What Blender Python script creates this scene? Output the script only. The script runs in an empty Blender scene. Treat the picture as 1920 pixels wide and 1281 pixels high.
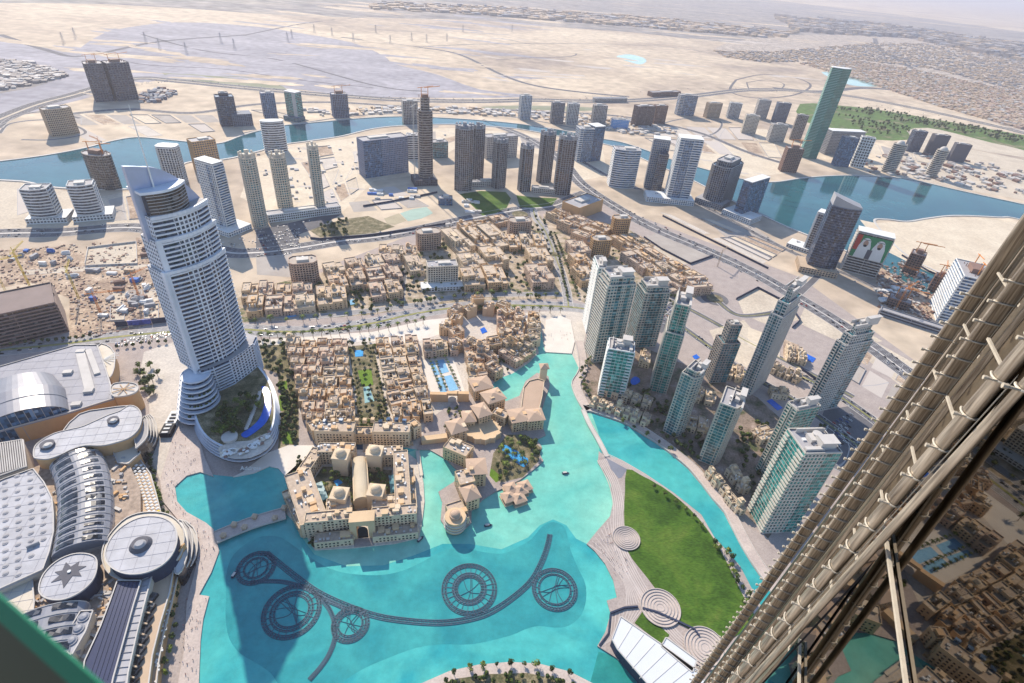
import bpy, math, random, re
import numpy as np
from mathutils import Vector, Matrix
R = random.Random(7)
sc = bpy.context.scene
COL = sc.collection
rad = math.radians
# ------------------------------------------------------------------ camera
F, CX, CY, CAMH = 1031.0, 960.0, 640.5, 452.0
_d = Vector((823.9 - CX, 2094.7 - CY, F)).normalized()      # nadir in image space (x right, y down, z forward)
_up = -_d
_z = Vector((0, 0, 1)); _fw = (_z - _up * _z.dot(_up)).normalized()
_rt = _fw.cross(_up)
# rows: world axes written in image-space coordinates
M = Matrix((_rt, _fw, _up))
cam = bpy.data.cameras.new('camera'); co = bpy.data.objects.new('camera', cam); COL.objects.link(co)
cx_ = M @ Vector((1, 0, 0)); cy_ = M @ Vector((0, -1, 0)); cz_ = M @ Vector((0, 0, -1))
rot = Matrix((cx_, cy_, cz_)).transposed()
co.matrix_world = Matrix.Translation((0, 0, CAMH)) @ rot.to_4x4()
cam.sensor_width = 36.0; cam.lens = F / 1920 * 36.0
cam.clip_start = 0.1; cam.clip_end = 150000
cam.dof.use_dof = True; cam.dof.focus_distance = 500; cam.dof.aperture_fstop = 2.8
sc.camera = co
# ------------------------------------------------------------------ light
SUN_EL, SUN_AZ = 37.0, (-0.54, 0.84)
w = bpy.data.worlds.new('World'); sc.world = w; w.use_nodes = True
nt = w.node_tree; bg = nt.nodes['Background']
sky = nt.nodes.new('ShaderNodeTexSky'); sky.sky_type = 'NISHITA'; sky.sun_disc = False
sky.sun_elevation = rad(SUN_EL); sky.sun_rotation = math.atan2(SUN_AZ[0], SUN_AZ[1])
sky.altitude = 400; sky.air_density = 1.2; sky.dust_density = 0.4; sky.ozone_density = 3.0
nt.links.new(sky.outputs[0], bg.inputs[0]); bg.inputs[1].default_value = 0.15
sl = bpy.data.lights.new('sun', 'SUN'); sl.energy = 4.9; sl.angle = rad(0.5); sl.color = (1.0, 0.88, 0.72)
so = bpy.data.objects.new('sun', sl); COL.objects.link(so)
sv = Vector((SUN_AZ[0] * math.cos(rad(SUN_EL)), SUN_AZ[1] * math.cos(rad(SUN_EL)), math.sin(rad(SUN_EL)))).normalized()
so.rotation_euler = sv.to_track_quat('Z', 'Y').to_euler(); so.location = (0, 0, 600)
vs = sc.view_settings; vs.view_transform = 'Standard'; vs.look = 'None'; vs.exposure = 0.48; vs.gamma = 1.0
vs.use_curve_mapping = False
sc.cycles.max_bounces = 6; sc.cycles.diffuse_bounces = 2; sc.cycles.glossy_bounces = 4
sc.cycles.transmission_bounces = 4; sc.cycles.volume_bounces = 0; sc.cycles.caustics_reflective = False
sc.cycles.use_denoising = True
try: sc.cycles.denoiser = 'OPENIMAGEDENOISE'
except Exception: pass

def P(px, py, z=0.0):
    """survey point: where the line of sight through picture point (px,py) meets height z"""
    X = M @ Vector((px - CX, py - CY, F))
    s = (z - CAMH) / X.z
    return Vector((X.x * s, X.y * s, z))
def height(b, t):
    g = P(*b); X = M @ Vector((t[0] - CX, t[1] - CY, F))
    s = (X.x * g.x + X.y * g.y) / (X.x ** 2 + X.y ** 2)
    return CAMH + s * X.z
# ------------------------------------------------------------------ materials
MATS = {}
def new_mat(name):
    m = bpy.data.materials.new(name); m.use_nodes = True
    return m, m.node_tree, m.node_tree.nodes['Principled BSDF']
def mat(name, c, rough=0.75, metal=0.0, var=0.12, scale=0.05, spec=0.3, bump=0.0):
    """plain weathered surface: base colour with two sizes of blotch"""
    if name in MATS: return MATS[name]
    m, t, b = new_mat(name)
    b.inputs['Roughness'].default_value = rough; b.inputs['Metallic'].default_value = metal
    b.inputs['Specular IOR Level'].default_value = spec
    tc = t.nodes.new('ShaderNodeTexCoord')
    n1 = t.nodes.new('ShaderNodeTexNoise'); n1.inputs['Scale'].default_value = scale; n1.inputs['Detail'].default_value = 8
    n1.inputs['Roughness'].default_value = 0.65
    t.links.new(tc.outputs['Object'], n1.inputs['Vector'])
    rp = t.nodes.new('ShaderNodeValToRGB')
    rp.color_ramp.elements[0].position = 0.3; rp.color_ramp.elements[1].position = 0.7
    rp.color_ramp.elements[0].color = (*[x * (1 - var) for x in c], 1); rp.color_ramp.elements[1].color = (*[min(1, x * (1 + var)) for x in c], 1)
    t.links.new(n1.outputs[0], rp.inputs[0]); t.links.new(rp.outputs[0], b.inputs['Base Color'])
    MATS[name] = m; return m
def glass_mat(name, c, cell=3.4, rough=0.14, spec=0.5, spread=0.8, lit=0.12):
    """window glass: each pane its own tone (blinds, tints)"""
    if name in MATS: return MATS[name]
    m, t, b = new_mat(name)
    b.inputs['Roughness'].default_value = rough; b.inputs['Specular IOR Level'].default_value = spec
    b.inputs['IOR'].default_value = 1.6
    tc = t.nodes.new('ShaderNodeTexCoord'); sn = t.nodes.new('ShaderNodeVectorMath'); sn.operation = 'SNAP'
    sn.inputs[1].default_value = (cell, cell, cell)
    t.links.new(tc.outputs['Object'], sn.inputs[0])
    wn = t.nodes.new('ShaderNodeTexWhiteNoise'); wn.noise_dimensions = '3D'; t.links.new(sn.outputs[0], wn.inputs['Vector'])
    rp = t.nodes.new('ShaderNodeValToRGB'); cr = rp.color_ramp
    cr.elements[0].position = 0; cr.elements[0].color = (*[x * (1 - spread) for x in c], 1)
    cr.elements[1].position = 1 - lit; cr.elements[1].color = (*[min(1, x * (1 + spread)) for x in c], 1)
    e = cr.elements.new(1.0); e.color = (*[min(1, x * 2 + 0.12) for x in c], 1)
    t.links.new(wn.outputs[0], rp.inputs[0]); t.links.new(rp.outputs[0], b.inputs['Base Color'])
    mr = t.nodes.new('ShaderNodeMapRange'); mr.inputs[3].default_value = rough * 0.5; mr.inputs[4].default_value = rough * 2.2
    t.links.new(wn.outputs[0], mr.inputs[0]); t.links.new(mr.outputs[0], b.inputs['Roughness'])
    MATS[name] = m; return m
def ground_mat(name, stops, scale, stretch=(1, 1, 1), detail=10, rough=0.9, second=None, dist=0.0):
    if name in MATS: return MATS[name]
    m, t, b = new_mat(name); b.inputs['Roughness'].default_value = rough; b.inputs['Specular IOR Level'].default_value = 0.15
    g = t.nodes.new('ShaderNodeNewGeometry'); mp = t.nodes.new('ShaderNodeMapping'); mp.inputs['Scale'].default_value = stretch
    t.links.new(g.outputs['Position'], mp.inputs[0])
    n = t.nodes.new('ShaderNodeTexNoise'); n.inputs['Scale'].default_value = scale; n.inputs['Detail'].default_value = detail
    n.inputs['Roughness'].default_value = 0.62; n.inputs['Distortion'].default_value = dist
    t.links.new(mp.outputs[0], n.inputs['Vector'])
    rp = t.nodes.new('ShaderNodeValToRGB'); cr = rp.color_ramp
    cr.elements[0].position = stops[0][0]; cr.elements[0].color = (*stops[0][1], 1)
    cr.elements[1].position = stops[-1][0]; cr.elements[1].color = (*stops[-1][1], 1)
    for p_, c_ in stops[1:-1]:
        e = cr.elements.new(p_); e.color = (*c_, 1)
    t.links.new(n.outputs[0], rp.inputs[0]); out = rp.outputs[0]
    if second:
        sc2, amt, st2 = second
        mp2 = t.nodes.new('ShaderNodeMapping'); mp2.inputs['Scale'].default_value = st2; t.links.new(g.outputs['Position'], mp2.inputs[0])
        n2 = t.nodes.new('ShaderNodeTexNoise'); n2.inputs['Scale'].default_value = sc2; n2.inputs['Detail'].default_value = 6
        t.links.new(mp2.outputs[0], n2.inputs['Vector'])
        mr = t.nodes.new('ShaderNodeMapRange'); mr.inputs[1].default_value = 0.3; mr.inputs[2].default_value = 0.7
        mr.inputs[3].default_value = 1 - amt; mr.inputs[4].default_value = 1 + amt
        t.links.new(n2.outputs[0], mr.inputs[0])
        mx = t.nodes.new('ShaderNodeMix'); mx.data_type = 'RGBA'; mx.blend_type = 'MULTIPLY'; mx.inputs[0].default_value = 1
        t.links.new(out, mx.inputs[6]); t.links.new(mr.outputs[0], mx.inputs[7]); out = mx.outputs[2]
    t.links.new(out, b.inputs['Base Color'])
    MATS[name] = m; return m
def water_mat(name, c1, c2, scale=0.01, rough=0.05, wave=0.35, ws=0.35, spec=0.5):
    if name in MATS: return MATS[name]
    m, t, b = new_mat(name); b.inputs['Roughness'].default_value = rough; b.inputs['IOR'].default_value = 1.33
    b.inputs['Specular IOR Level'].default_value = spec
    g = t.nodes.new('ShaderNodeNewGeometry')
    n = t.nodes.new('ShaderNodeTexNoise'); n.inputs['Scale'].default_value = scale; n.inputs['Detail'].default_value = 5; n.inputs['Distortion'].default_value = 1.0
    t.links.new(g.outputs['Position'], n.inputs['Vector'])
    rp = t.nodes.new('ShaderNodeValToRGB'); rp.color_ramp.elements[0].position = 0.35; rp.color_ramp.elements[1].position = 0.65
    rp.color_ramp.elements[0].color = (*c1, 1); rp.color_ramp.elements[1].color = (*c2, 1)
    t.links.new(n.outputs[0], rp.inputs[0])
    n5 = t.nodes.new('ShaderNodeTexNoise'); n5.inputs['Scale'].default_value = scale * 7; n5.inputs['Detail'].default_value = 9; n5.inputs['Roughness'].default_value = .7; t.links.new(g.outputs['Position'], n5.inputs['Vector'])
    m5 = t.nodes.new('ShaderNodeMapRange'); m5.inputs[1].default_value = .3; m5.inputs[2].default_value = .7; m5.inputs[3].default_value = .84; m5.inputs[4].default_value = 1.16; t.links.new(n5.outputs[0], m5.inputs[0])
    x5 = t.nodes.new('ShaderNodeMix'); x5.data_type = 'RGBA'; x5.blend_type = 'MULTIPLY'; x5.inputs[0].default_value = 1; t.links.new(rp.outputs[0], x5.inputs[6]); t.links.new(m5.outputs[0], x5.inputs[7]); t.links.new(x5.outputs[2], b.inputs['Base Color'])
    n3 = t.nodes.new('ShaderNodeTexNoise'); n3.inputs['Scale'].default_value = ws; n3.inputs['Detail'].default_value = 4
    t.links.new(g.outputs['Position'], n3.inputs['Vector'])
    bp = t.nodes.new('ShaderNodeBump'); bp.inputs['Strength'].default_value = wave; bp.inputs['Distance'].default_value = 0.12
    t.links.new(n3.outputs[0], bp.inputs['Height']); t.links.new(bp.outputs[0], b.inputs['Normal'])
    MATS[name] = m; return m
def foliage_mat(name, c, var=0.45):
    if name in MATS: return MATS[name]
    m, t, b = new_mat(name); b.inputs['Roughness'].default_value = 0.75; b.inputs['Specular IOR Level'].default_value = 0.2
    g = t.nodes.new('ShaderNodeNewGeometry'); n = t.nodes.new('ShaderNodeTexNoise'); n.inputs['Scale'].default_value = 0.45; n.inputs['Detail'].default_value = 3
    t.links.new(g.outputs['Position'], n.inputs['Vector'])
    rp = t.nodes.new('ShaderNodeValToRGB'); rp.color_ramp.elements[0].position = 0.35; rp.color_ramp.elements[1].position = 0.68
    rp.color_ramp.elements[0].color = (*[x * (1 - var) for x in c], 1)
    rp.color_ramp.elements[1].color = (c[0] * (1.3 + var), c[1] * (1.1 + var), c[2], 1)
    t.links.new(n.outputs[0], rp.inputs[0]); t.links.new(rp.outputs[0], b.inputs['Base Color'])
    MATS[name] = m; return m

SAND = lambda: ground_mat('desert_sand', [(0.32, (0.30, 0.245, 0.21)), (0.45, (0.47, 0.38, 0.29)), (0.68, (0.66, 0.55, 0.41))], 0.0011, (1, 1.6, 1), second=(0.02, 0.22, (1, 1, 1)), dist=0.6)
plot = lambda: ground_mat('graded_sand', [(0.3, (0.46, 0.39, 0.31)), (0.7, (0.62, 0.54, 0.43))], 0.02, second=(0.25, 0.15, (1, 1, 1)))
asphalt = lambda: ground_mat('asphalt', [(0.3, (0.10, 0.10, 0.11)), (0.7, (0.17, 0.165, 0.175))], 0.03, second=(0.5, 0.15, (1, 1, 1)))
pale_asphalt = lambda: ground_mat('pale_asphalt', [(0.3, (0.26, 0.25, 0.25)), (0.7, (0.36, 0.345, 0.34))], 0.03, second=(0.5, 0.12, (1, 1, 1)))
asphalt_new = lambda: ground_mat('fresh_asphalt', [(0.3, (0.09, 0.09, 0.10)), (0.7, (0.14, 0.135, 0.14))], 0.03, second=(0.5, 0.15, (1, 1, 1)))
paving = lambda: ground_mat('pale_paving', [(0.3, (0.48, 0.43, 0.38)), (0.7, (0.62, 0.56, 0.49))], 0.05, second=(0.4, 0.12, (1, 1, 1)))
pinkpave = lambda: ground_mat('pink_paving', [(0.3, (0.33, 0.28, 0.26)), (0.7, (0.42, 0.36, 0.33))], 0.08, second=(0.6, 0.14, (1, 1, 1)))
dirt = lambda: ground_mat('site_dirt', [(0.3, (0.24, 0.17, 0.13)), (0.5, (0.40, 0.30, 0.22)), (0.7, (0.56, 0.45, 0.34))], 0.04, second=(0.3, 0.35, (1, 1, 1)))
lawn = lambda: ground_mat('lawn_grass', [(0.34, (0.035, 0.08, 0.01)), (0.5, (0.06, 0.125, 0.015)), (0.62, (0.09, 0.15, 0.022)), (0.76, (0.16, 0.16, 0.05))], 0.022, second=(0.35, 0.35, (1, 3, 1)), dist=1.2)
brightgrass = lambda: ground_mat('bright_grass', [(0.3, (0.09, 0.17, 0.02)), (0.7, (0.15, 0.24, 0.03))], 0.06, second=(0.7, 0.2, (1, 1, 1)))
scrub = lambda: ground_mat('planted_ground', [(0.3, (0.06, 0.07, 0.03)), (0.5, (0.16, 0.14, 0.08)), (0.7, (0.36, 0.30, 0.2))], 0.09, second=(0.8, 0.4, (1, 1, 1)))
# palette
PAL = dict(white=(0.70, 0.70, 0.69), cream=(0.60, 0.54, 0.45), pale=(0.52, 0.49, 0.46), sand=(0.50, 0.38, 0.27), tan=(0.55, 0.34, 0.17), pink=(0.50, 0.36, 0.28),
           brown=(0.20, 0.15, 0.14), grey=(0.33, 0.33, 0.35), dark=(0.10, 0.10, 0.12), conc=(0.32, 0.28, 0.26), rust=(0.24, 0.15, 0.12), bluegrey=(0.14, 0.17, 0.23),
           roof=(0.40, 0.34, 0.29), roofgrey=(0.36, 0.35, 0.36), rooflight=(0.55, 0.52, 0.48), mallroof=(0.5, 0.5, 0.5), tile=(0.48, 0.34, 0.25), navy=(0.03, 0.04, 0.08), black=(0.015, 0.015, 0.02), red=(0.45, 0.06, 0.04), teal=(0.02, 0.33, 0.36),
           orange=(0.6, 0.22, 0.05), yellow=(0.65, 0.48, 0.05), blue=(0.05, 0.16, 0.5), lilac=(0.27, 0.29, 0.38))
GL = dict(gblue=(0.03, 0.085, 0.17), gnavy=(0.012, 0.022, 0.05), gdark=(0.012, 0.013, 0.018), ggreen=(0.015, 0.15, 0.135), gteal=(0.015, 0.10, 0.125), ggrey=(0.05, 0.06, 0.085), gpurple=(0.035, 0.028, 0.036))
def pm(k):
    if k in GL: return glass_mat(k, GL[k])
    return mat(k, PAL[k])
# ------------------------------------------------------------------ mesh builder
class MB:
    def __init__(s): s.v = []; s.f = []; s.mi = []
    def add(s, vs_, fs, m=0):
        o = len(s.v); s.v.extend([tuple(v) for v in vs_])
        for f in fs: s.f.append(tuple(i + o for i in f)); s.mi.append(m)
    def box(s, x, y, z, w, d, h, rot=0.0, m=0, bottom=False):
        c, n = math.cos(rot), math.sin(rot); p = []
        for (a, b) in ((-.5, -.5), (.5, -.5), (.5, .5), (-.5, .5)):
            p.append((x + a * w * c - b * d * n, y + a * w * n + b * d * c))
        s.prism(p, z, z + h, m, bottom=bottom)
    def prism(s, pts, z0, z1, m=0, cap=True, bottom=False, top=None):
        n = len(pts); top = top or pts
        v = [(q[0], q[1], z0) for q in pts] + [(q[0], q[1], z1) for q in top]
        f = [(i, (i + 1) % n, n + (i + 1) % n, n + i) for i in range(n)]
        if cap: f.append(tuple(range(n, 2 * n)))
        if bottom: f.append(tuple(range(n - 1, -1, -1)))
        s.add(v, f, m)
    def flat(s, pts, z, m=0): s.add([(q[0], q[1], z) for q in pts], [tuple(range(len(pts)))], m)
    def cyl(s, x, y, z, r, h, n=12, r2=None, m=0, sx=1.0, sy=1.0, rot=0.0):
        r2 = r if r2 is None else r2; c, q = math.cos(rot), math.sin(rot)
        def ring(rr): return [(x + rr * sx * math.cos(2 * math.pi * i / n) * c - rr * sy * math.sin(2 * math.pi * i / n) * q, y + rr * sx * math.cos(2 * math.pi * i / n) * q + rr * sy * math.sin(2 * math.pi * i / n) * c) for i in range(n)]
        s.prism(ring(r), z, z + h, m, top=ring(r2))
    def dome(s, x, y, z, r, h=None, n=10, k=4, m=0):
        h = h or r; v = []; f = []
        for j in range(k):
            a = j / k * math.pi / 2
            for i in range(n):
                b = 2 * math.pi * i / n; v.append((x + r * math.cos(a) * math.cos(b), y + r * math.cos(a) * math.sin(b), z + h * math.sin(a)))
        v.append((x, y, z + h))
        for j in range(k - 1):
            for i in range(n): f.append((j * n + i, j * n + (i + 1) % n, (j + 1) * n + (i + 1) % n, (j + 1) * n + i))
        for i in range(n): f.append(((k - 1) * n + i, (k - 1) * n + (i + 1) % n, k * n))
        s.add(v, f, m)
    def bar(s, p, q, w, h=None, m=0):
        """beam from p to q with square section"""
        p = Vector(p); q = Vector(q); d = q - p
        if d.length < 1e-6: return
        d.normalize(); h = h or w
        a = d.cross(Vector((0, 0, 1)))
        if a.length < 1e-3: a = Vector((1, 0, 0))
        a.normalize(); b = a.cross(d); v = []
        for c in (p, q):
            for (i, j) in ((-.5, -.5), (.5, -.5), (.5, .5), (-.5, .5)): v.append(c + a * w * i + b * h * j)
        s.add(v, [(0, 1, 5, 4), (1, 2, 6, 5), (2, 3, 7, 6), (3, 0, 4, 7), (3, 2, 1, 0), (4, 5, 6, 7)], m)
    def tube(s, path, r, n=8, m=0, taper=None):
        v = []; f = []; L = len(path)
        for k, p in enumerate(path):
            p = Vector(p); d = (Vector(path[min(k + 1, L - 1)]) - Vector(path[max(k - 1, 0)])).normalized()
            a = d.cross(Vector((0, 0, 1)));
            if a.length < 1e-3: a = Vector((1, 0, 0))
            a.normalize(); b = a.cross(d); rr = r * (1 if taper is None else 1 + (taper - 1) * k / (L - 1))
            for i in range(n): t_ = 2 * math.pi * i / n; v.append(p + a * rr * math.cos(t_) + b * rr * math.sin(t_))
        for k in range(L - 1):
            for i in range(n): f.append((k * n + i, k * n + (i + 1) % n, (k + 1) * n + (i + 1) % n, (k + 1) * n + i))
        f.append(tuple(range(n - 1, -1, -1))); f.append(tuple((L - 1) * n + i for i in range(n)))
        s.add(v, f, m)
    def hip(s, x, y, z, w, d, h, rot=0.0, ridge=0.0, m=0, over=0.6):
        c, n = math.cos(rot), math.sin(rot)
        def T(a, b, zz): return (x + a * c - b * n, y + a * n + b * c, zz)
        w2, d2 = w / 2 + over, d / 2 + over; r = ridge / 2
        v = [T(-w2, -d2, z), T(w2, -d2, z), T(w2, d2, z), T(-w2, d2, z), T(-r, 0, z + h), T(r, 0, z + h), T(-w2, -d2, z - .4), T(w2, -d2, z - .4), T(w2, d2, z - .4), T(-w2, d2, z - .4)]
        s.add(v, [(0, 1, 5, 4), (1, 2, 5), (2, 3, 4, 5), (3, 0, 4), (6, 7, 1, 0), (7, 8, 2, 1), (8, 9, 3, 2), (9, 6, 0, 3)], m)
    def mesh(s, name, mats, smooth=False):
        me = bpy.data.meshes.new(name); me.from_pydata(s.v, [], s.f)
        for m_ in mats: me.materials.append(m_)
        if len(mats) > 1: me.polygons.foreach_set('material_index', s.mi)
        if smooth: me.polygons.foreach_set('use_smooth', [True] * len(me.polygons))
        me.update(); return me
def mk(name, mb, mats, parent=None, loc=None, smooth=False, kind=None, label=None):
    if not isinstance(mats, (list, tuple)): mats = [mats]
    mats = [pm(m_) if isinstance(m_, str) else m_ for m_ in mats]
    me = mb if isinstance(mb, bpy.types.Mesh) else mb.mesh(name, mats, smooth)
    o = bpy.data.objects.new(name, me); COL.objects.link(o)
    if parent: o.parent = parent
    if loc is not None: o.location = loc
    if kind: o['kind'] = kind
    if label: o['label'] = label
    return o
def tag(o, label, cat, group=None):
    o['label'] = label; o['category'] = cat
    if group: o['group'] = group
    return o
def thing(name, label, cat, loc=(0, 0, 0), rot=0.0, group=None):
    o = bpy.data.objects.new(name, None); COL.objects.link(o); o.location = loc; o.rotation_euler = (0, 0, rot)
    o.empty_display_size = 1
    return tag(o, label, cat, group)
def copy_thing(o, loc, rot=0.0, label=None, group=None, scale=None, mats=None):
    c = o.copy(); COL.objects.link(c); c.location = loc; c.rotation_euler = (0, 0, rot)
    if label: c['label'] = label
    if group: c['group'] = group
    if scale: c.scale = (scale,) * 3
    for ch in KIDS.get(o.name, ()):
        d = ch.copy(); COL.objects.link(d); d.parent = c
    return c
KIDS = {}
# ------------------------------------------------------------------ ground helpers
def ccw(pts):
    a = sum(pts[i][0] * pts[(i + 1) % len(pts)][1] - pts[(i + 1) % len(pts)][0] * pts[i][1] for i in range(len(pts)))
    return list(pts) if a > 0 else list(pts)[::-1]
def PP(pxs, z=0.0): return ccw([(lambda q: (q.x, q.y))(P(a, b, z)) for a, b in pxs])
def smooth_path(pts, n=6, closed=False):
    out = []; L = len(pts); rng = range(L if closed else L - 1)
    g = (lambda i: pts[i % L]) if closed else (lambda i: pts[max(0, min(L - 1, i))])
    for i in rng:
        p0, p1, p2, p3 = g(i - 1), g(i), g(i + 1), g(i + 2)
        for k in range(n):
            t = k / n
            out.append(tuple(0.5 * ((2 * p1[j]) + (-p0[j] + p2[j]) * t + (2 * p0[j] - 5 * p1[j] + 4 * p2[j] - p3[j]) * t * t + (-p0[j] + 3 * p1[j] - 3 * p2[j] + p3[j]) * t ** 3) for j in range(len(p1))))
    if not closed: out.append(tuple(pts[-1]))
    return out
def sheet(name, pxs, z, m, smooth=0, kind='structure', thick=0.0):
    """a ground surface outlined by survey points; thick>0 gives it an edge"""
    if smooth: pxs = smooth_path(pxs, smooth, True)
    p = PP(pxs, z); mb = MB()
    if thick: mb.prism(p, z - thick, z)
    else: mb.flat(p, z)
    o = mk(name, mb, m); o['kind'] = kind; return o
def ribbon(mb, path, w, z0, z1, m=0, off=0.0):
    """strip of width w along world path [(x,y)..]; off = sideways offset (left +)"""
    n = len(path); Lf = []; Rt = []
    for i in range(n):
        a = path[max(i - 1, 0)]; b = path[min(i + 1, n - 1)]
        d = Vector((b[0] - a[0], b[1] - a[1])).normalized(); nn = Vector((-d.y, d.x)); p = Vector(path[i][:2]) + nn * off
        Lf.append(p + nn * w / 2); Rt.append(p - nn * w / 2)
    v = []
    if z1 > z0 + 1e-6:
        for i in range(n): v += [(Lf[i].x, Lf[i].y, z0), (Lf[i].x, Lf[i].y, z1), (Rt[i].x, Rt[i].y, z1), (Rt[i].x, Rt[i].y, z0)]
        f = []
        for i in range(n - 1):
            for k in range(3): f.append((i * 4 + k + 1, i * 4 + k, (i + 1) * 4 + k, (i + 1) * 4 + k + 1))
        f += [(0, 1, 2, 3), ((n - 1) * 4 + 3, (n - 1) * 4 + 2, (n - 1) * 4 + 1, (n - 1) * 4)]
    else:
        for i in range(n): v += [(Lf[i].x, Lf[i].y, z1), (Rt[i].x, Rt[i].y, z1)]
        f = [(i * 2 + 1, i * 2 + 3, i * 2 + 2, i * 2) for i in range(n - 1)]
    mb.add(v, f, m)
def wpath(pxs, z=0.0, n=5):
    return [(q[0], q[1]) for q in smooth_path([tuple(P(a, b, z)[:2]) for a, b in pxs], n)]
# ------------------------------------------------------------------ terrain, water, roads
mb = MB(); S_ = 95000
mb.flat([(-S_, -S_), (S_, -S_), (S_, S_), (-S_, S_)], 0); o = mk('ground', mb, SAND()); o['kind'] = 'structure'
# the city's paved ground
sheet('city_paving', [(-60, 640), (330, 600), (440, 560), (560, 520), (800, 430), (1010, 385), (1080, 360), (1290, 440), (1500, 520), (1720, 680), (1900, 900), (1900, 1500), (900, 1600), (-200, 1500)], 0.02, pinkpave())
sheet('old_town_paving', [(520, 640), (700, 625), (830, 600), (1000, 585), (1110, 580), (1095, 640), (1090, 700), (1040, 860), (900, 960), (840, 980), (780, 860), (700, 850), (600, 850), (545, 740)], 0.05, paving())
sheet('quarter_paving', [(440, 548), (560, 522), (690, 488), (790, 462), (900, 425), (1010, 398), (1046, 470), (1064, 560), (960, 562), (800, 572), (700, 590), (560, 600), (450, 605)], 0.05, ground_mat('garden_paving', [(0.38, (0.10, 0.12, 0.05)), (0.46, (0.34, 0.27, 0.19)), (0.6, (0.50, 0.42, 0.33)), (0.7, (0.60, 0.52, 0.42))], 0.045, second=(0.4, .2, (1, 1, 1))))
sheet('quarter_paving', [(1018, 402), (1050, 395), (1180, 430), (1270, 500), (1340, 545), (1290, 565), (1190, 540), (1100, 570), (1070, 560), (1050, 490)], 0.05, MATS['garden_paving'])
# darker grey and brown ground toward the horizon
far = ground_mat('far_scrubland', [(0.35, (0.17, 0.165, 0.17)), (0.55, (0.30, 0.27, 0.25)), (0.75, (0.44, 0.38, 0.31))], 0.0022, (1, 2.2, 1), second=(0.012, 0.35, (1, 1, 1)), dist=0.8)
sheet('grey_ground', [(-40, 66), (120, 98), (200, 60), (330, 42), (480, 50), (560, 62), (660, 80), (720, 105), (740, 120), (820, 140), (900, 168), (1000, 182), (700, 182), (560, 168), (420, 158), (320, 150), (250, 160), (100, 200), (-40, 220)], 0.08, ground_mat('grey_flats', [(0.3, (0.25, 0.24, 0.27)), (0.7, (0.40, 0.38, 0.41))], 0.003, (1, 2, 1), second=(0.03, .2, (1, 1, 1))), 3)
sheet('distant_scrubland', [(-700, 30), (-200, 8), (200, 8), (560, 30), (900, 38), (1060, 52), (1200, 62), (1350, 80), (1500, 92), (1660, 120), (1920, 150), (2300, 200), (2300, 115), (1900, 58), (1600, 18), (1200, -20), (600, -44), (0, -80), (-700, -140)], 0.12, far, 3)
sheet('villa_district', [(1340, 92), (1450, 106), (1560, 120), (1700, 170), (1800, 200), (1920, 250), (2200, 300), (2200, 200), (1920, 120), (1700, 72), (1480, 66), (1400, 74)], 0.16, ground_mat('suburb_ground', [(0.35, (0.22, 0.19, 0.16)), (0.5, (0.40, 0.34, 0.29)), (0.65, (0.58, 0.50, 0.42))], 0.02, second=(0.09, .4, (1, 1, 1))), 2)
sheet('golf_course_grass', [(1500, 195), (1560, 197), (1640, 205), (1760, 225), (1860, 243), (1990, 270), (1990, 300), (1850, 268), (1740, 252), (1705, 262), (1640, 262), (1600, 243), (1560, 240), (1500, 225)], 0.15, ground_mat('fairway_grass', [(0.36, (0.22, 0.20, 0.12)), (0.48, (0.09, 0.15, 0.04)), (0.7, (0.12, 0.2, 0.05))], 0.012, second=(0.06, .3, (1, 1, 1))), 2)
sheet('golf_course_sand', [(1700, 245), (1740, 240), (1790, 250), (1860, 268), (1920, 282), (1920, 295), (1800, 276), (1730, 268)], 0.2, plot(), 2)
sheet('green_verge', [(300, 133), (380, 137), (430, 140), (500, 152), (540, 170), (440, 165), (340, 152)], 0.15, ground_mat('dusty_green', [(0.3, (0.17, 0.2, 0.12)), (0.7, (0.33, 0.32, 0.24))], 0.01), 2)
sheet('green_park_strip', [(880, 203), (960, 205), (1080, 208), (1150, 206), (1080, 200), (960, 198)], 0.15, MATS['dusty_green'], 2)
def drifts(name, poly, n, smin, smax, m, z, seed):
    rng = random.Random(seed); q = MB(); xs = [a[0] for a in poly]; ys = [a[1] for a in poly]
    for _ in range(n):
        px, py = rng.uniform(min(xs), max(xs)), rng.uniform(min(ys), max(ys)); p = P(px, py); s = rng.uniform(smin, smax) * (p.length / 3000) ** .7; el = rng.uniform(2.5, 7); a0 = rng.uniform(-.35, .25); n_ = 22; ph = [rng.uniform(0, 6.3) for _ in range(3)]
        v = []
        for k in range(n_):
            a = 2 * math.pi * k / n_; r = s * (1 + .3 * math.sin(2 * a + ph[0]) + .22 * math.sin(5 * a + ph[1]) + .12 * math.sin(9 * a + ph[2])); x, y = r * el * math.cos(a), r * math.sin(a); v.append((p.x + x * math.cos(a0) - y * math.sin(a0), p.y + x * math.sin(a0) + y * math.cos(a0)))
        q.flat(v, z + rng.uniform(0, .12))
    o = mk(name, q, m); o['kind'] = 'structure'
drifts('sand_drift', [(0, 70), (960, 185)], 26, 12, 42, SAND(), .3, 3)
drifts('grey_drift', [(100, 30), (1000, 150)], 46, 10, 45, MATS['grey_flats'], .16, 4)
drifts('grey_drift', [(900, 40), (1500, 150)], 26, 8, 26, ground_mat('pale_drift', [(0.3, (0.46, 0.41, 0.38)), (0.7, (0.58, 0.52, 0.46))], 0.003), .16, 5)
drifts('sand_drift', [(600, 0), (1900, 100)], 60, 14, 60, SAND(), .3, 6)
drifts('grey_drift', [(500, 255), (700, 400)], 26, 2, 8, MATS['pale_drift'], .16, 8)
drifts('grey_drift', [(1300, 260), (1480, 330)], 14, 3, 9, MATS['pale_drift'], .16, 9)
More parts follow.
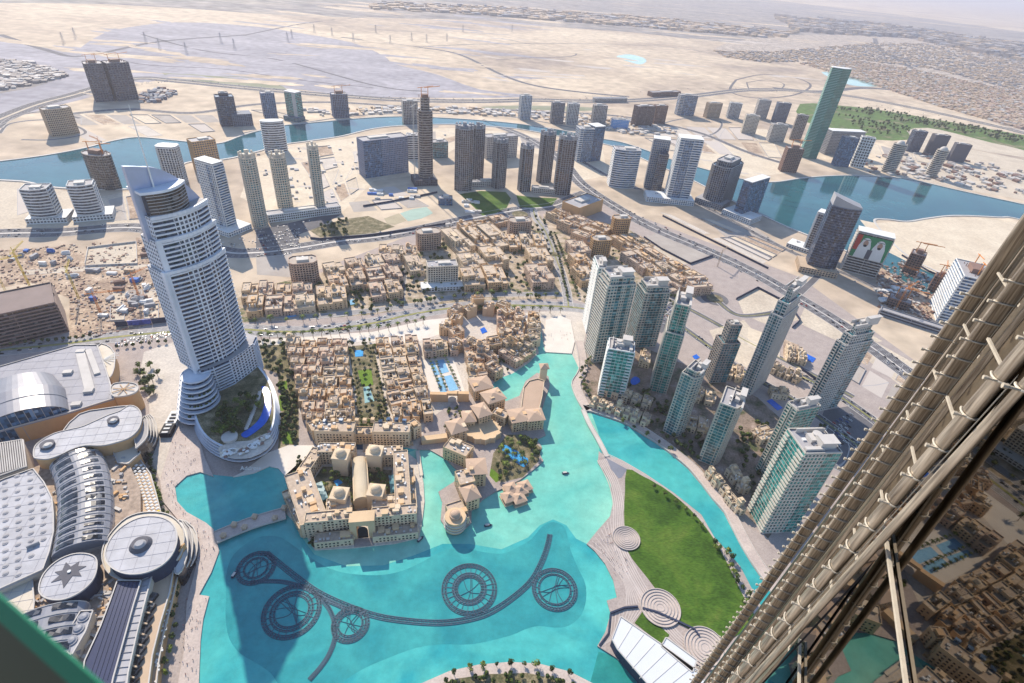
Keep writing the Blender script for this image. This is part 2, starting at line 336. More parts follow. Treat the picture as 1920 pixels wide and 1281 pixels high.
for nm, pxs in [('pond_water', [(1157, 105), (1180, 102), (1205, 108), (1212, 115), (1200, 121), (1180, 116), (1162, 110)]), ('pond_water', [(1540, 135), (1580, 138), (1630, 148), (1660, 160), (1610, 162), (1570, 152)])]:
    sheet(nm, pxs, 0.25, water_mat('pale_pond', (0.25, 0.42, 0.42), (0.32, 0.5, 0.5)), 3)
# business bay creek (grey-blue water)
creek = water_mat('creek_water', (0.025, 0.12, 0.14), (0.015, 0.08, 0.11), 0.004, 0.08, 0.3, 0.12)
CW = [(-300, 400), (-120, 330), (0, 303), (85, 292), (160, 278), (215, 264), (262, 258), (330, 264), (405, 270), (450, 256), (480, 247), (530, 236), (600, 229), (680, 222), (750, 219), (820, 221), (900, 226), (965, 232), (1010, 238), (1060, 246), (1110, 258), (1160, 266), (1205, 280), (1260, 300), (1330, 320), (1400, 338), (1450, 342), (1500, 335), (1560, 330), (1620, 330), (1700, 336), (1800, 358), (1920, 384), (2200, 440),
      (2150, 480), (1920, 414), (1870, 408), (1790, 405), (1740, 410), (1700, 416), (1660, 412), (1640, 418), (1700, 480), (1800, 530), (1920, 590), (1920, 620), (1740, 552), (1650, 500), (1560, 460), (1480, 428), (1430, 405), (1400, 392), (1340, 360), (1280, 330), (1230, 310), (1150, 275), (1060, 258), (1000, 247), (960, 241), (860, 234), (760, 236), (700, 242), (640, 256), (580, 265), (530, 272), (490, 283), (440, 296), (400, 302), (350, 306), (310, 330), (270, 352), (190, 356), (100, 352), (30, 340), (-60, 350), (-300, 470)]
sheet('creek_surface', CW, 0.3, creek, 3)
mb = MB()
for seg in (CW[2:33], CW[34:46], CW[47:77]): ribbon(mb, wpath(seg), 5, 0.0, 1.6)
o = mk('creek_quay', mb, 'pale'); o['kind'] = 'structure'
# turquoise lake
lake = water_mat('lake_water', (0.03, 0.30, 0.33), (0.09, 0.46, 0.42), 0.012, 0.09, 0.9, 0.35, 0.5)
LK = [(1012, 606), (1018, 640), (1022, 661), (1072, 663), (1085, 690), (1071, 722), (1092, 769), (1109, 774), (1172, 796), (1230, 832), (1260, 855), (1290, 880), (1315, 910), (1335, 937), (1357, 962), (1372, 992), (1390, 1027), (1410, 1060), (1427, 1085), (1470, 1150), (1520, 1260), (1500, 1500), (300, 1600), (300, 1420),
      (372, 1290), (376, 1198), (382, 1160), (393, 1118), (373, 1115), (385, 1095), (396, 1073), (411, 1033), (406, 1015), (401, 993), (386, 980), (350, 960), (332, 940), (328, 912), (350, 892), (375, 885), (405, 891), (437, 894), (475, 887), (505, 874), (522, 877), (534, 892), (560, 960), (600, 840), (640, 831), (740, 836), (780, 843), (805, 843), (835, 860), (870, 890), (930, 900), (940, 850), (960, 760), (930, 750), (914, 745), (917, 727), (935, 710), (962, 700), (992, 680), (1010, 662), (1005, 620)]
sheet('lake_surface', LK, 0.1, lake)
sheet('lake_shallows_sky_sheen', [(1012, 606), (1018, 640), (1022, 661), (1072, 663), (1085, 690), (1071, 722), (1092, 769), (1109, 774), (1122, 810), (1124, 846), (1121, 868), (1132, 882), (1145, 905), (1150, 940), (1143, 970), (1120, 995), (1100, 1020), (1080, 1010), (1062, 985), (1037, 974), (1012, 985), (990, 1008), (940, 1030), (880, 1020), (830, 1020), (780, 1040), (720, 1060), (650, 1062), (590, 1040), (560, 1000), (575, 960), (640, 900), (780, 843), (805, 843), (835, 860), (870, 890), (930, 900), (940, 850), (960, 760), (930, 750), (914, 745), (917, 727), (935, 710), (962, 700), (992, 680), (1010, 662), (1005, 620)], 0.12, water_mat('shallow_sky_sheen_water', (0.11, 0.44, 0.38), (0.24, 0.56, 0.44), 0.009, 0.06, 0.5, 0.5, 0.45))  # paler mint: shallow bed plus sky reflection painted into the water colour
deep = water_mat('deep_basin_water', (0.025, 0.23, 0.26), (0.05, 0.33, 0.33), 0.014, 0.06, 0.5, 0.5, 0.45)
DP = [(479, 1010), (500, 1005), (527, 1008), (560, 1030), (605, 1060), (640, 1073), (680, 1078), (718, 1078), (755, 1070), (793, 1053), (830, 1033), (870, 1028), (905, 1035), (943, 1038), (975, 1024), (997, 1010), (1017, 987), (1037, 979), (1057, 987), (1065, 1010), (1070, 1032), (1085, 1068), (1097, 1093), (1099, 1123), (1090, 1153), (1067, 1173), (1042, 1177), (1010, 1174), (985, 1180), (956, 1192), (886, 1208), (825, 1208), (780, 1215), (730, 1233), (680, 1255), (640, 1283), (610, 1330), (560, 1330), (522, 1283), (507, 1262), (480, 1243), (450, 1225), (430, 1198), (423, 1160), (424, 1115), (424, 1080), (432, 1050), (450, 1028)]
sheet('lake_deep_basin', DP, 0.14, deep, 3)
sheet('lake_inlet', [(1122, 1222), (1165, 1233), (1215, 1283), (1240, 1340), (1080, 1340), (1108, 1275)], 0.14, water_mat('inlet_water', (0.02, 0.2, 0.19), (0.03, 0.27, 0.24), 0.02, 0.05, 0.4, 0.5))
# land inside / around the lake: raised quays
Q = 1.3
sheet('palace_island', [(534, 892), (545, 930), (530, 955), (548, 975), (562, 985), (577, 1010), (590, 1031), (664, 1027), (740, 1019), (786, 1008), (792, 975), (796, 940), (794, 905), (790, 885), (781, 862), (768, 852), (745, 846), (640, 842), (602, 842), (560, 868)], Q, paving(), thick=2)
sheet('souk_island', [(805, 843), (835, 860), (857, 882), (856, 900), (822, 922), (829, 942), (826, 975), (841, 997), (864, 999), (884, 980), (884, 958), (906, 936), (930, 921), (945, 915), (975, 900), (1006, 876), (1019, 864), (1012, 852), (1016, 838), (1006, 824), (1023, 816), (1012, 780), (1031, 722), (1028, 705), (1007, 699), (985, 715), (974, 742), (950, 752), (925, 745), (918, 725), (870, 740), (800, 790), (782, 843)], Q, pinkpave(), thick=2)
sheet('lawn_island', [(1123, 846), (1131, 852), (1165, 862), (1210, 888), (1265, 925), (1315, 965), (1340, 1008), (1367, 1037), (1388, 1062), (1412, 1108), (1450, 1180), (1500, 1300), (1400, 1420), (1260, 1340), (1210, 1281), (1155, 1233), (1120, 1211), (1135, 1185), (1145, 1150), (1138, 1126), (1157, 1120), (1150, 1088), (1135, 1058), (1115, 1033), (1100, 1020), (1120, 995), (1144, 968), (1150, 940), (1145, 905), (1132, 882), (1121, 868)], Q, pinkpave(), thick=2)
LW = [(1175, 880), (1200, 890), (1240, 912), (1275, 938), (1310, 972), (1338, 1010), (1358, 1045), (1380, 1090), (1400, 1130), (1415, 1160), (1370, 1200), (1340, 1195), (1300, 1180), (1262, 1162), (1240, 1120), (1215, 1085), (1195, 1060), (1178, 1035), (1172, 1000), (1170, 960), (1172, 920)]
o = sheet('park_lawn', LW, Q + 0.25, lawn(), 2, thick=0.3)
sheet('lower_lawn', [(1206, 1145), (1218, 1158), (1255, 1190), (1243, 1210), (1190, 1168)], Q + 0.3, lawn(), thick=0.3)
sheet('verge_lawn', [(1275, 1150), (1300, 1160), (1345, 1192), (1320, 1196), (1285, 1175), (1265, 1165)], Q + 0.62, lawn(), thick=0.2)
sheet('water_steps_plaza', [(1022, 660), (1072, 663), (1078, 640), (1070, 600), (1050, 592), (1024, 600), (1020, 630)], Q, ground_mat('white_paving', [(0.3, (0.62, 0.57, 0.51)), (0.7, (0.72, 0.67, 0.6))], 0.05), thick=2)
sheet('lakeside_plaza', [(300, 900), (312, 860), (330, 800), (345, 760), (365, 800), (385, 860), (400, 893), (375, 885), (350, 892), (328, 912), (332, 940), (350, 960), (386, 980), (401, 993), (406, 1015), (411, 1033), (396, 1073), (373, 1115), (392, 1118), (381, 1160), (376, 1198), (372, 1300), (330, 1300), (345, 1220), (350, 1130), (368, 1060), (355, 1000), (330, 970), (305, 940)], Q, ground_mat('plaza_stone', [(0.3, (0.44, 0.37, 0.34)), (0.7, (0.56, 0.48, 0.43))], 0.05, second=(0.6, .12, (1, 1, 1))), thick=2)
sheet('tower_forecourt', [(270, 660), (330, 640), (360, 690), (350, 760), (330, 800), (312, 860), (300, 900), (280, 850), (280, 760), (262, 700)], 0.1, paving())
sheet('waterfront_forecourt', [(437, 894), (475, 887), (505, 874), (522, 878), (534, 892), (545, 900), (575, 860), (605, 845), (590, 835), (540, 835), (500, 850), (455, 885)], Q, MATS['white_paving'], thick=2)
sheet('south_promenade', [(770, 1290), (843, 1258), (898, 1246), (956, 1241), (1010, 1244), (1068, 1259), (1115, 1283), (1180, 1330), (1150, 1420), (800, 1420), (720, 1340)], Q, MATS['plaza_stone'], thick=2)
sheet('south_garden', [(800, 1290), (860, 1272), (920, 1264), (990, 1262), (1050, 1275), (1080, 1290), (1100, 1400), (800, 1400)], Q + 0.3, scrub(), thick=0.3)
# east bank promenade of the canal
mb = MB()
EB = [(1078, 640), (1085, 690), (1071, 722), (1092, 769), (1109, 774), (1172, 796), (1230, 832), (1260, 855), (1290, 880), (1315, 910), (1335, 937), (1357, 962), (1372, 992), (1390, 1027), (1410, 1060), (1427, 1085), (1470, 1150)]
pe = wpath(EB)
ribbon(mb, pe, 12, -1, Q, off=6 if pe[0][1] < pe[-1][1] else 6)
o = mk('east_promenade', mb, MATS['plaza_stone']); o['kind'] = 'structure'
mb = MB(); ribbon(mb, pe, 0.7, Q, Q + 0.9, off=0.6); ribbon(mb, pe, 0.5, Q, Q + 0.5, off=11.5); o = mk('promenade_parapet', mb, 'pale'); o['kind'] = 'structure'
# striped stone bands on the lawn island promenades
mb = MB()
WP = [(1128, 862), (1150, 905), (1160, 950), (1160, 990), (1164, 1030), (1180, 1065), (1205, 1110), (1228, 1145), (1262, 1190), (1300, 1225), (1330, 1255)]
pw = wpath(WP, Q)
for k, off in enumerate((-5.2, -3.1, -1.0, 1.1, 3.2, 5.3)): ribbon(mb, pw, 1.0, Q, Q + 0.12, off=off)
for k in range(9):
    f = k / 8
    ribbon(mb, wpath([(1150 - 46 * f, 965 + 56 * f), (1152 - 26 * f, 1000 + 36 * f), (1168 - 20 * f, 1050 + 10 * f), (1188 - 16 * f, 1090 + 8 * f), (1214 - 40 * f, 1130 + 5 * f)], Q), 0.7, Q, Q + 0.1)
    ribbon(mb, wpath([(1206 - 58 * f, 1140 + 10 * f), (1185 - 40 * f, 1168 + 20 * f), (1165 - 35 * f, 1190 + 22 * f)], Q), 0.7, Q, Q + 0.1)
EP = [(1131, 852), (1165, 868), (1210, 895), (1262, 932), (1305, 970), (1335, 1012), (1362, 1050), (1385, 1095), (1415, 1150)]
pq = wpath(EP, Q)
for off in (-3.4, -1.7, 0, 1.7, 3.4): ribbon(mb, pq, 0.8, Q, Q + 0.12, off=off)
o = mk('paving_band', mb, mat('band_stone', (0.50, 0.44, 0.41))); o['kind'] = 'structure'
def round_terrace(px, py, r, lbl):
    c = P(px, py, Q); t = thing('stepped_terrace', lbl, 'terrace', (c.x, c.y, Q))
    m = MB(); m.cyl(0, 0, 0, r, 0.7, 40); mk('base', m, MATS['plaza_stone'], t)
    for k in range(6):
        q = MB(); r1 = r * (1 - k * 0.16); path = [(r1 * math.cos(a * math.pi / 20), r1 * math.sin(a * math.pi / 20)) for a in range(41)]
        ribbon(q, path, 0.7, 0.68, 0.95 + 0.1 * (5 - k)); mk('step', q, mat('terrace_step', (0.44, 0.39, 0.36)), t)
round_terrace(1174, 1010, 13, 'round stepped seating terrace at the upper west edge of the lawn')
round_terrace(1238, 1140, 17, 'round stepped seating terrace beside the blue fence')
round_terrace(1322, 1215, 17, 'round stepped seating terrace nearest the steel facade fins')
sheet('grey_slab', [(1136, 858), (1176, 880), (1166, 895), (1160, 897), (1146, 880)], Q + 0.15, mat('slate_deck', (0.2, 0.21, 0.25), 0.5), thick=0.3)
# footbridge over the canal mouth
def footbridge(name, lbl, pxs, w, z, m, pylons=()):
    p = wpath(pxs, z, 4); c = p[0]; t = thing(name, lbl, 'bridge', (c[0], c[1], 0)); loc = [(a - c[0], b - c[1]) for a, b in p]
    q = MB(); ribbon(q, loc, w, z - 0.8, z); mk('deck', q, m, t)
    for s in (-1, 1):
        q = MB(); ribbon(q, loc, 0.5, z - 0.9, z + 1.1, off=s * w / 2); mk('parapet', q, 'sand' if m == 'tan' else 'pale', t)
    for i in range(3, len(loc) - 1, 4):
        q = MB(); q.box(loc[i][0], loc[i][1], -1, 1.5, w * .7, z); mk('pier', q, 'pale', t)
    return t, loc
footbridge('footbridge', 'long slim grey footbridge crossing the lake mouth to the lawn island', [(1093, 768), (1105, 795), (1122, 825), (1138, 856)], 5, 2.0, 'pale')
t, loc = footbridge('stone_bridge', 'broad tan stone bridge with kiosks from the mall plaza to the hotel island', [(404, 1008), (440, 993), (480, 978), (535, 962)], 13, 3.2, MATS['plaza_stone'])
for f in (0.3, 0.62, 0.93):
    i = int(f * (len(loc) - 1)); 
    for s in (-1, 1):
        q = MB(); q.box(loc[i][0] + 2 * s, loc[i][1] + 6 * s, 3.2, 3.4, 3.4, 4); q.hip(loc[i][0] + 2 * s, loc[i][1] + 6 * s, 7.2, 3.4, 3.4, 1.6); mk('kiosk', q, 'sand', t)
footbridge('canal_crossing', 'short paved bridge over the dark hotel canal', [(689, 846), (689, 832)], 9, 2.2, 'sand')
footbridge('creek_jetty', 'narrow cream walkway along the green creek beside the hotel island', [(783, 845), (786, 868), (790, 892)], 3.5, 1.8, 'cream')
sheet('hotel_canal', [(604, 841), (600, 832), (640, 828), (745, 833), (768, 848), (745, 847), (640, 843)], 0.2, water_mat('canal_water', (0.012, 0.05, 0.10), (0.02, 0.07, 0.13), 0.05))
# ------------------------------------------------------------------ roads
ROADS = 0
def road(name, pxs, w, z=0.08, m=None, lanes=0, median=0.0, medm=None, kerb=True):
    p = wpath(pxs, 0, 6); q = MB(); ribbon(q, p, w, 0, z); o = mk(name, q, m or asphalt()); o['kind'] = 'structure'
    if median:
        q = MB(); ribbon(q, p, median, z, z + 0.18); o = mk(name + '_median', q, medm or 'pale'); o['kind'] = 'structure'
    if kerb:
        q = MB(); ribbon(q, p, 1.0, z, z + 0.15, off=w / 2); ribbon(q, p, 1.0, z, z + 0.15, off=-w / 2); o = mk(name + '_kerb', q, 'pale'); o['kind'] = 'structure'
    if lanes:
        q = MB(); side = (w - median) / 2
        for s in (-1, 1):
            for k in range(1, lanes):
                off = s * (median / 2 + side * k / lanes)
                for i in range(0, len(p) - 1):
                    a, b = Vector(p[i]), Vector(p[i + 1]); L = (b - a).length; n = max(1, int(L / 14)); nn = Vector((-(b - a).y, (b - a).x)).normalized() * off
                    for j in range(n):
                        u = a.lerp(b, j / n) + nn; vv = a.lerp(b, (j + 0.45) / n) + nn
                        ribbon(q, [u, vv], 0.35, z, z + 0.02)
        o = mk(name + '_marking', q, mat('road_paint', (0.7, 0.7, 0.68), 0.6)); o['kind'] = 'structure'
green = 'x'
MG = ground_mat('verge_green', [(0.3, (0.10, 0.15, 0.04)), (0.7, (0.42, 0.36, 0.16))], 0.12)
road('boulevard', [(-80, 668), (0, 657), (120, 645), (220, 632), (330, 622), (450, 618), (520, 622), (600, 620), (700, 606), (760, 592), (830, 580), (900, 573), (990, 573), (1080, 577), (1140, 590)], 26, 0.1, pale_asphalt(), lanes=3, median=4, medm=MG)
road('highway', [(-200, 448), (0, 438), (110, 436), (270, 428), (410, 470), (480, 474), (560, 465), (640, 452), (720, 443), (800, 428), (860, 415), (920, 403), (985, 392), (1030, 388), (1062, 378), (1100, 362)], 36, 0.1, lanes=3, median=5)
road('expressway', [(900, 225), (980, 255), (1050, 300), (1090, 345), (1160, 392), (1230, 430), (1330, 472), (1420, 515), (1500, 562), (1570, 605), (1640, 655), (1720, 715), (1820, 800)], 34, 0.12, lanes=4, median=3)
road('service_road', [(1095, 305), (1180, 350), (1250, 358), (1330, 392), (1420, 440), (1500, 480), (1600, 520), (1680, 560), (1760, 610)], 14, 0.1, lanes=2)
road('trunk_road', [(-60, 250), (60, 200), (140, 178), (250, 148), (330, 152), (430, 162), (540, 172), (640, 180), (760, 188), (900, 190), (1000, 188), (1100, 190), (1200, 188), (1300, 180), (1420, 168), (1560, 176), (1700, 200), (1860, 235), (2000, 270)], 55, 0.2, lanes=3, median=8, medm=plot())
road('parallel_road', [(120, 215), (240, 205), (360, 212), (480, 196), (620, 192), (760, 200), (900, 205), (1040, 210), (1160, 218), (1240, 232), (1320, 252), (1400, 285), (1480, 310)], 22, 0.18, lanes=2)
road('desert_highway', [(640, 70), (780, 88), (860, 102), (940, 140), (1000, 160), (1080, 172), (1180, 182)], 24, 0.2)
road('desert_track', [(250, 60), (380, 95), (520, 112), (700, 160), (800, 172)], 14, 0.2, kerb=False)
road('desert_track', [(780, 88), (900, 83), (1080, 82), (1250, 88), (1400, 110)], 12, 0.2, kerb=False)
road('far_highway', [(1640, 72), (1650, 92), (1700, 122), (1740, 145), (1750, 165), (1720, 172), (1620, 165), (1540, 172), (1450, 165)], 45, 0.25)
road('hill_road', [(0, 65), (90, 95), (160, 105), (300, 78), (460, 66)], 26, 0.2, kerb=False)
road('branch_boulevard', [(1000, 392), (1004, 408), (1020, 430), (1032, 455), (1040, 478), (1052, 510), (1062, 545), (1066, 575)], 15, 0.14, pale_asphalt(), lanes=2, median=2, medm=MG)
road('link_road', [(1500, 562), (1470, 580), (1430, 590), (1380, 590), (1340, 560), (1310, 540)], 12, 0.11, median=1.5, medm=MG)
road('link_road', [(1570, 470), (1540, 510), (1505, 545), (1470, 575)], 12, 0.13)
road('link_road', [(1220, 560), (1260, 565), (1330, 600), (1400, 640), (1500, 690), (1600, 745)], 12, 0.09, lanes=1, median=1.5, medm=MG)
road('site_road', [(40, 512), (150, 505), (300, 500), (420, 500)], 14, 0.11, m=plot())
road('desert_track', [(940, 72), (1020, 88), (1076, 98), (1070, 106), (1010, 108), (930, 112)], 9, 0.2, kerb=False)
road('desert_track', [(1380, 150), (1430, 140), (1490, 146), (1520, 160), (1490, 178), (1420, 184), (1370, 172), (1380, 150)], 12, 0.22, kerb=False)
road('desert_track', [(1400, 155), (1440, 150), (1470, 158), (1455, 170), (1410, 170), (1400, 155)], 7, 0.24, kerb=False)
road('desert_track', [(180, 95), (260, 120), (420, 130), (560, 150), (700, 165)], 8, 0.25, kerb=False)
road('desert_track', [(460, 66), (600, 40), (760, 30), (1000, 40), (1200, 56)], 16, 0.25, kerb=False)
road('interchange_loop', [(1240, 232), (1290, 222), (1350, 228), (1340, 250), (1290, 258), (1250, 246)], 8, 0.2)
road('interchange_loop', [(0, 250), (20, 232), (80, 225), (130, 232), (160, 250), (100, 262), (40, 262)], 8, 0.22)
road('loop_road', [(0, 240), (15, 225), (40, 215), (90, 210), (150, 222)], 12, 0.15)
road('quay_road', [(455, 250), (560, 232), (700, 215), (900, 214), (1000, 226), (1100, 245)], 9, 0.14)
road('residence_street', [(1215, 560), (1262, 600), (1330, 650), (1400, 700), (1480, 745), (1560, 800), (1640, 860)], 13, 0.13, lanes=1, median=2, medm=MG)
road('residence_street', [(1490, 700), (1560, 735), (1620, 775), (1680, 820)], 16, 0.13, lanes=2, median=2.5, medm=MG)
road('residence_street', [(1560, 800), (1545, 850), (1580, 880), (1600, 840), (1570, 800)], 9, 0.15)
road('residence_street', [(1175, 645), (1205, 620), (1240, 590), (1265, 565)], 10, 0.13)
road('frontage_street', [(470, 582), (560, 595), (690, 583), (780, 572), (860, 556), (980, 552), (1060, 552)], 12, 0.12, pale_asphalt(), lanes=1)
road('quarter_lane', [(752, 575), (757, 520), (765, 490)], 9, 0.12)
# traffic island rings
for px, py, r, nm in ((975, 402, 17, 'roundabout'), (1038, 477, 9, 'roundabout'), (1340, 560, 14, 'roundabout')):
    c = P(px, py); q = MB(); q.cyl(c.x, c.y, 0, r + 9, 0.12, 36); o = mk('roundabout_road', q, asphalt()); o['kind'] = 'structure'
    q = MB(); q.cyl(c.x, c.y, 0.1, r, 0.3, 30); o = mk('roundabout_island', q, scrub()); o['kind'] = 'structure'
# plots, car parks, lawns
for nm, pxs, z, m in [
    ('sand_plot', [(1195, 500), (1215, 482), (1245, 435), (1338, 475), (1290, 495)], 0.06, plot()),
    ('sand_plot', [(1208, 445), (1245, 433), (1335, 478), (1295, 494)], 0.1, ground_mat('grey_plot', [(0.3, (0.33, 0.29, 0.26)), (0.7, (0.44, 0.40, 0.36))], 0.03)),
    ('sand_plot', [(1330, 418), (1385, 405), (1470, 465), (1430, 485), (1380, 462)], 0.08, MATS['grey_plot']),
    ('sand_plot', [(1382, 560), (1420, 540), (1475, 570), (1500, 600), (1440, 610), (1395, 590)], 0.09, plot()),
    ('sand_plot', [(1496, 605), (1512, 570), (1590, 602), (1655, 640), (1600, 650), (1560, 635)], 0.09, plot()),
    ('sand_plot', [(1620, 670), (1640, 640), (1730, 690), (1710, 740)], 0.09, plot()),
    ('sand_plot', [(160, 495), (165, 465), (255, 455), (257, 495)], 0.12, plot()),
    ('sand_plot', [(480, 482), (548, 475), (545, 520), (482, 515)], 0.07, MATS['grey_plot']),
    ('sand_peninsula', [(1612, 412), (1640, 418), (1700, 416), (1770, 407), (1850, 410), (1920, 420), (1990, 470), (1960, 560), (1860, 560), (1740, 510), (1660, 470)], 0.35, ground_mat('bright_sand', [(0.3, (0.55, 0.46, 0.35)), (0.7, (0.68, 0.59, 0.46))], 0.02, second=(0.15, .1, (1, 1, 1)))),
    ('bright_sand_flat', [(540, 275), (640, 262), (760, 243), (860, 240), (1000, 252), (1130, 280), (1140, 330), (1080, 340), (1060, 300), (880, 262), (770, 330), (700, 340), (640, 400), (560, 420), (450, 370), (480, 295)], 0.05, MATS['bright_sand']),
    ('bright_sand_flat', [(0, 330), (40, 330), (60, 345), (180, 370), (265, 355), (270, 420), (0, 430)], 0.05, plot()),
    ('bright_sand_flat', [(1290, 300), (1340, 260), (1460, 300), (1480, 325), (1400, 332), (1330, 312)], 0.05, MATS['bright_sand']),
    ('bright_sand_flat', [(1640, 320), (1660, 300), (1720, 260), (1920, 300), (1920, 375), (1750, 345)], 0.04, plot()),
    ('car_park_surface', [(1545, 770), (1600, 760), (1640, 800), (1590, 860), (1530, 900), (1500, 960), (1470, 1000), (1490, 930)], 0.08, asphalt()),
    ('car_park_surface', [(1215, 600), (1262, 568), (1282, 595), (1240, 625)], 0.1, asphalt()),
    ('sand_plot', [(1330, 620), (1395, 600), (1430, 640), (1400, 690), (1350, 660)], 0.1, plot()),
    ('car_park_surface', [(480, 432), (600, 405), (640, 402), (600, 425), (560, 440), (560, 462), (480, 470)], 0.13, asphalt()),
    ('site_ground', [(0, 470), (120, 462), (250, 520), (280, 540), (300, 600), (200, 640), (130, 640), (130, 560), (60, 530), (0, 540)], 0.06, dirt()),
    ('site_ground', [(255, 445), (290, 450), (300, 600), (250, 560)], 0.08, dirt()),
    ('site_ground', [(1640, 500), (1700, 490), (1780, 560), (1740, 600), (1650, 590)], 0.08, dirt()),
    ('crescent_lawn', [(862, 364), (900, 358), (948, 360), (958, 372), (950, 390), (925, 402), (905, 405), (890, 390)], 0.2, lawn()),
    ('crescent_lawn', [(968, 366), (1000, 370), (1045, 372), (1035, 385), (1000, 390), (975, 388)], 0.2, lawn()),
    ('sports_court', [(750, 400), (775, 392), (800, 388), (812, 400), (790, 410), (765, 415)], 0.15, mat('court_green', (0.3, 0.42, 0.36))),
    ('sports_court', [(720, 410), (748, 400), (762, 414), (740, 422), (726, 420)], 0.15, mat('court_brown', (0.35, 0.30, 0.2))),
    ('planted_plot', [(580, 432), (640, 412), (690, 405), (740, 425), (700, 438), (600, 445)], 0.12, scrub()),
    ('garden_lawn', [(521, 716), (538, 714), (539, 730), (522, 731)], 0.3, brightgrass()),
    ('garden_lawn', [(523, 742), (540, 738), (542, 768), (524, 771)], 0.3, brightgrass()),
    ('garden_lawn', [(528, 811), (546, 808), (550, 832), (530, 832)], 0.3, brightgrass()),
    ('garden_ground', [(470, 640), (535, 640), (560, 700), (560, 840), (520, 850), (530, 760), (520, 700), (490, 690)], 0.08, scrub()),
    ('residence_garden', [(1105, 670), (1180, 640), (1300, 690), (1420, 745), (1480, 800), (1520, 900), (1440, 1010), (1395, 960), (1330, 900), (1270, 850), (1180, 790), (1115, 765), (1090, 720)], 0.1, ground_mat('garden_court', [(0.36, (0.07, 0.085, 0.04)), (0.46, (0.20, 0.155, 0.12)), (0.6, (0.30, 0.235, 0.20)), (0.7, (0.40, 0.34, 0.30))], 0.05, second=(0.5, .3, (1, 1, 1)))),
    ('court_garden', [(652, 650), (700, 645), (725, 770), (735, 800), (670, 800), (668, 740)], 0.1, scrub()),
    ('court_garden', [(671, 695), (696, 692), (700, 722), (678, 725)], 0.2, brightgrass()),
    ('pool_court', [(790, 676), (850, 670), (872, 735), (812, 748)], 0.15, MATS['white_paving']),
    ('hotel_garden', [(585, 905), (605, 875), (665, 875), (668, 958), (625, 962), (604, 950)], Q + 0.05, scrub()),
    ('hotel_garden', [(690, 878), (735, 882), (730, 940), (694, 935)], Q + 0.05, scrub()),
    ('island_garden', [(925, 850), (950, 815), (985, 815), (1015, 840), (1010, 865), (980, 895), (940, 905), (918, 890)], Q + 0.05, scrub()),
    ('island_lawn', [(920, 878), (927, 882), (942, 897), (930, 905), (918, 892)], Q + 0.1, brightgrass()),
    ('roadside_sand', [(455, 640), (700, 622), (800, 600), (900, 590), (1010, 588), (1010, 602), (900, 600), (830, 625), (770, 645), (700, 640), (540, 646), (470, 648)], 0.09, MATS['white_paving']),
    ('villa_ground', [(0, 110), (70, 120), (120, 145), (60, 165), (0, 175)], 0.15, far)]:
    sheet(nm, pxs, z, m)
PG = [plot(), MATS['grey_plot'], MATS['pale_drift'], dirt(), MATS['bright_sand'], paving()]
def plots(quad, nx, ny, seed, skip=.25):
    rng = random.Random(seed); W4 = [tuple(P(*a)[:2]) for a in quad]; kq = MB()
    def bl(u, v):
        a = (W4[0][0] + (W4[1][0] - W4[0][0]) * u, W4[0][1] + (W4[1][1] - W4[0][1]) * u); b = (W4[3][0] + (W4[2][0] - W4[3][0]) * u, W4[3][1] + (W4[2][1] - W4[3][1]) * u); return (a[0] + (b[0] - a[0]) * v, a[1] + (b[1] - a[1]) * v)
    for j in range(ny):
        for i in range(nx):
            if rng.random() < skip: continue
            e = .08; c = [bl((i + e) / nx, (j + e) / ny), bl((i + 1 - e) / nx, (j + e * rng.uniform(.5, 2)) / ny), bl((i + 1 - e * rng.uniform(.5, 2)) / nx, (j + 1 - e) / ny), bl((i + e) / nx, (j + 1 - e) / ny)]
            q = MB(); q.flat(c, .1 + .02 * rng.random()); o = mk('building_plot', q, rng.choice(PG)); o['kind'] = 'structure'
            if rng.random() < .6: ribbon(kq, c + [c[0]], .9, .1, rng.choice([.3, 1.6]))
            for _ in range(rng.randrange(0, 3)):
                a, b = c[rng.randrange(4)], c[rng.randrange(4)]
                if a != b: ribbon(kq, [a, ((a[0] + b[0]) / 2 + rng.uniform(-6, 6), (a[1] + b[1]) / 2 + rng.uniform(-6, 6)), b], rng.uniform(.5, 1.6), .12, .13)
    o = mk('plot_kerb', kq, 'roofgrey'); o['kind'] = 'structure'
plots([(545, 280), (690, 262), (690, 345), (620, 395)], 4, 4, 1); plots([(770, 245), (870, 243), (860, 262), (770, 300)], 2, 2, 2)
plots([(880, 245), (1060, 262), (1060, 290), (900, 262)], 4, 1, 3); plots([(640, 358), (770, 345), (860, 385), (660, 400)], 4, 2, 4)
plots([(1230, 395), (1330, 410), (1480, 470), (1440, 500)], 5, 2, 5); plots([(1150, 232), (1440, 240), (1470, 300), (1260, 285)], 7, 2, 6)
plots([(1620, 265), (1740, 292), (1760, 330), (1640, 315)], 4, 2, 7); plots([(60, 212), (400, 216), (440, 245), (170, 268)], 8, 2, 8); plots([(460, 205), (740, 205), (740, 218), (560, 230)], 7, 1, 9)
plots([(1600, 640), (1740, 700), (1700, 780), (1570, 700)], 3, 2, 10, .1); plots([(1400, 610), (1500, 640), (1500, 690), (1400, 650)], 3, 1, 11, .1); plots([(205, 545), (300, 540), (300, 600), (205, 605)], 3, 2, 12)
plots([(760, 235), (960, 235), (960, 240), (760, 240)], 3, 1, 13); plots([(0, 350), (60, 350), (60, 400), (0, 420)], 2, 1, 14); plots([(200, 372), (265, 362), (268, 415), (215, 418)], 2, 1, 15)
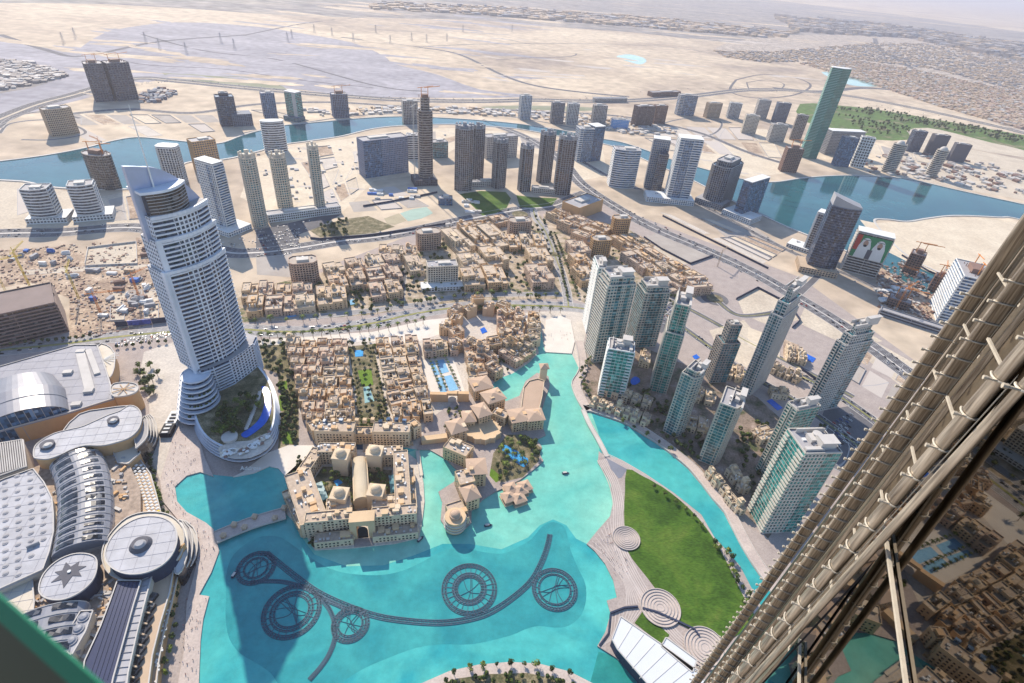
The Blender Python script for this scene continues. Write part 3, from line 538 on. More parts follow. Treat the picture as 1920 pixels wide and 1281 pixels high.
# pools
pool = water_mat('pool_water', (0.05, 0.30, 0.62), (0.08, 0.38, 0.72), 0.2, 0.05, 0.4, 1.0)
pale_pool = water_mat('pale_pool_water', (0.20, 0.42, 0.62), (0.26, 0.5, 0.7), 0.2, 0.05, 0.4, 1.0)
navy_pool = water_mat('deep_pool_water', (0.015, 0.10, 0.50), (0.02, 0.14, 0.6), 0.2, 0.05, 0.3, 1.0)
for pxs, z, m in [([(805, 679), (813, 677), (825, 702), (815, 705)], .35, pale_pool), ([(817, 676), (832, 674), (842, 697), (828, 701)], .35, pale_pool), ([(817, 709), (828, 707), (839, 735), (826, 737)], .35, pale_pool), ([(832, 706), (846, 703), (860, 730), (843, 734)], .35, pale_pool),
                  ([(665, 657), (681, 656), (681, 668), (666, 669)], .35, pool), ([(681, 726), (692, 724), (702, 752), (684, 756)], .35, MATS['pale_pond']), ([(625, 902), (636, 898), (643, 905), (632, 912)], Q + .3, pool),
                  ([(945, 836), (952, 836), (990, 860), (985, 874), (976, 873), (942, 846)], Q + .3, pool), ([(900, 617), (908, 613), (914, 622), (904, 626)], .5, navy_pool), ([(1183, 712), (1190, 706), (1198, 709), (1200, 716), (1190, 722), (1183, 719)], .5, navy_pool),
                  ([(1298, 668), (1306, 664), (1312, 670), (1304, 675)], .5, navy_pool), ([(1488, 655), (1496, 655), (1530, 672), (1524, 680), (1488, 664)], .5, navy_pool), ([(1437, 752), (1447, 748), (1468, 765), (1458, 770)], .5, navy_pool), ([(655, 563), (663, 561), (666, 570), (657, 572)], .5, pale_pool), ([(538, 590), (554, 587), (556, 593), (540, 596)], .4, pool)]:
    sheet('pool_water', smooth_path([tuple(q) for q in pxs], 2, True) if len(pxs) > 5 else pxs, z, m)
# fence lines / hoardings around plots
def hoarding(pxs, lbl, h=3.0, m='navy', w=0.8):
    p = [tuple(P(a, b)[:2]) for a, b in pxs]; c = p[0]; t = thing('site_hoarding', lbl, 'hoarding', (c[0], c[1], 0))
    for i in range(len(p) - 1):
        q = MB(); a = (p[i][0] - c[0], p[i][1] - c[1]); b = (p[i + 1][0] - c[0], p[i + 1][1] - c[1]); ribbon(q, [a, b], w, 0, h); mk('panel', q, m, t)
hoarding([(1207, 446), (1240, 468), (1294, 496), (1336, 481)], 'dark hoarding around the grey plot below the expressway', 4)
hoarding([(1242, 406), (1340, 455), (1440, 505)], 'long dark boundary wall beside the expressway', 4)
hoarding([(1380, 562), (1420, 541), (1478, 571), (1500, 602), (1485, 615)], 'dark boundary wall round the kerbed sand plot', 4)
hoarding([(582, 448), (600, 450), (690, 443), (770, 432), (835, 421)], 'navy hoarding between scrub plot and highway', 4)
hoarding([(681, 388), (730, 380), (820, 362)], 'dark wall below the white site cabins', 4)
hoarding([(1690, 480), (1740, 510), (1800, 535)], 'dark quay wall behind the cranes', 4)
hoarding([(1500, 692), (1560, 735)], 'dark wall beside the residence villas', 4)
hoarding([(160, 497), (166, 466), (256, 455), (258, 496), (160, 500)], 'low pale wall round the square excavated plot', 3, 'pale')
hoarding([(1144, 1152), (1170, 1142), (1195, 1140)], 'blue fence across the striped promenade by the lake', 3, 'navy', 1.4)
hoarding([(1204, 1143), (1230, 1150), (1268, 1167), (1300, 1182), (1310, 1196)], 'blue fence zigzag across the lawn corner', 3, 'navy', 1.6)
hoarding([(1144, 1152), (1140, 1190), (1123, 1212)], 'blue fence along the curved lake steps', 2.5, 'navy', 1.0)
# ------------------------------------------------------------------ towers
def seg(mb, p, q, s0, s1, off, t, z, h, m=0):
    """block along wall p->q between distances s0,s1, standing `off`..`off+t` outside, z..z+h"""
    dx, dy = q[0] - p[0], q[1] - p[1]; L = math.hypot(dx, dy); ux, uy = dx / L, dy / L; nx, ny = uy, -ux
    a = (p[0] + ux * s0, p[1] + uy * s0); b = (p[0] + ux * s1, p[1] + uy * s1)
    o1 = off + t
    v = []
    for zz in (z, z + h):
        v += [(a[0] + nx * off, a[1] + ny * off, zz), (b[0] + nx * off, b[1] + ny * off, zz), (b[0] + nx * o1, b[1] + ny * o1, zz), (a[0] + nx * o1, a[1] + ny * o1, zz)]
    mb.add(v, [(3, 2, 6, 7), (4, 7, 6, 5), (0, 1, 2, 3), (0, 3, 7, 4), (2, 1, 5, 6)], m)
def facade(fr, p, q, z0, z1, style, fh=3.6, sp=3.6, core=None):
    L = math.hypot(q[0] - p[0], q[1] - p[1])
    if L < 1.5: return
    parts = re.findall(r'([a-z])(\d*)', style); tot = sum(int(n or 1) for _, n in parts); s = 0
    nf = max(1, round((z1 - z0) / fh)); fh = (z1 - z0) / nf
    for c, n in parts:
        e = s + L * int(n or 1) / tot; W = e - s
        if c == 's': seg(fr, p, q, s, e, 0, 0.4, z0, z1 - z0)
        elif c == 'g':
            k = max(1, round(W / sp))
            for i in range(nf): seg(fr, p, q, s, e, 0, 0.55, z0 + i * fh, fh * 0.34)
            seg(fr, p, q, s, e, 0, 0.55, z1 - 0.6, 0.6)
            for i in range(k + 1):
                c0 = s + W * i / k; seg(fr, p, q, max(s, c0 - sp * .15), min(e, c0 + sp * .15), 0, 0.6, z0, z1 - z0)
        elif c == 'b':
            for i in range(nf): seg(fr, p, q, s, e, 0, 1.5, z0 + i * fh + .2, fh * .34)
            if W > 10: seg(fr, p, q, s, s + .5, 0, 1.1, z0, z1 - z0); seg(fr, p, q, e - .5, e, 0, 1.1, z0, z1 - z0)
            if W > 22: seg(fr, p, q, (s + e) / 2 - .3, (s + e) / 2 + .3, 0, 1.0, z0, z1 - z0)
        elif c == 'c':
            k = max(1, round(W / 4.5))
            for i in range(nf): seg(fr, p, q, s, e, 0, 0.16, z0 + i * fh, 0.6)
            for i in range(k + 1): c0 = s + W * i / k; seg(fr, p, q, max(s, c0 - .12), min(e, c0 + .12), 0, 0.2, z0, z1 - z0)
        elif c == 'v':
            k = max(1, round(W / 5))
            for i in range(nf): seg(fr, p, q, s, e, 0, 0.2, z0 + i * fh, fh * .16)
            for i in range(k + 1): c0 = s + W * i / k; seg(fr, p, q, max(s, c0 - .5), min(e, c0 + .5), 0, 0.8, z0, z1 - z0)
        s = e
def shape_pts(shape, w, d):
    if shape == 'rect': return [(0, 0), (w, 0), (w, d), (0, d)]
    if shape == 'cham': c = min(w, d) * .22; return [(c, 0), (w - c, 0), (w, c), (w, d - c), (w - c, d), (c, d), (0, d - c), (0, c)]
    if shape == 'cross':
        a, b = w * .2, d * .2; return [(a, 0), (w - a, 0), (w - a, b), (w, b), (w, d - b), (w - a, d - b), (w - a, d), (a, d), (a, d - b), (0, d - b), (0, b), (a, b)]
    if shape == 'round': return [(w / 2 + w / 2 * math.cos(2 * math.pi * i / 20 - math.pi / 2 - math.pi / 20), d / 2 + d / 2 * math.sin(2 * math.pi * i / 20 - math.pi / 2 - math.pi / 20)) for i in range(20)]
    if shape == 'bow':
        pts = [(w * i / 8, -d * .22 * math.sin(math.pi * i / 8)) for i in range(9)]; return pts + [(w, d), (0, d)]
    if shape == 'bowr':   # right side bowed
        return [(0, 0), (w, 0)] + [(w + d * .18 * math.sin(math.pi * i / 6), d * i / 6) for i in range(1, 6)] + [(w, d), (0, d)]
def inset(pts, k):
    cx = sum(p[0] for p in pts) / len(pts); cy = sum(p[1] for p in pts) / len(pts)
    return [(cx + (p[0] - cx) * k, cy + (p[1] - cy) * k) for p in pts]
def roof_clutter(parent, pts, z, rng, m='rooflight', n=5, big=True, name='rooftop_unit'):
    xs = [p[0] for p in pts]; ys = [p[1] for p in pts]; W = max(xs) - min(xs); D = max(ys) - min(ys); cx = (max(xs) + min(xs)) / 2; cy = (max(ys) + min(ys)) / 2
    if big:
        q = MB(); q.box(cx + rng.uniform(-.1, .1) * W, cy + rng.uniform(-.1, .1) * D, z, W * .42, D * .4, rng.uniform(3, 5)); mk('plant_room', q, m, parent)
    for _ in range(n):
        q = MB(); q.box(cx + rng.uniform(-.36, .36) * W, cy + rng.uniform(-.36, .36) * D, z, rng.uniform(1.5, 3.5), rng.uniform(1.5, 3.5), rng.uniform(1, 2.2)); mk(name, q, rng.choice(['pale', 'roofgrey', 'white']), parent)
TW = {}
def frame_of(A, B, C):
    a, b = P(*A), P(*B); e = (b - a); w = math.hypot(e.x, e.y); rot = math.atan2(e.y, e.x)
    if isinstance(C, (int, float)): d = C
    else:
        c = P(*C); nx, ny = -e.y / w, e.x / w; d = abs((c.x - b.x) * nx + (c.y - b.y) * ny)
    return a, w, d, rot
def tower(label, A, B, C, T, shape='rect', st=('g',), fr='cream', gl='gdark', roof='flat', fh=3.6, name='tower', cat='tower', sp=3.6, group=None, tiers=None, pod=None, seed=1, hmin=0, roofm='roofgrey'):
    rng = random.Random(seed + int(A[0]) * 7 + int(A[1])); far_ = P(*A).length > 1100
    fh, sp = (fh * 1.3, sp * 1.3) if far_ else (fh * 1.12, sp * 1.12)
    if any('b' in s_ for s_ in st): fh *= 1.12
    a, w, d, rot = frame_of(A, B, C); H = max(height(A, T), hmin) if not isinstance(T, (int, float)) else T
    t = thing(name, label, cat, (a.x, a.y, 0), rot, group)
    t['h'] = H; base = 0.0
    if pod:
        px0, py0, pw, pd, ph, pf = pod; q = MB(); P0 = [(px0, py0), (px0 + pw, py0), (px0 + pw, py0 + pd), (px0, py0 + pd)]
        q.prism(P0, 0, ph); pp = mk('podium', q, gl, t); q = MB()
        for i in range(4): facade(q, P0[i], P0[(i + 1) % 4], 0, ph, 'g', 4.2, 5)
        q.flat(P0, ph + .05); mk('podium_frame', q, pf, pp)
        roof_clutter(pp, [(px0, py0), (px0 + pw, py0 + pd)], ph, rng, n=4, big=False)
    pts = shape_pts(shape, w, d); tiers = tiers or [(0, 1, 1.0)]; zr = 0
    gq = MB(); q = MB()
    for (f0, f1, k) in tiers:
        pk = inset(pts, k); z0, z1 = H * f0, H * f1
        gq.prism(pk, z0, z1, 0)
        n = len(pk)
        for i in range(n):
            s_ = st[i % len(st)] if n == 4 else (st[0] if shape in ('round', 'cham') else (st[0] if shape == 'bow' and i < 8 else st[i % len(st)]))
            facade(q, pk[i], pk[(i + 1) % n], z0, z1, s_, fh, sp)
        # parapet
        for i in range(n): seg(q, pk[i], pk[(i + 1) % n], 0, math.hypot(pk[(i + 1) % n][0] - pk[i][0], pk[(i + 1) % n][1] - pk[i][1]), -0.6, 0.9, z1, 1.6)
        zr = z1
    mk('glazing', gq, gl, t); o = mk('facade_frame', q, fr, t); o['kind'] = 'stuff'
    q = MB(); q.flat(inset(pk, .99), zr + .06); mk('roof', q, roofm, t)
    cx = sum(p[0] for p in pk) / len(pk); cy = sum(p[1] for p in pk) / len(pk)
    if roof == 'flat': roof_clutter(t, pk, zr, rng, n=5)
    elif roof == 'screen':      # tall open screens and drums seen on the residence towers
        q = MB()
        k_ = rng.uniform(.85, 1.2)
        for (x, y, ww, dd, hh) in ((.68, .68, .34, .42, 8), (.45, .5, .3, .3, 4.5), (.86, .3, .12, .5, 3.5)): q.box(cx + (x - .5) * w, cy + (y - .5) * d, zr, w * ww, d * dd, hh * k_)
        q.box(cx + .2 * w, cy + .2 * d, zr + 8 * k_ + .5, w * .38, d * .46, .7, bottom=True); q.box(cx - .36 * w, cy + .05 * d, zr, .6, d * .8, 5)
        mk('roof_screen', q, 'pale', t)
        q = MB(); q.cyl(cx - w * .12, cy + d * .1, zr, min(w, d) * .14, 6, 14); mk('roof_drum', q, 'pale', t)
        roof_clutter(t, pk, zr, rng, n=6, big=False)
    elif roof == 'pins':       # crown of slim piers
        q = MB()
        for p in inset(pk, .9): q.box(p[0], p[1], zr, w * .12, d * .12, 9)
        q.box(cx, cy, zr, w * .5, d * .5, 6); q.box(cx, cy, zr + 6, w * .22, d * .22, 7); mk('crown', q, fr, t)
    elif roof == 'spire':
        q = MB(); q.hip(cx, cy, zr, w, d, 14); mk('crown', q, gl, t)
    elif roof == 'build':      # unfinished top
        q = MB()
        for i in range(10): q.box(cx + rng.uniform(-.4, .4) * w, cy + rng.uniform(-.4, .4) * d, zr, 1, 1, rng.uniform(2, 7))
        q.box(cx, cy, zr, w * .4, d * .4, 8); mk('rebar_core', q, 'rust', t)
        for k in range(2):
            q = MB(); x, y = cx + (k - .5) * w * .5, cy; q.bar((x, y, zr), (x, y, zr + 22), 1.2); q.bar((x - 8, y, zr + 20), (x + 26, y, zr + 24), 1.0); mk('tower_crane', q, 'orange', t)
    elif roof == 'slab':
        q = MB(); q.prism(inset(pk, 1.03), zr + 3, zr + 4.2, bottom=True); q.box(cx, cy, zr, w * .8, d * .6, 3); mk('roof_canopy', q, 'white', t)
    elif roof == 'dome':
        q = MB(); q.dome(cx, cy, zr, min(w, d) * .42, None, 16, 5); mk('roof_dome', q, 'pale', t)
    TW[label] = (t, w, d, H); return t, w, d, H
# ---- right hand residence towers
rs = dict(fr=mat('residence_stone', (0.50, 0.47, 0.42), .8), gl='gteal', roof='screen', name='residence_tower', cat='apartment tower', sp=3.4)
tower('slim green-glazed residence tower with white balcony edges behind the curved cream one', (1093, 600), (1100, 625), 12, (1119, 482), 'rect', ('b', 'g', 'g', 'g'), **{**rs, 'fr': 'white', 'gl': 'ggreen'})
tower('tall cream residence tower with curved white-banded sunlit side above the water steps', (1097, 655), (1112, 680), (1148, 658), (1124, 503), 'rect', ('b', 'g2c1g1c1g1', 'g', 'g'), **rs, tiers=[(0, .93, 1), (.93, 1.0, .84)])
tower('grey-cream residence tower with dark glazed centre strip, second from the water steps', (1172, 630), (1185, 652), (1222, 640), (1197, 522), 'rect', ('c', 'g1c2g1', 'g', 'g'), **rs, tiers=[(0, .92, 1), (.92, 1.0, .82)])
tower('residence tower with bright green glass strips between cream columns and stepped grey crown', (1217, 732), (1248, 740), (1275, 712), (1253, 604), 'rect', ('v1c2v1c2g1', 'g', 'g', 'g'), **{**rs, 'gl': 'ggreen'}, tiers=[(0, .86, 1), (.86, 1.22, .8)])
tower('dark slim residence tower with stepped top behind the green-striped one', (1318, 700), (1330, 718), (1352, 705), (1345, 615), 'rect', ('g', 'g2c1', 'g', 'g'), **{**rs, 'fr': 'conc', 'roof': 'flat'}, tiers=[(0, .85, 1), (.85, 1.2, .62)])
tower('low residence tower with wide emerald glass front and white louvred edges beside the lake', (1122, 742), (1167, 750), 24, (1141, 655), 'rect', ('b1c3b1', 'b', 'g', 'b'), **{**rs, 'fr': 'white', 'gl': 'ggreen'})
tower('white residence tower with rounded right side and teal glass strip nearest the canal bend', (1243, 808), (1264, 820), (1287, 802), (1279, 690), 'bowr', ('g1c2g1', 'g', 'g', 'g', 'g', 'g', 'g', 'g', 'g'), **rs, tiers=[(0, .93, 1), (.93, 1.0, .8)])
tower('tallest brown-grey residence tower with stepped glass pinnacle', (1386, 731), (1406, 742), (1449, 722), (1455, 566), 'rect', ('g2c1g2', 'g', 'g', 'g'), **{**rs, 'fr': 'pale', 'gl': 'gteal'}, tiers=[(0, .88, 1), (.88, 1.0, .82), (1.0, 1.12, .45)])
tower('grey residence tower with dark glass spine rising behind the twin green towers', (1505, 762), (1520, 775), (1555, 752), (1576, 622), 'rect', ('g2c1g2', 'g2c1', 'g', 'g'), **{**rs, 'fr': 'pale', 'gl': 'gteal'}, tiers=[(0, .9, 1), (.9, 1.0, .82), (1.0, 1.1, .5)])
tower('white residence tower with fan-shaped wing roof and teal glass strip above the canal', (1309, 863), (1336, 874), (1372, 850), (1351, 757), 'bowr', ('g1c3v1', 'g', 'g', 'g', 'g', 'g', 'g', 'g', 'g'), **rs)
tower('green-glazed residence tower with pale central rib standing behind the nearest one', (1416, 880), (1431, 897), 30, (1477, 755), 'rect', ('g2v1g2', 'c', 'g', 'g'), **{**rs, 'gl': 'ggreen'})
tower('nearest residence tower with curved jade glass front, louvred white edges and cream gridded side', (1402, 952), (1428, 1000), (1482, 985), (1478, 806), 'rect', ('b2c5b3', 'g3c2', 'g', 'g'), **{**rs, 'gl': 'ggreen'})
# ---- left and centre towers
tower('beige and green apartment tower, leftmost of the three slim ones', (480, 428), (505, 423), 24, (456, 300), 'cham', ('g',), 'cream', 'gteal', 'pins', cat='apartment tower')
tower('beige and green apartment tower, middle of the three slim ones', (524, 394), (551, 391), 24, (507, 299), 'cham', ('g',), 'cream', 'gteal', 'pins', cat='apartment tower')
tower('beige and green apartment tower, rightmost and tallest-looking of the three slim ones', (596, 402), (612, 400), 24, (578, 283), 'cham', ('g',), 'cream', 'gteal', 'pins', cat='apartment tower')
tower('white gridded tower with blue glass flank just right of the curved tall hotel', (396, 425), (428, 436), (450, 430), (365, 302), 'rect', ('g3c1v1', 'b', 'g', 'g'), 'white', 'gblue', 'slab', pod=(-8, -14, 70, 50, 9, 'white'), cat='apartment tower')
tower('white tower with dark vertical window strips standing in front of the creek', (308, 345), (345, 347), 28, (292, 278), 'cham', ('v',), 'white', 'gnavy', 'slab')
tower('salmon-orange gridded tower behind the white gridded one', (374, 325), (416, 318), 30, (356, 268), 'rect', ('g',), 'tan', 'ggrey', 'flat')
tower('white banded double-lobed tower on the creek bank', (498, 288), (541, 286), 26, (492, 232), 'round', ('b',), 'white', 'ggrey', 'slab')
tower('round-topped dark glass tower under construction beside the creek with orange hoist', (166, 352), (214, 360), 34, (128, 290), 'round', ('c',), 'conc', 'gdark', 'build', name='unfinished_tower')
tower('curved twin banded tower, the left one of the pair by the highway', (64, 418), (112, 416), 26, (38, 356), 'bow', ('b',), 'white', 'ggrey', 'flat', pod=(-8, -6, 60, 40, 10, 'white'), group='curved banded twins')
tower('curved twin banded tower, the right one of the pair by the highway', (150, 414), (196, 410), 26, (114, 351), 'bow', ('b',), 'white', 'ggrey', 'flat', pod=(-8, -6, 60, 40, 10, 'white'), group='curved banded twins')
tower('grey gridded slab tower with beige left edge on the far creek bank', (100, 257), (150, 250), 26, (68, 208), 'bow', ('g',), 'sand', 'gdark', 'flat')
for i, (a_, b_, c_, lb) in enumerate([((181, 192), (214, 190), (160, 121), 'left half of the huge dark blue unfinished twin block in the desert'), ((222, 190), (261, 186), (201, 120), 'right half of the huge dark blue unfinished twin block in the desert')]):
    tower(lb, a_, b_, 46, c_, 'rect', ('g',), 'dark', 'gnavy', 'build', name='unfinished_block', fh=4.5, sp=6)
tower('dark blue stepped glass office tower on the far creek bank, upper left', (416, 238), (449, 236), 34, (401, 183), 'rect', ('c',), 'bluegrey', 'gnavy', 'flat', tiers=[(0, 1, 1), (1, 1.1, .5)], pod=(30, -8, 50, 40, 32, 'bluegrey'))
tower('pair-slab blue-grey tower left of the green-sided one across the creek', (497, 222), (521, 221), 26, (491, 176), 'rect', ('v',), 'lilac', 'gblue', 'flat')
tower('pale green-sided tower with flat canopy across the creek', (540, 224), (560, 228), 26, (530, 173), 'rect', ('c2s1', 'c', 'c', 'c'), 'pale', 'ggreen', 'slab', pod=(-6, -10, 52, 30, 12, 'bluegrey'))
tower('blue-grey unfinished tower reflected in the creek', (627, 222), (655, 221), 30, (626, 178), 'rect', ('v',), 'lilac', 'gnavy', 'build', name='unfinished_tower')
tower('wide navy glass hotel block with fine grid right side on the sand flat', (686, 335), (766, 323), 34, (681, 266), 'rect', ('c2g3', 'g', 'g', 'g'), 'lilac', 'gblue', 'flat', cat='hotel', sp=3.2)
tower('very slender brown tower under construction with lattice crane top', (789, 346), (812, 345), 24, (785, 210), 'cham', ('b',), 'conc', 'gpurple', 'build', name='unfinished_tower', tiers=[(0, 1, 1), (1, 1.16, .6)], pod=(-16, -12, 52, 44, 14, 'dark'))
tower('blue-beige tower directly behind the slender unfinished one', (757, 233), (784, 233), 30, (753, 190), 'rect', ('v', 'c', 'g', 'g'), 'pale', 'gnavy', 'flat')
ex = dict(shape='cross', st=('v',), fr='grey', gl='gpurple', roof='pins', cat='apartment tower', group='dark ribbed towers of the business district')
for A, B, d, T, lb in [((852, 358), (884, 360), 32, (851, 243), 'broadest dark ribbed tower, left end of the cluster above the crescent lawn'), ((885, 338), (907, 336), 24, (884, 243), 'dark ribbed tower tucked just right of the broadest one'),
                       ((929, 356), (949, 353), 24, (928, 270), 'slim dark ribbed tower above the middle of the crescent lawn'), ((975, 361), (995, 360), 24, (974, 280), 'shorter slim ribbed tower, centre of the dark cluster'),
                       ((1012, 345), (1034, 343), 24, (1018, 255), 'rear dark ribbed tower with twin-column face'), ((1038, 366), (1068, 368), 26, (1046, 262), 'rightmost dark ribbed tower of the cluster beside the tan parking block')]:
    tower(lb, A, B, d, T, **ex)
tower('blue glass office tower left part with white banded side behind the ribbed cluster', (1080, 304), (1106, 304), 34, (1083, 242), 'rect', ('b1c3', 'c', 'c', 'c'), 'white', 'gblue', 'flat')
tower('dark blue glass office tower with sloping canopy, right of its banded neighbour', (1107, 303), (1125, 301), 34, (1110, 240), 'rect', ('c',), 'bluegrey', 'gblue', 'slab')
tower('broad white-and-blue banded tower with bowed front beside the expressway', (1142, 350), (1188, 353), 30, (1152, 280), 'bow', ('b',), 'white', 'gblue', 'flat')
tower('pale grey slab tower behind the pointed dark one', (1207, 352), (1236, 356), 30, (1222, 262), 'rect', ('g', 'b', 'g', 'g'), 'grey', 'gblue', 'slab')
tower('narrow dark glass tower with pyramid tip', (1221, 360), (1238, 362), 14, (1232, 290), 'rect', ('c',), 'grey', 'gnavy', 'spire')
tower('tall blue glass tower with white banded flanks and big white flat crown', (1248, 378), (1288, 382), 34, (1277, 262), 'rect', ('b1c2b2', 'b', 'g', 'g'), 'white', 'gblue', 'slab', pod=(-48, -14, 110, 46, 12, 'white'))
tower('dark grey stepped tower beside the creek bridge', (1312, 380), (1346, 391), (1368, 372), (1334, 300), 'cham', ('v',), 'grey', 'gnavy', 'flat', tiers=[(0, .9, 1), (.9, 1, .75)], pod=(-10, -8, 66, 50, 12, 'grey'))
tower('deep blue glass tower with pale corner line and white slatted podium', (1373, 405), (1388, 411), (1418, 398), (1394, 340), 'rect', ('c', 'c', 'c', 'c'), 'bluegrey', 'gblue', 'slab', pod=(-20, -14, 70, 50, 12, 'white'))
# far side small towers
for A, B, d, T, st, fr, gl, lb in [
    ((975, 225), (994, 225), 22, (975, 180), 'v', 'white', 'gblue', 'white-framed blue tower on the creek bank at centre'), ((1033, 232), (1055, 233), 24, (1035, 193), 'v', 'grey', 'gnavy', 'dark tower left of the pale twin-strip one across the creek'),
    ((1062, 234), (1082, 235), 22, (1065, 195), 'v', 'white', 'ggrey', 'pale tower with two dark window strips across the creek'), ((1110, 234), (1134, 235), 22, (1113, 198), 'v', 'pale', 'ggrey', 'pale grey tower behind the blue glass offices'),
    ((1190, 238), (1222, 237), 26, (1194, 200), 'v', 'brown', 'gpurple', 'wide purple-brown tower among the far plots'), ((1225, 232), (1246, 232), 22, (1229, 199), 'g', 'rust', 'gpurple', 'narrow rust-brown tower among the far plots'),
    ((1268, 216), (1300, 218), 26, (1272, 178), 'b1c3', 'pale', 'gblue', 'pale terraced tower with podium among the far plots'), ((1324, 222), (1348, 222), 22, (1328, 194), 'g', 'sand', 'ggrey', 'square beige far tower right of the terraced one'),
    ((1363, 222), (1384, 224), 20, (1368, 193), 'v', 'white', 'gnavy', 'white tower with three dark stripes among the far plots'), ((1414, 222), (1436, 224), 22, (1420, 187), 'g', 'pale', 'ggrey', 'tallest beige tower on the far right plots'),
    ((1390, 250), (1415, 253), 22, (1398, 216), 'g', 'cream', 'ggrey', 'cream tower in front of the tallest beige one'), ((1449, 230), (1472, 232), 22, (1458, 193), 'g', 'bluegrey', 'gnavy', 'blue-grey tower left of the unfinished gridded one'),
    ((1440, 266), (1468, 268), 22, (1452, 234), 'g', 'pale', 'ggrey', 'pale low tower left of the leaning green tower'), ((1480, 262), (1500, 265), 20, (1492, 215), 'g', 'conc', 'gdark', 'unfinished gridded tower just behind the leaning green one'),
    ((1564, 312), (1590, 314), 22, (1582, 258), 'c', 'bluegrey', 'gblue', 'dark blue slab tower left of the white one with square holes'), ((1700, 284), (1722, 286), 22, (1716, 246), 'v', 'bluegrey', 'gnavy', 'blue-grey tower with lifted corner by the golf course'),
    ((1738, 290), (1765, 292), 22, (1756, 254), 's', 'dark', 'gdark', 'dark windowless slab left of its smaller twin near the golf course'), ((1778, 302), (1806, 306), 22, (1794, 270), 's', 'dark', 'gdark', 'dark windowless slab, rightmost near the golf course')]:
    tower(lb, A, B, d, T, 'rect', (st,), fr, gl, 'flat')
tower('white tower pierced by scattered square openings', (1594, 312), (1618, 316), 22, (1612, 256), 'rect', ('g',), 'white', 'gdark', 'flat', sp=6, fh=6)
tower('beige round banded tower, left of the two by the creek on the right', (1655, 324), (1680, 327), 26, (1672, 270), 'round', ('b',), 'cream', 'ggrey', 'dome')
tower('beige round banded tower, right of the two by the creek on the right', (1736, 332), (1757, 335), 26, (1748, 280), 'round', ('b',), 'cream', 'ggrey', 'dome')
tower('reddish unfinished tower in front of the leaning green tower', (1463, 322), (1492, 325), 24, (1476, 278), 'rect', ('g',), 'rust', 'gdark', 'build', name='unfinished_tower')
# green slanted tower: leaning flanks, two faces
a, wd, dp, rt = frame_of((1501, 296), (1531, 300), 30); H = height((1510, 298), (1566, 128))
t = thing('leaning_green_tower', 'very tall green glass tower whose faces taper and lean, lit face banded', 'skyscraper', (a.x, a.y, 0), rt)
b0 = [(0, 0), (wd, 0), (wd, dp), (0, dp)]; b1 = [(wd * .05, 0), (wd * 1.15, 0), (wd * 1.15, dp), (wd * .05, dp)]
b0 = [(0, 8), (wd * .45, 0), (wd, 6), (wd * .9, dp), (0, dp)]; b1 = [(-wd * .05, 8), (wd * .5, 0), (wd * 1.05, 8), (wd * .95, dp), (0, dp)]
q = MB(); q.prism(b0, 0, H, top=b1); mk('glazing', q, glass_mat('jade_glass', (0.02, 0.14, 0.12), 8, .12, .5, .15, .02), t)
q = MB(); nf = int(H / 4.2)
for i in range(nf):
    f = i / nf; lv = [(b0[k][0] + (b1[k][0] - b0[k][0]) * f, b0[k][1] + (b1[k][1] - b0[k][1]) * f) for k in range(5)]
    L = math.dist(lv[0], lv[1]); seg(q, lv[0], lv[1], 0, L, 0, .7, i * 4.2, 1.5); L = math.dist(lv[1], lv[2]); seg(q, lv[1], lv[2], 0, L, 0, .15, i * 4.2, .5); L = math.dist(lv[4], lv[0]); seg(q, lv[4], lv[0], 0, L, 0, .7, i * 4.2, 1.5)
o = mk('floor_band', q, mat('mint', (0.20, 0.36, 0.33)), t); o['kind'] = 'stuff'
q = MB(); q.prism(inset(b1, 1.02), H, H + 1.5); mk('roof', q, 'white', t)
# dark curved tower and portrait block by the creek
t, w_, d_, H = tower('tall navy glass tower with curved sloping crown beside the creek', (1509, 506), (1560, 516), 26, (1557, 385), 'bow', ('c',), 'bluegrey', 'gnavy', 'none', pod=(-14, -16, 66, 50, 12, 'sand'))
q = MB(); pts = shape_pts('bow', w_, d_); n = len(pts)
q.add([(p[0], p[1], H) for p in pts] + [(p[0], p[1], H + 4 + 14 * (1 - p[0] / w_)) for p in pts], [(i, (i + 1) % n, n + (i + 1) % n, n + i) for i in range(n)] + [tuple(range(n, 2 * n))]); mk('crown', q, 'grey', t)
tower('white framed tower with two navy glass panels left of the curved navy tower', (1503, 470), (1521, 476), 24, (1523, 398), 'rect', ('s1c4s1',), 'white', 'gnavy', 'slab', pod=(-30, -6, 60, 34, 8, 'white'))
t, w_, d_, H = tower('dark office block wrapped in a giant banner of two men in white headdresses', (1577, 506), (1640, 522), 28, (1609, 436), 'rect', ('b',), 'pale', 'gdark', 'slab')
# flat printed banner on the front
def disc(mb, x, z, rx, rz, y, n=14, m=0): mb.add([(x + rx * math.cos(2 * math.pi * i / n), y, z + rz * math.sin(2 * math.pi * i / n)) for i in range(n)], [tuple(range(n))], m)
q = MB(); y = -1.7; z0, z1 = H * .42, H * .98
def rectf(mb, x0, x1, za, zb, y, m=0): mb.add([(x0, y, za), (x1, y, za), (x1, y, zb), (x0, y, zb)], [(0, 1, 2, 3)], m)
q.add([(1, y, z0), (w_ - 1, y, z0), (w_ - 1, y, z1), (1, y, z1), (1, y + .3, z0), (w_ - 1, y + .3, z0), (w_ - 1, y + .3, z1), (1, y + .3, z1)], [(0, 1, 2, 3), (1, 5, 6, 2), (4, 0, 3, 7), (3, 2, 6, 7), (4, 5, 1, 0)]); ban = mk('banner', q, mat('banner_green', (0.03, 0.22, 0.09), .6), t)
q = MB(); rectf(q, 1, w_ * .16, H * .6, z1, y - .05); mk('red_field', q, 'red', ban)
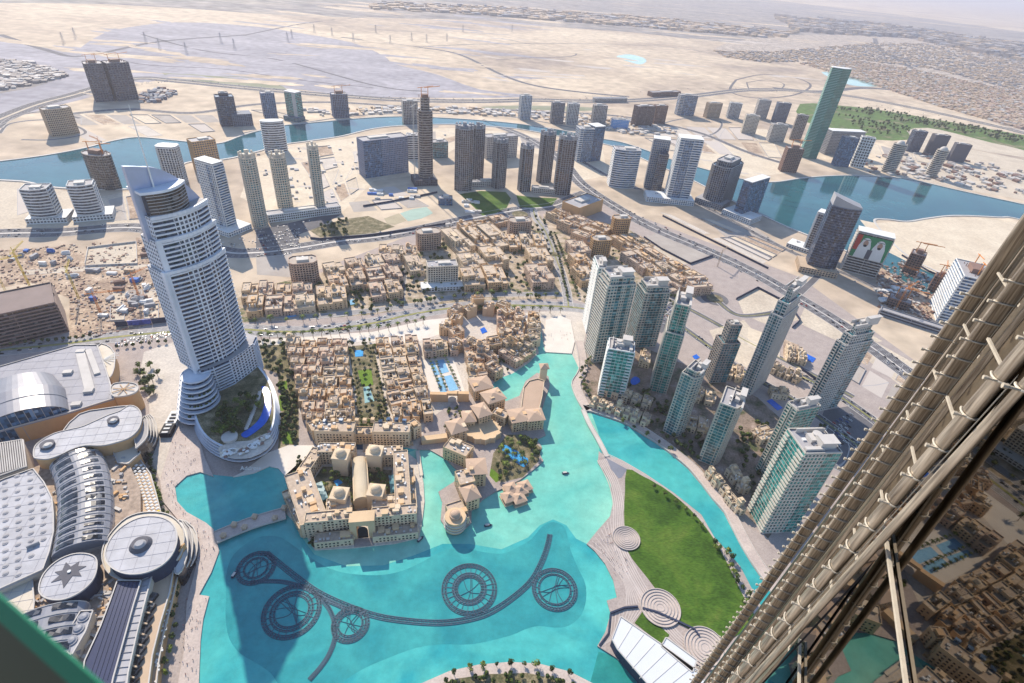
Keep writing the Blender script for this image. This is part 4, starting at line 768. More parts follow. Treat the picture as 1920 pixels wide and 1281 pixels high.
for k, fx in enumerate((.32, .72)):
    q = MB(); x = w_ * fx
    q.add([(x - w_ * .2, y - .1, z0), (x + w_ * .2, y - .1, z0), (x + w_ * .17, y - .1, H * .72), (x + w_ * .11, y - .1, H * .86), (x - w_ * .11, y - .1, H * .86), (x - w_ * .17, y - .1, H * .72)], [(0, 1, 2, 3, 4, 5)]); disc(q, x, H * .84, w_ * .12, H * .09, y - .12); mk('white_robe', q, 'white', ban)
    q = MB(); disc(q, x, H * .79, w_ * .07, H * .08, y - .16); mk('face', q, mat('skin_print', (0.45, 0.28, 0.2)), ban)
    q = MB(); disc(q, x, H * .735, w_ * .05, H * .03, y - .2); rectf(q, x - w_ * .1, x + w_ * .1, H * .872, H * .885, y - .2); mk('beard', q, 'black', ban)
q = MB(); rectf(q, w_ * .44, w_ * .58, z0, H * .66, y - .14); mk('dark_field', q, 'dark', ban)
tower('blue and white banded tower with unfinished roof close to the steel facade', (1744, 566), (1756, 602), (1800, 590), (1800, 488), 'rect', ('b',), 'white', 'gblue', 'build')
tower('long low dark office block with continuous window bands beside the construction cranes', (1647, 590), (1765, 628), 14, 9.0, 'rect', ('b',), 'grey', 'gnavy', 'none', name='office_block', cat='building')
for A, B, d, h_, lb in [((1690, 510), (1716, 518), 26, 40, 'dark unfinished concrete block among the orange cranes, left one'), ((1738, 545), (1760, 552), 20, 30, 'brown unfinished concrete block among the orange cranes, right one'), ((1660, 572), (1700, 585), 26, 14, 'low unfinished podium with steel frames in front of the cranes')]:
    tower(lb, A, B, d, float(h_), 'rect', ('g',), 'rust', 'gdark', 'build', name='unfinished_block', cat='building')
# dark unfinished block, far left
tower('big dark unfinished concrete block at the left edge behind the mall', (-30, 660), (128, 622), 60, 44.0, 'rect', ('b1',), 'brown', 'gdark', 'none', roofm='brown', name='unfinished_block', cat='building', fh=4)
# tan parking block, white hotel etc
tower('tan parking building with open top deck and slotted walls', (1052, 400), (1083, 413), (1128, 396), (1049, 378), 'rect', ('s',), 'tan', 'gdark', 'flat', name='parking_building', cat='building')
tower('cream slab hotel with white canopy above dark glass shopfronts', (803, 538), (858, 535), 22, (795, 502), 'rect', ('g',), 'cream', 'gdark', 'flat', cat='hotel', name='hotel', pod=(-12, -16, 84, 20, 7, 'white'))
tower('long white low-rise podium with arcades joining the three slim towers', (505, 418), (640, 400), 22, 14.0, 'rect', ('g',), 'white', 'gdark', 'flat', cat='building', name='podium_building')
tower('long white low-rise block in front of the ribbed cluster', (885, 352), (930, 350), 16, 12.0, 'rect', ('g',), 'pale', 'gdark', 'flat', cat='building', name='podium_building')
tower('low ribbed podium between the right ribbed towers', (996, 362), (1040, 366), 18, 12.0, 'rect', ('g',), 'pale', 'gdark', 'flat', cat='building', name='podium_building')
tower('white and navy apartment blocks behind the slim construction tower', (765, 300), (785, 300), 24, (763, 255), 'rect', ('b',), 'white', 'gnavy', 'flat', cat='building', name='apartment_block')
tower('teal glass low office block right of the slender unfinished tower', (812, 298), (840, 296), 26, (810, 268), 'rect', ('c',), 'pale', 'gteal', 'flat', cat='building', name='office_block')
tower('white terraced low block with blue windows, behind the broad ribbed tower', (912, 300), (968, 296), 30, (910, 258), 'rect', ('g',), 'pale', 'gnavy', 'flat', cat='building', name='office_block')
tower('bright blue glass low showroom on the far plots', (1146, 241), (1178, 243), 24, (1146, 224), 'cham', ('c',), 'white', mat('vivid_blue', (0.05, 0.25, 0.6), .2), 'flat', cat='building', name='office_block')
tower('row of white hangars under the trunk road', (1115, 192), (1175, 192), 20, 14.0, 'rect', ('v',), 'white', 'gdark', 'none', cat='building', name='hangar_row')
tower('long rose-grey warehouse beside the trunk road', (1222, 182), (1275, 180), 30, 16.0, 'rect', ('g',), 'rust', 'gdark', 'flat', cat='building', name='warehouse')
tower('grey slabs behind the leaning green tower', (1545, 290), (1605, 292), 30, (1552, 246), 'rect', ('g',), 'grey', 'gpurple', 'slab', cat='building', name='office_block')
tower('dark showroom with blue glass between the courts and the crescent lawn', (822, 385), (848, 386), 20, 14.0, 'rect', ('c',), 'bluegrey', 'gblue', 'flat', cat='building', name='office_block')
# ------------------------------------------------------------------ the curved tall hotel
_h = P(374, 765); ox, oy = _h.x, _h.y; W_, D_ = 85.0, 27.0
rt = math.atan2(77, 35)
t = thing('curved_hotel_tower', 'tallest white-blue balconied hotel tower with great sail-shaped fin and mast at left', 'hotel tower', (ox, oy, 0), rt)
def bowfoot(x0, x1, d, bow, n=14):
    x0, x1 = 8 + x0 * .82, 8 + x1 * .82
    return [(x0 + (x1 - x0) * i / n, -bow * math.sin(math.pi * i / n)) for i in range(n + 1)] + [(x1 - 3, d), (x0 + 3, d)]
hw = mat('hotel_white', (0.62, 0.66, 0.74), .5)
def tier(name, x0, x1, z0, z1, d, bow, pattern, fh=4.9):
    n = 14; pts = bowfoot(x0, x1, d, bow, n); g = MB(); g.prism(pts, z0, z1); gg = mk(name, g, 'gnavy', t)
    bal = MB(); win = MB()
    for i in range(n):
        c = pattern[i]; p, q = pts[i], pts[i + 1]
        if c == 'p': seg(win, p, q, 0, math.dist(p, q), 0, 1.2, z0, z1 - z0)
        elif c == 'b': facade(bal, p, q, z0, z1, 'b', fh)
        else: facade(win, p, q, z0, z1, 'g', fh, 4.4)
    for i in range(n, len(pts)): facade(win, pts[i], pts[(i + 1) % len(pts)], z0, z1, 'g', fh, 4)
    L = lambda i: math.dist(pts[i], pts[i + 1])
    for i in range(n): seg(win, pts[i], pts[i + 1], 0, L(i), 0, 2.0, z1 - 2.2, 3.4)
    o = mk('balcony_band', bal, hw, gg); o['kind'] = 'stuff'; o = mk('window_grid', win, hw, gg); o['kind'] = 'stuff'
    q = MB(); q.flat(pts, z1 + .1); mk('terrace', q, 'roofgrey', gg)
    return pts
tier('lower_shaft', 0, W_, 48, 170, D_, 9, 'pbbbgggbbgbbbb'.replace('gbbbb', 'ggbbb'))
tier('middle_shaft', 3, 82, 170, 203, D_ - 2, 8, 'pbbbgggbbggbbb')
tier('upper_shaft', 6, 78, 203, 226, D_ - 3, 8, 'bbbbggcgggbbbb'.replace('c', 'g'))
q = MB(); pts = bowfoot(8, 56, D_ - 5, 8); q.prism(pts, 226, 248); dr = mk('sky_lounge', q, 'gdark', t)
q = MB()
for i in range(14):
    L = math.dist(pts[i], pts[i + 1])
    for k in range(7): seg(q, pts[i], pts[i + 1], 0, L, 0, .3, 227 + 3 * k, .7)
mk('louvre', q, 'grey', dr)
q = MB(); q.prism(inset(bowfoot(4, 57, D_ - 4, 9), 1.03), 248, 250.5, bottom=True); mk('rim', q, hw, dr)
# sail fin: thick curved sheet standing behind the lounge
q = MB(); v = []; N = 22
def sail_top(x): return 273 - 6 * (x / 30) ** 2 if x < 24 else 269.2 - ((x - 24) / 50) ** 1.7 * 46
for s in (0, 1):
    for i in range(N + 1):
        x = 10 + 64 * i / N; y = 10 + 4 * s - 9 * math.sin(math.pi * i / N) * .6
        v += [(x, y, 200), (x, y, max(205, sail_top(x)))]
M2 = (N + 1) * 2
for i in range(N):
    a = 2 * i; q_ = (a, a + 2, a + 3, a + 1); q.mi += [0, 0, 0]; q.f += [q_, tuple(M2 + k for k in (a + 1, a + 3, a + 2, a)), (a + 1, a + 3, M2 + a + 3, M2 + a + 1)]
q.v = v; q.f += [(0, 1, M2 + 1, M2), (M2 - 2, M2 + M2 - 2, M2 + M2 - 1, M2 - 1)]; q.mi += [0, 0]
mk('sail_fin', q, mat('fin_metal', (0.36, 0.42, 0.58), 0.35, 0.3), t, smooth=False)
q = MB(); q.tube([(27, 4, 248), (27, 4, 290), (27, 4, 322)], .8, 8, taper=.25); mk('mast', q, 'white', t)
# left vertical blade and lower wings
q = MB(); q.box(8, -1, 40, 2.2, 4, 132); mk('edge_blade', q, hw, t)
g = MB(); wing = [(22, -12), (40, -16), (58, -15), (76, -12), (88, -4), (88, 16), (76, 24), (16, 24), (10, -6)]
g.prism(wing, 0, 50); gg = mk('lower_wing', g, 'gnavy', t); q = MB()
for i in range(len(wing)):
    facade(q, wing[i], wing[(i + 1) % len(wing)], 4, 50, 'g' if i in (1, 2) else 'b', 4.0, 5.0)
o = mk('balcony_band', q, hw, gg); o['kind'] = 'stuff'; q = MB(); q.flat(wing, 50.1); mk('terrace', q, 'roofgrey', gg)
for k in range(9):      # stacked round balconies stepping out toward the plaza
    z = 46 - k * 4.6; r = 15 + (k ** 1.0) * 1.05; x = 6 - k * 1.6; y = -3 - k * 1.3
    q = MB(); q.cyl(x, y, z - 4.4, r - 1.6, 3.4, 30); dk = mk('bowl_floor', q, 'gnavy', t)
    q = MB(); q.cyl(x, y, z - 1.0, r, 1.0, 30, r2=r + .3); mk('bowl_deck', q, hw, dk)
    q = MB(); ribbon(q, [(x + r * math.cos(a * math.pi / 16), y + r * math.sin(a * math.pi / 16)) for a in range(33)], .4, z, z + 1.1); mk('bowl_rail', q, hw, dk)
    if k in (3, 5, 7):
        q = MB()
        for j in range(14):
            a = R.uniform(3.4, 6.0); q.dome(x + (r - 3) * math.cos(a), y + (r - 3) * math.sin(a), z, R.uniform(.8, 1.7), None, 6, 2)
        mk('planter_shrub', q, foliage_mat('foliage_mid', (0.07, 0.10, 0.03)), dk)
# podium
def rel(pxs, z, c=(0, 0)): return [(p[0] - c[0], p[1] - c[1]) for p in PP(pxs, z)]
PO = [(357, 745), (362, 790), (374, 825), (396, 850), (430, 866), (465, 867), (500, 852), (520, 825), (526, 790), (522, 755), (510, 722), (490, 695)]
c = P(440, 800); pd_ = thing('hotel_podium', 'round terraced podium with crescent blue pool and garden below the tall hotel', 'podium', (c.x, c.y, 0))
base = rel(smooth_path([tuple(x) for x in PO], 3) + [(430, 700)], 0, c)
for k in range(5):
    s_ = 1.0 - k * .022; pk = inset(base, s_); q = MB(); q.prism(pk, k * 3.2, k * 3.2 + 1.9); fl = mk('terrace_floor', q, 'gdark', pd_)
    q = MB(); q.prism(inset(base, s_ + .012), k * 3.2 + 1.9, k * 3.2 + 3.2, bottom=True); mk('terrace_edge', q, hw, fl)
top = inset(base, .91)
q = MB(); q.prism(inset(top, .97), 16, 16.15); mk('garden_deck', q, scrub(), pd_)
def onpod(name, pxs, z0, z1, m, parent=pd_, sm=0):
    if sm: pxs = smooth_path([tuple(x) for x in pxs], sm, True)
    q = MB(); q.prism([(p[0] - c.x, p[1] - c.y) for p in PP(pxs, z1)], z0, z1); return mk(name, q, m, parent)
onpod('pool', [(503, 728), (508, 745), (508, 770), (500, 790), (485, 805), (462, 820), (452, 814), (472, 800), (486, 785), (494, 765), (496, 745), (490, 725)], 16.1, 16.7, navy_pool, sm=3)
onpod('terrace_paving', [(411, 838), (440, 828), (470, 826), (500, 812), (512, 825), (500, 843), (470, 858), (435, 858), (412, 848)], 16.1, 16.6, paving(), sm=2)
for px, py, r in ((430, 818, 8),): q = MB(); p = P(px, py, 20); q.cyl(p.x - c.x, p.y - c.y, 16, r - .8, 3.5, 24); q.cyl(p.x - c.x, p.y - c.y, 19.5, r, .6, 24); mk('oval_pavilion', q, 'pale', pd_)
for px, py in ((436, 845), (473, 836)):
    q = MB(); p = P(px, py, 18); ribbon(q, [(p.x - c.x + 4.5 * math.cos(a * math.pi / 10), p.y - c.y + 3 * math.sin(a * math.pi / 10)) for a in range(21)], .9, 16, 18.4); mk('ring_bar', q, 'white', pd_)
for i in range(46):
    a = R.random(); px = 415 + 90 * a; py = 853 - 36 * a * a + R.uniform(-9, 4); p = P(px, py, 18)
    q = MB(); q.hip(p.x - c.x, p.y - c.y, 18, 2.2, 2.2, .8, R.random()); q.box(p.x - c.x, p.y - c.y, 16.4, .15, .15, 1.8); mk('parasol', q, R.choice(['white', 'white', 'cream', 'rust']), pd_)
for i in range(20):
    a = i / 19; px = 487 - 5 * math.sin(a * 3) - 25 * a * a; py = 735 + 68 * a; p = P(px, py, 18)
    q = MB(); q.hip(p.x - c.x, p.y - c.y, 18, 2.6, 2.6, .9, R.random()); q.box(p.x - c.x, p.y - c.y, 16.2, .15, .15, 2); mk('parasol', q, 'pale', pd_)
# lettering on the curved terrace edge
cu = bpy.data.curves.new('sign_lettering', 'FONT'); cu.body = 'Address'; cu.size = 6; cu.extrude = .2; cu.align_x = 'CENTER'
so_ = bpy.data.objects.new('sign_lettering', cu); COL.objects.link(so_); so_.parent = pd_; p = P(474, 874, 9)
so_.matrix_local = Matrix.Translation((p.x - c.x - 1, p.y - c.y - 3.5, 7)) @ Matrix.Rotation(rad(8), 4, 'Z') @ Matrix.Rotation(rad(60), 4, 'X'); cu.materials.append(pm('white')); bpy.context.view_layer.update(); me_ = bpy.data.meshes.new_from_object(so_); mw_ = so_.matrix_local.copy(); bpy.data.objects.remove(so_); so_ = mk('sign_lettering', me_, [], pd_); so_.matrix_local = mw_
# ------------------------------------------------------------------ mall (roof outlines surveyed at roof height)
def roofthing(name, lbl, cat, pxs, zr, m_roof, m_wall='cream', thick=None, sm=0, zb=0.0, par=1.0):
    if sm: pxs = smooth_path([tuple(x) for x in pxs], sm, True)
    pts = PP(pxs, zr); c = (sum(p[0] for p in pts) / len(pts), sum(p[1] for p in pts) / len(pts)); t = thing(name, lbl, cat, (c[0], c[1], zb))
    loc = [(p[0] - c[0], p[1] - c[1]) for p in pts]; q = MB(); q.prism(loc, 0, zr - zb - 1.2, cap=False); mk('wall', q, m_wall, t)
    q = MB(); q.prism(inset(loc, 1.0 + 1.0 / 60), zr - zb - 1.2, zr - zb, bottom=True); mk('roof', q, m_roof, t)
    if par:
        q = MB(); n = len(loc)
        for i in range(n): seg(q, loc[i], loc[(i + 1) % n], 0, math.dist(loc[i], loc[(i + 1) % n]), -.2, .9, zr - zb, par)
        mk('parapet', q, 'pale', t)
    return t, c, loc
def seams(t, loc, z, step, rot=.3, w=.16, name='roof_seam', m='hall_roof', cross=True):
    step *= 1.5; m = mat('seam_grey', (0.40, 0.40, 0.44), .6)
    q = MB(); dirs = [(math.cos(rot), math.sin(rot))] + ([(-math.sin(rot), math.cos(rot))] if cross else [])
    for ux, uy in dirs:
        pr = [(-p[0] * uy + p[1] * ux) for p in loc]; s = min(pr) + step / 2
        while s < max(pr):
            xs = []
            for i in range(len(loc)):
                a, b = loc[i - 1], loc[i]; sa, sb = -a[0] * uy + a[1] * ux, -b[0] * uy + b[1] * ux
                if (sa > s) != (sb > s): f = (s - sa) / (sb - sa); x, y = a[0] + (b[0] - a[0]) * f, a[1] + (b[1] - a[1]) * f; xs.append(x * ux + y * uy)
            xs.sort()
            for i in range(0, len(xs) - 1, 2): ribbon(q, [(xs[i] * ux - s * uy, xs[i] * uy + s * ux), (xs[i + 1] * ux - s * uy, xs[i + 1] * uy + s * ux)], w, z, z + .18)
            s += step
    if q.v: mk(name, q, m, t)['kind'] = 'stuff'
def put(t, c, name, px, py, z, fn, m, zb=0.0):
    q = MB(); p = P(px, py, z); fn(q, p.x - c[0], p.y - c[1], z - zb); return mk(name, q, m, t)
mr = mat('mall_white_roof', (0.40, 0.40, 0.43), .6, var=.2, scale=.06); rd = mat('rib_grey', (0.24, 0.25, 0.29), .5)
t, c, loc = roofthing('mall_hall', 'big flat grey mall roof stepped around the vaulted hall at the left edge', 'mall building', [(-120, 725), (0, 688), (140, 648), (182, 648), (200, 700), (214, 747), (135, 772), (0, 808), (-120, 835)], 22, mat('hall_roof', (0.27, 0.27, 0.31), .6), 'tan')
seams(t, loc, 22, 9)
for a, b, e in (((150, 660), (168, 730), 9), ((165, 655), (182, 700), 6)):
    q = MB(); p1, p2 = P(*a, 24), P(*b, 24); ribbon(q, [(p1.x - c[0], p1.y - c[1]), (p2.x - c[0], p2.y - c[1])], e, 22, 24); mk('raised_duct', q, 'pale', t)
for px, py in ((144, 760), (152, 661), (167, 735), (128, 700)): put(t, c, 'roof_box', px, py, 22, lambda q, x, y, z: q.box(x, y, z, 9, 6, 3, rot=.3), 'pale')
# vault
p1, p2 = P(-55, 830, 20), P(132, 773, 20); c = (p1 + p2) / 2; e = p2 - p1; wv = e.length; rt = math.atan2(e.y, e.x)
t = thing('vaulted_hall', 'huge grey barrel vault with dark glazed gable at the left edge of the mall', 'vault', (c.x, c.y, 0), rt)
N = 24; dpth = 75; q = MB(); v = []
for y, s in ((0, 1), (dpth * .55, 1), (dpth, .80)):
    for i in range(N + 1):
        a = math.pi * i / N; v.append((-wv / 2 * s * math.cos(a), y, 20 + 20 * s * math.sin(a)))
f = [(k * (N + 1) + i, k * (N + 1) + i + 1, (k + 1) * (N + 1) + i + 1, (k + 1) * (N + 1) + i) for k in range(2) for i in range(N)] + [tuple(2 * (N + 1) + i for i in range(N + 1))]
q.add(v, f); mk('vault_roof', q, mat('vault_metal', (0.22, 0.22, 0.25), .4, .2), t)
q = MB(); q.add([(-wv / 2 * .97 * math.cos(math.pi * i / N), 1.2, 20 + 19 * math.sin(math.pi * i / N)) for i in range(N + 1)], [tuple(range(N + 1))]); q.box(0, 1.5, 0, wv * .97, 1, 20); mk('gable_glass', q, 'gblue', t)
q = MB()
for i in range(1, 12): x = -wv / 2 + wv * i / 12; q.box(x, 0.7, 0, .5, .5, 20 + 19 * math.sqrt(max(0, 1 - (2 * x / wv) ** 2)))
mk('gable_mullion', q, 'grey', t)
q = MB(); q.tube([(-wv / 2 * math.cos(math.pi * i / N), dpth * .3, 20.2 + 20 * math.sin(math.pi * i / N)) for i in range(N + 1)], .5, 6); mk('seam_rib', q, 'grey', t)
# white peanut-shaped roof
t, c, loc = roofthing('peanut_roof_building', 'white peanut-shaped mall roof with two round vents and tan base', 'mall building', [(64, 855), (66, 838), (80, 825), (103, 813), (130, 806), (155, 800), (180, 789), (205, 778), (225, 771), (242, 761), (258, 766), (265, 782), (260, 803), (243, 820), (215, 830), (190, 835), (160, 835), (135, 842), (112, 853), (90, 860), (70, 859)], 30, mr, 'tan', sm=3, par=0.6)
seams(t, loc, 30, 7)
for px, py, r in ((213, 790, 5.2), (90, 836, 6)):
    o = put(t, c, 'round_vent', px, py, 30, lambda q, x, y, z: (q.cyl(x, y, z, r, 2.8, 20)), 'dark'); q = MB(); p = P(px, py, 32); q.cyl(p.x - c[0], p.y - c[1], 32.8, r * .65, 1.5, 18, r2=r * .4); mk('vent_cap', q, 'pale', o)
t, c, loc = roofthing('slate_lower_roof', 'grey crescent lower roof tucked behind the white peanut roof', 'mall building', [(120, 808), (150, 777), (190, 768), (240, 762), (215, 776), (180, 790), (150, 802)], 27, 'roofgrey', 'tan', sm=2)
# tan drum and fan canopies by the entrance
t, c, loc = roofthing('entrance_drum', 'terracotta drum with open spoked top at the mall entrance', 'mall building', [(208, 730), (215, 720), (240, 718), (256, 722), (258, 732), (245, 740), (222, 744), (212, 742)], 26, 'pale', 'tan', sm=3)
for k in range(8): q = MB(); a = k * math.pi / 4; q.bar((0, 0, 27), (12 * math.cos(a), 10 * math.sin(a), 27), .6); mk('spoke', q, 'tan', t)
t, c, loc = roofthing('fan_canopy', 'tan half-round canopy with spread white ribs at the car-park corner', 'canopy', [(184, 650), (200, 648), (214, 662), (214, 690), (206, 708), (198, 700)], 18, 'cream', 'tan', sm=2)
for k in range(9): q = MB(); a = -1.6 + k * .38; q.bar((-6, 0, 18.8), (9 * math.cos(a), 16 * math.sin(a), 18.8), .5); mk('canopy_rib', q, 'white', t)
# layered curved restaurant block right of the peanut roof
for k in range(4):
    t2, c2, l2 = roofthing('curved_terrace_block', f'curved dark balcony terrace at the end of the peanut roof, {["lowest and widest", "second from the bottom", "third from the bottom", "topmost and narrowest"][k]}', 'terrace', [(252, 812 + 4 - k * 3), (266, 790), (281 - k * 3, 778 + k), (292 - k * 5, 795), (294 - k * 6, 818), (284 - k * 6, 840 - k * 3), (262 - k * 2, 858 - k * 6), (256, 838)], 6 + 6 * k, 'roofgrey' if k % 2 else 'pale', 'gdark', sm=2)
t, c, loc = roofthing('terrace_link', 'tan terrace block with slot windows under the right end of the peanut roof', 'mall building', [(212, 845), (243, 826), (262, 818), (262, 850), (240, 870), (222, 868)], 17, 'cream', 'tan')
for k in range(5): q = MB(); q.box(-8 + k * 4, -13, 3, 1.3, 1.0, 12); mk('pier', q, 'tan', t)
# ribbed curved vault
def swept_vault(lbl, ctr, wd, z, rise, nslot, cols=(.33, .66)):
    p = [tuple(P(a, b, z)[:2]) for a, b in ctr]; p = smooth_path(p, 8); c = p[len(p) // 2]; t = thing('ribbed_vault', lbl, 'vault', (c[0], c[1], 0)); L = [(a - c[0], b - c[1]) for a, b in p]; K = 10; v = []; n = len(L)
    nrm = []
    for i in range(n):
        a, b = L[max(0, i - 1)], L[min(n - 1, i + 1)]; d = Vector((b[0] - a[0], b[1] - a[1])).normalized(); nrm.append((-d.y, d.x))
    def pt(i, u, lift=0): a = math.pi * u; return (L[i][0] + nrm[i][0] * wd / 2 * math.cos(a), L[i][1] + nrm[i][1] * wd / 2 * math.cos(a), z + (rise + lift) * math.sin(a) + lift * .3)
    for i in range(n):
        for k in range(K + 1): v.append(pt(i, k / K))
    q = MB(); q.add(v, [(i * (K + 1) + k, i * (K + 1) + k + 1, (i + 1) * (K + 1) + k + 1, (i + 1) * (K + 1) + k) for i in range(n - 1) for k in range(K)] + [tuple(range(K, -1, -1)), tuple((n - 1) * (K + 1) + k for k in range(K + 1))]); mk('vault_roof', q, rd, t)
    q = MB(); ribbon(q, L, wd, 0, z); mk('wall', q, 'pale', t)
    for j in range(nslot):
        i0 = int((j + .25) * (n - 1) / nslot); i1 = max(i0 + 1, int((j + .75) * (n - 1) / nslot)); i1 = min(i1, n - 1)
        for cu_ in cols:
            q = MB(); us = [cu_ - .12 + .06 * m_ for m_ in range(5)]; vv = [pt(i0, u, .5) for u in us] + [pt(i1, u, .5) for u in us]
            q.add(vv, [(m_, m_ + 1, m_ + 6, m_ + 5) for m_ in range(4)] + [(0, 5, 9, 4)]); mk('skylight_slot', q, 'gdark', t)
        q = MB(); i2 = int(j * (n - 1) / nslot); q.tube([pt(i2, k / K, .2) for k in range(K + 1)], .45, 5); mk('arch_rib', q, 'pale', t)
swept_vault('long curved grey barrel vault with two columns of dark slots between mall terraces', [(142, 862), (154, 893), (160, 930), (161, 965), (158, 1000), (153, 1034)], 41, 19, 11, 14)
swept_vault('short ribbed barrel vault at the lower left beside three round skylights', [(100, 1150), (92, 1180), (84, 1215), (76, 1250)], 46, 19, 11, 4)
# white panel roof with skylight dots
t, c, loc = roofthing('dotted_white_roof', 'wide white mall roof dotted with rows of round skylights', 'mall building', [(-60, 930), (10, 898), (62, 880), (82, 905), (97, 935), (100, 965), (100, 998), (92, 1035), (80, 1068), (0, 1104), (-60, 1130)], 24, mr, 'cream')
seams(t, loc, 24, 8)
for px0, py0, n, dx in ((32, 893, 14, .45), (56, 886, 12, .6), (79, 912, 8, .9), (9, 905, 13, .3)):
    for k in range(n):
        py = py0 + k * 14.2; px = px0 + k * dx * (1 if k < n * .6 else .4)
        if py > 1095 - px * .35: continue
        put(t, c, 'skylight', px, py, 24, lambda q, x, y, z: (q.cyl(x, y, z, 2.1, .5, 12), q.dome(x, y, z + .5, 1.6, .5, 10, 2)), 'roofgrey')
q = MB(); a, b = P(51, 1029, 24), P(75, 1019, 24); ribbon(q, [(a.x - c[0], a.y - c[1]), (b.x - c[0], b.y - c[1])], 1.2, 24, 27); mk('roof_screen', q, 'grey', t)
t, c, loc = roofthing('louvred_roof', 'dark slatted louvre roof block at the left edge', 'mall building', [(-60, 850), (0, 832), (42, 825), (49, 875), (0, 892), (-60, 915)], 25, 'dark', 'cream')
for k in range(13): q = MB(); a, b = P(-8 + k * 4.3, 832 - k * .6, 26), P(-2 + k * 4.3, 888 - k * 1.1, 26); ribbon(q, [(a.x - c[0], a.y - c[1]), (b.x - c[0], b.y - c[1])], .8, 25, 26.4); mk('louvre', q, 'pale', t)
# star disc
t, c, loc = roofthing('star_disc_roof', 'tilted-looking white oval mall roof bearing a dark seven-pointed star', 'mall building', [(74, 1103), (82, 1078), (104, 1055), (133, 1041), (160, 1039), (179, 1047), (181, 1068), (172, 1090), (150, 1110), (122, 1123), (98, 1124), (80, 1117)], 30, mr, 'navy', sm=3, zb=0, par=.7)
seams(t, loc, 30, 6)
st_ = [(149, 1053), (146, 1062), (162, 1062), (147, 1070), (153, 1080.5), (136, 1080), (119, 1103), (116, 1087), (96, 1092.5), (112, 1079), (103, 1073), (117, 1070), (124, 1054.5), (133, 1063)]
q = MB(); q.prism([(p[0] - c[0], p[1] - c[1]) for p in PP(st_, 30)], 30, 30.4); mk('star', q, 'dark', t); put(t, c, 'star_hub', 130, 1072, 30.5, lambda q, x, y, z: q.cyl(x, y, z, 1.3, .8, 12), 'white')
# big disc
t, c, loc = roofthing('great_disc_roof', 'largest round white mall roof with dark central oculus', 'mall building', [(198, 1045), (203, 1020), (218, 998), (240, 981), (268, 970), (298, 970), (320, 980), (331, 1000), (329, 1025), (316, 1048), (294, 1065), (265, 1075), (235, 1075), (210, 1064)], 33, mr, 'navy', sm=3, par=.5)
seams(t, loc, 33, 7)
o = put(t, c, 'oculus', 264, 1022, 33, lambda q, x, y, z: q.cyl(x, y, z, 8.5, 3.5, 24, r2=6), 'dark'); q = MB(); p = P(262, 1020, 37); q.cyl(p.x - c[0], p.y - c[1], 36.5, 4.5, 2, 20, r2=3); mk('oculus_cap', q, 'grey', o)
t, c, loc = roofthing('disc_collar', 'tan ring wall wrapped round the great disc', 'mall building', [(193, 1050), (196, 1022), (212, 996), (238, 972), (270, 962), (305, 963), (330, 975), (345, 1000), (338, 1040), (315, 1062), (285, 1078), (262, 1088), (232, 1088), (205, 1075)], 22, 'cream', 'tan', sm=3)
for k in range(6):
    p = P(318 + k * 4.2, 1052 - k * 5, 24); q = MB(); q.box(p.x - c[0], p.y - c[1], 0, 1.4, 8, 25, rot=-.3); mk('buttress', q, 'tan', t)
for k in range(3):
    roofthing('curved_terrace_block', f'curved glass-roofed restaurant terrace hugging the great disc, {["outermost", "middle", "innermost"][k]}', 'terrace', [(336, 975), (352 + 10 - 7 * k, 990), (370 - 9 * k, 1015), (366 - 8 * k, 1045), (350 - 5 * k, 1070), (335 - 3 * k, 1075), (330, 1050), (338, 1020)], 6 + 6 * k, ['pale', 'roofgrey', 'white'][k], 'gdark', sm=2)
# long navy roof and terraces at the bottom
t, c, loc = roofthing('navy_long_roof', 'long dark navy standing-seam roof running off the bottom of the view', 'mall building', [(221, 1090), (264, 1090), (250, 1135), (232, 1200), (212, 1272), (200, 1330), (150, 1330), (160, 1240), (190, 1175), (207, 1130)], 27, mat('navy_roof', (0.035, 0.045, 0.10), .35), 'pale')
for k in range(1, 6):
    f_ = k / 6; q = MB(); a, b = P(221 + 43 * f_, 1092, 27), P(158 + 52 * f_, 1275, 27); ribbon(q, [(a.x - c[0], a.y - c[1]), (b.x - c[0], b.y - c[1])], .25, 27, 27.35); mk('roof_seam', q, 'navy', t)
t, c, loc = roofthing('grey_strip_roof', 'pale ribbed strip roof along the right side of the navy roof', 'mall building', [(266, 1090), (284, 1082), (270, 1135), (256, 1190), (240, 1262), (232, 1330), (204, 1330), (214, 1272), (235, 1200), (252, 1135)], 25, mr, 'cream')
for k in range(14): q = MB(); f_ = k / 13; a, b = P(262 - 50 * f_, 1100 + 180 * f_, 25), P(276 - 42 * f_, 1098 + 180 * f_, 25); ribbon(q, [(a.x - c[0], a.y - c[1]), (b.x - c[0], b.y - c[1])], .4, 25, 25.5); mk('roof_rib', q, 'grey', t)
t, c, loc = roofthing('tan_gallery', 'tan colonnaded gallery with dark window bays facing the lake promenade', 'mall building', [(286, 1080), (325, 1070), (318, 1110), (300, 1170), (285, 1230), (272, 1330), (236, 1330), (242, 1262), (258, 1190), (272, 1135)], 17, 'sand', 'tan')
for k in range(9):
    f_ = k / 8; a = P(286 - 38 * f_, 1120 + 158 * f_, 19); q = MB(); q.box(a.x - c[0], a.y - c[1], 17, 5, 7, 3, rot=-.15); bay = mk('window_bay', q, 'gdark', t); q = MB(); q.box(a.x - c[0], a.y - c[1] - 4.5, 17, 7, 1, 4.5, rot=-.15); mk('bay_frame', q, 'sand', bay)
t, c, loc = roofthing('dining_terrace', 'narrow dining terrace crowded with white chairs below the tan gallery', 'terrace', [(326, 1072), (334, 1075), (322, 1130), (306, 1190), (296, 1250), (288, 1330), (276, 1330), (284, 1250), (300, 1180), (316, 1115)], 11, 'sand', 'tan')
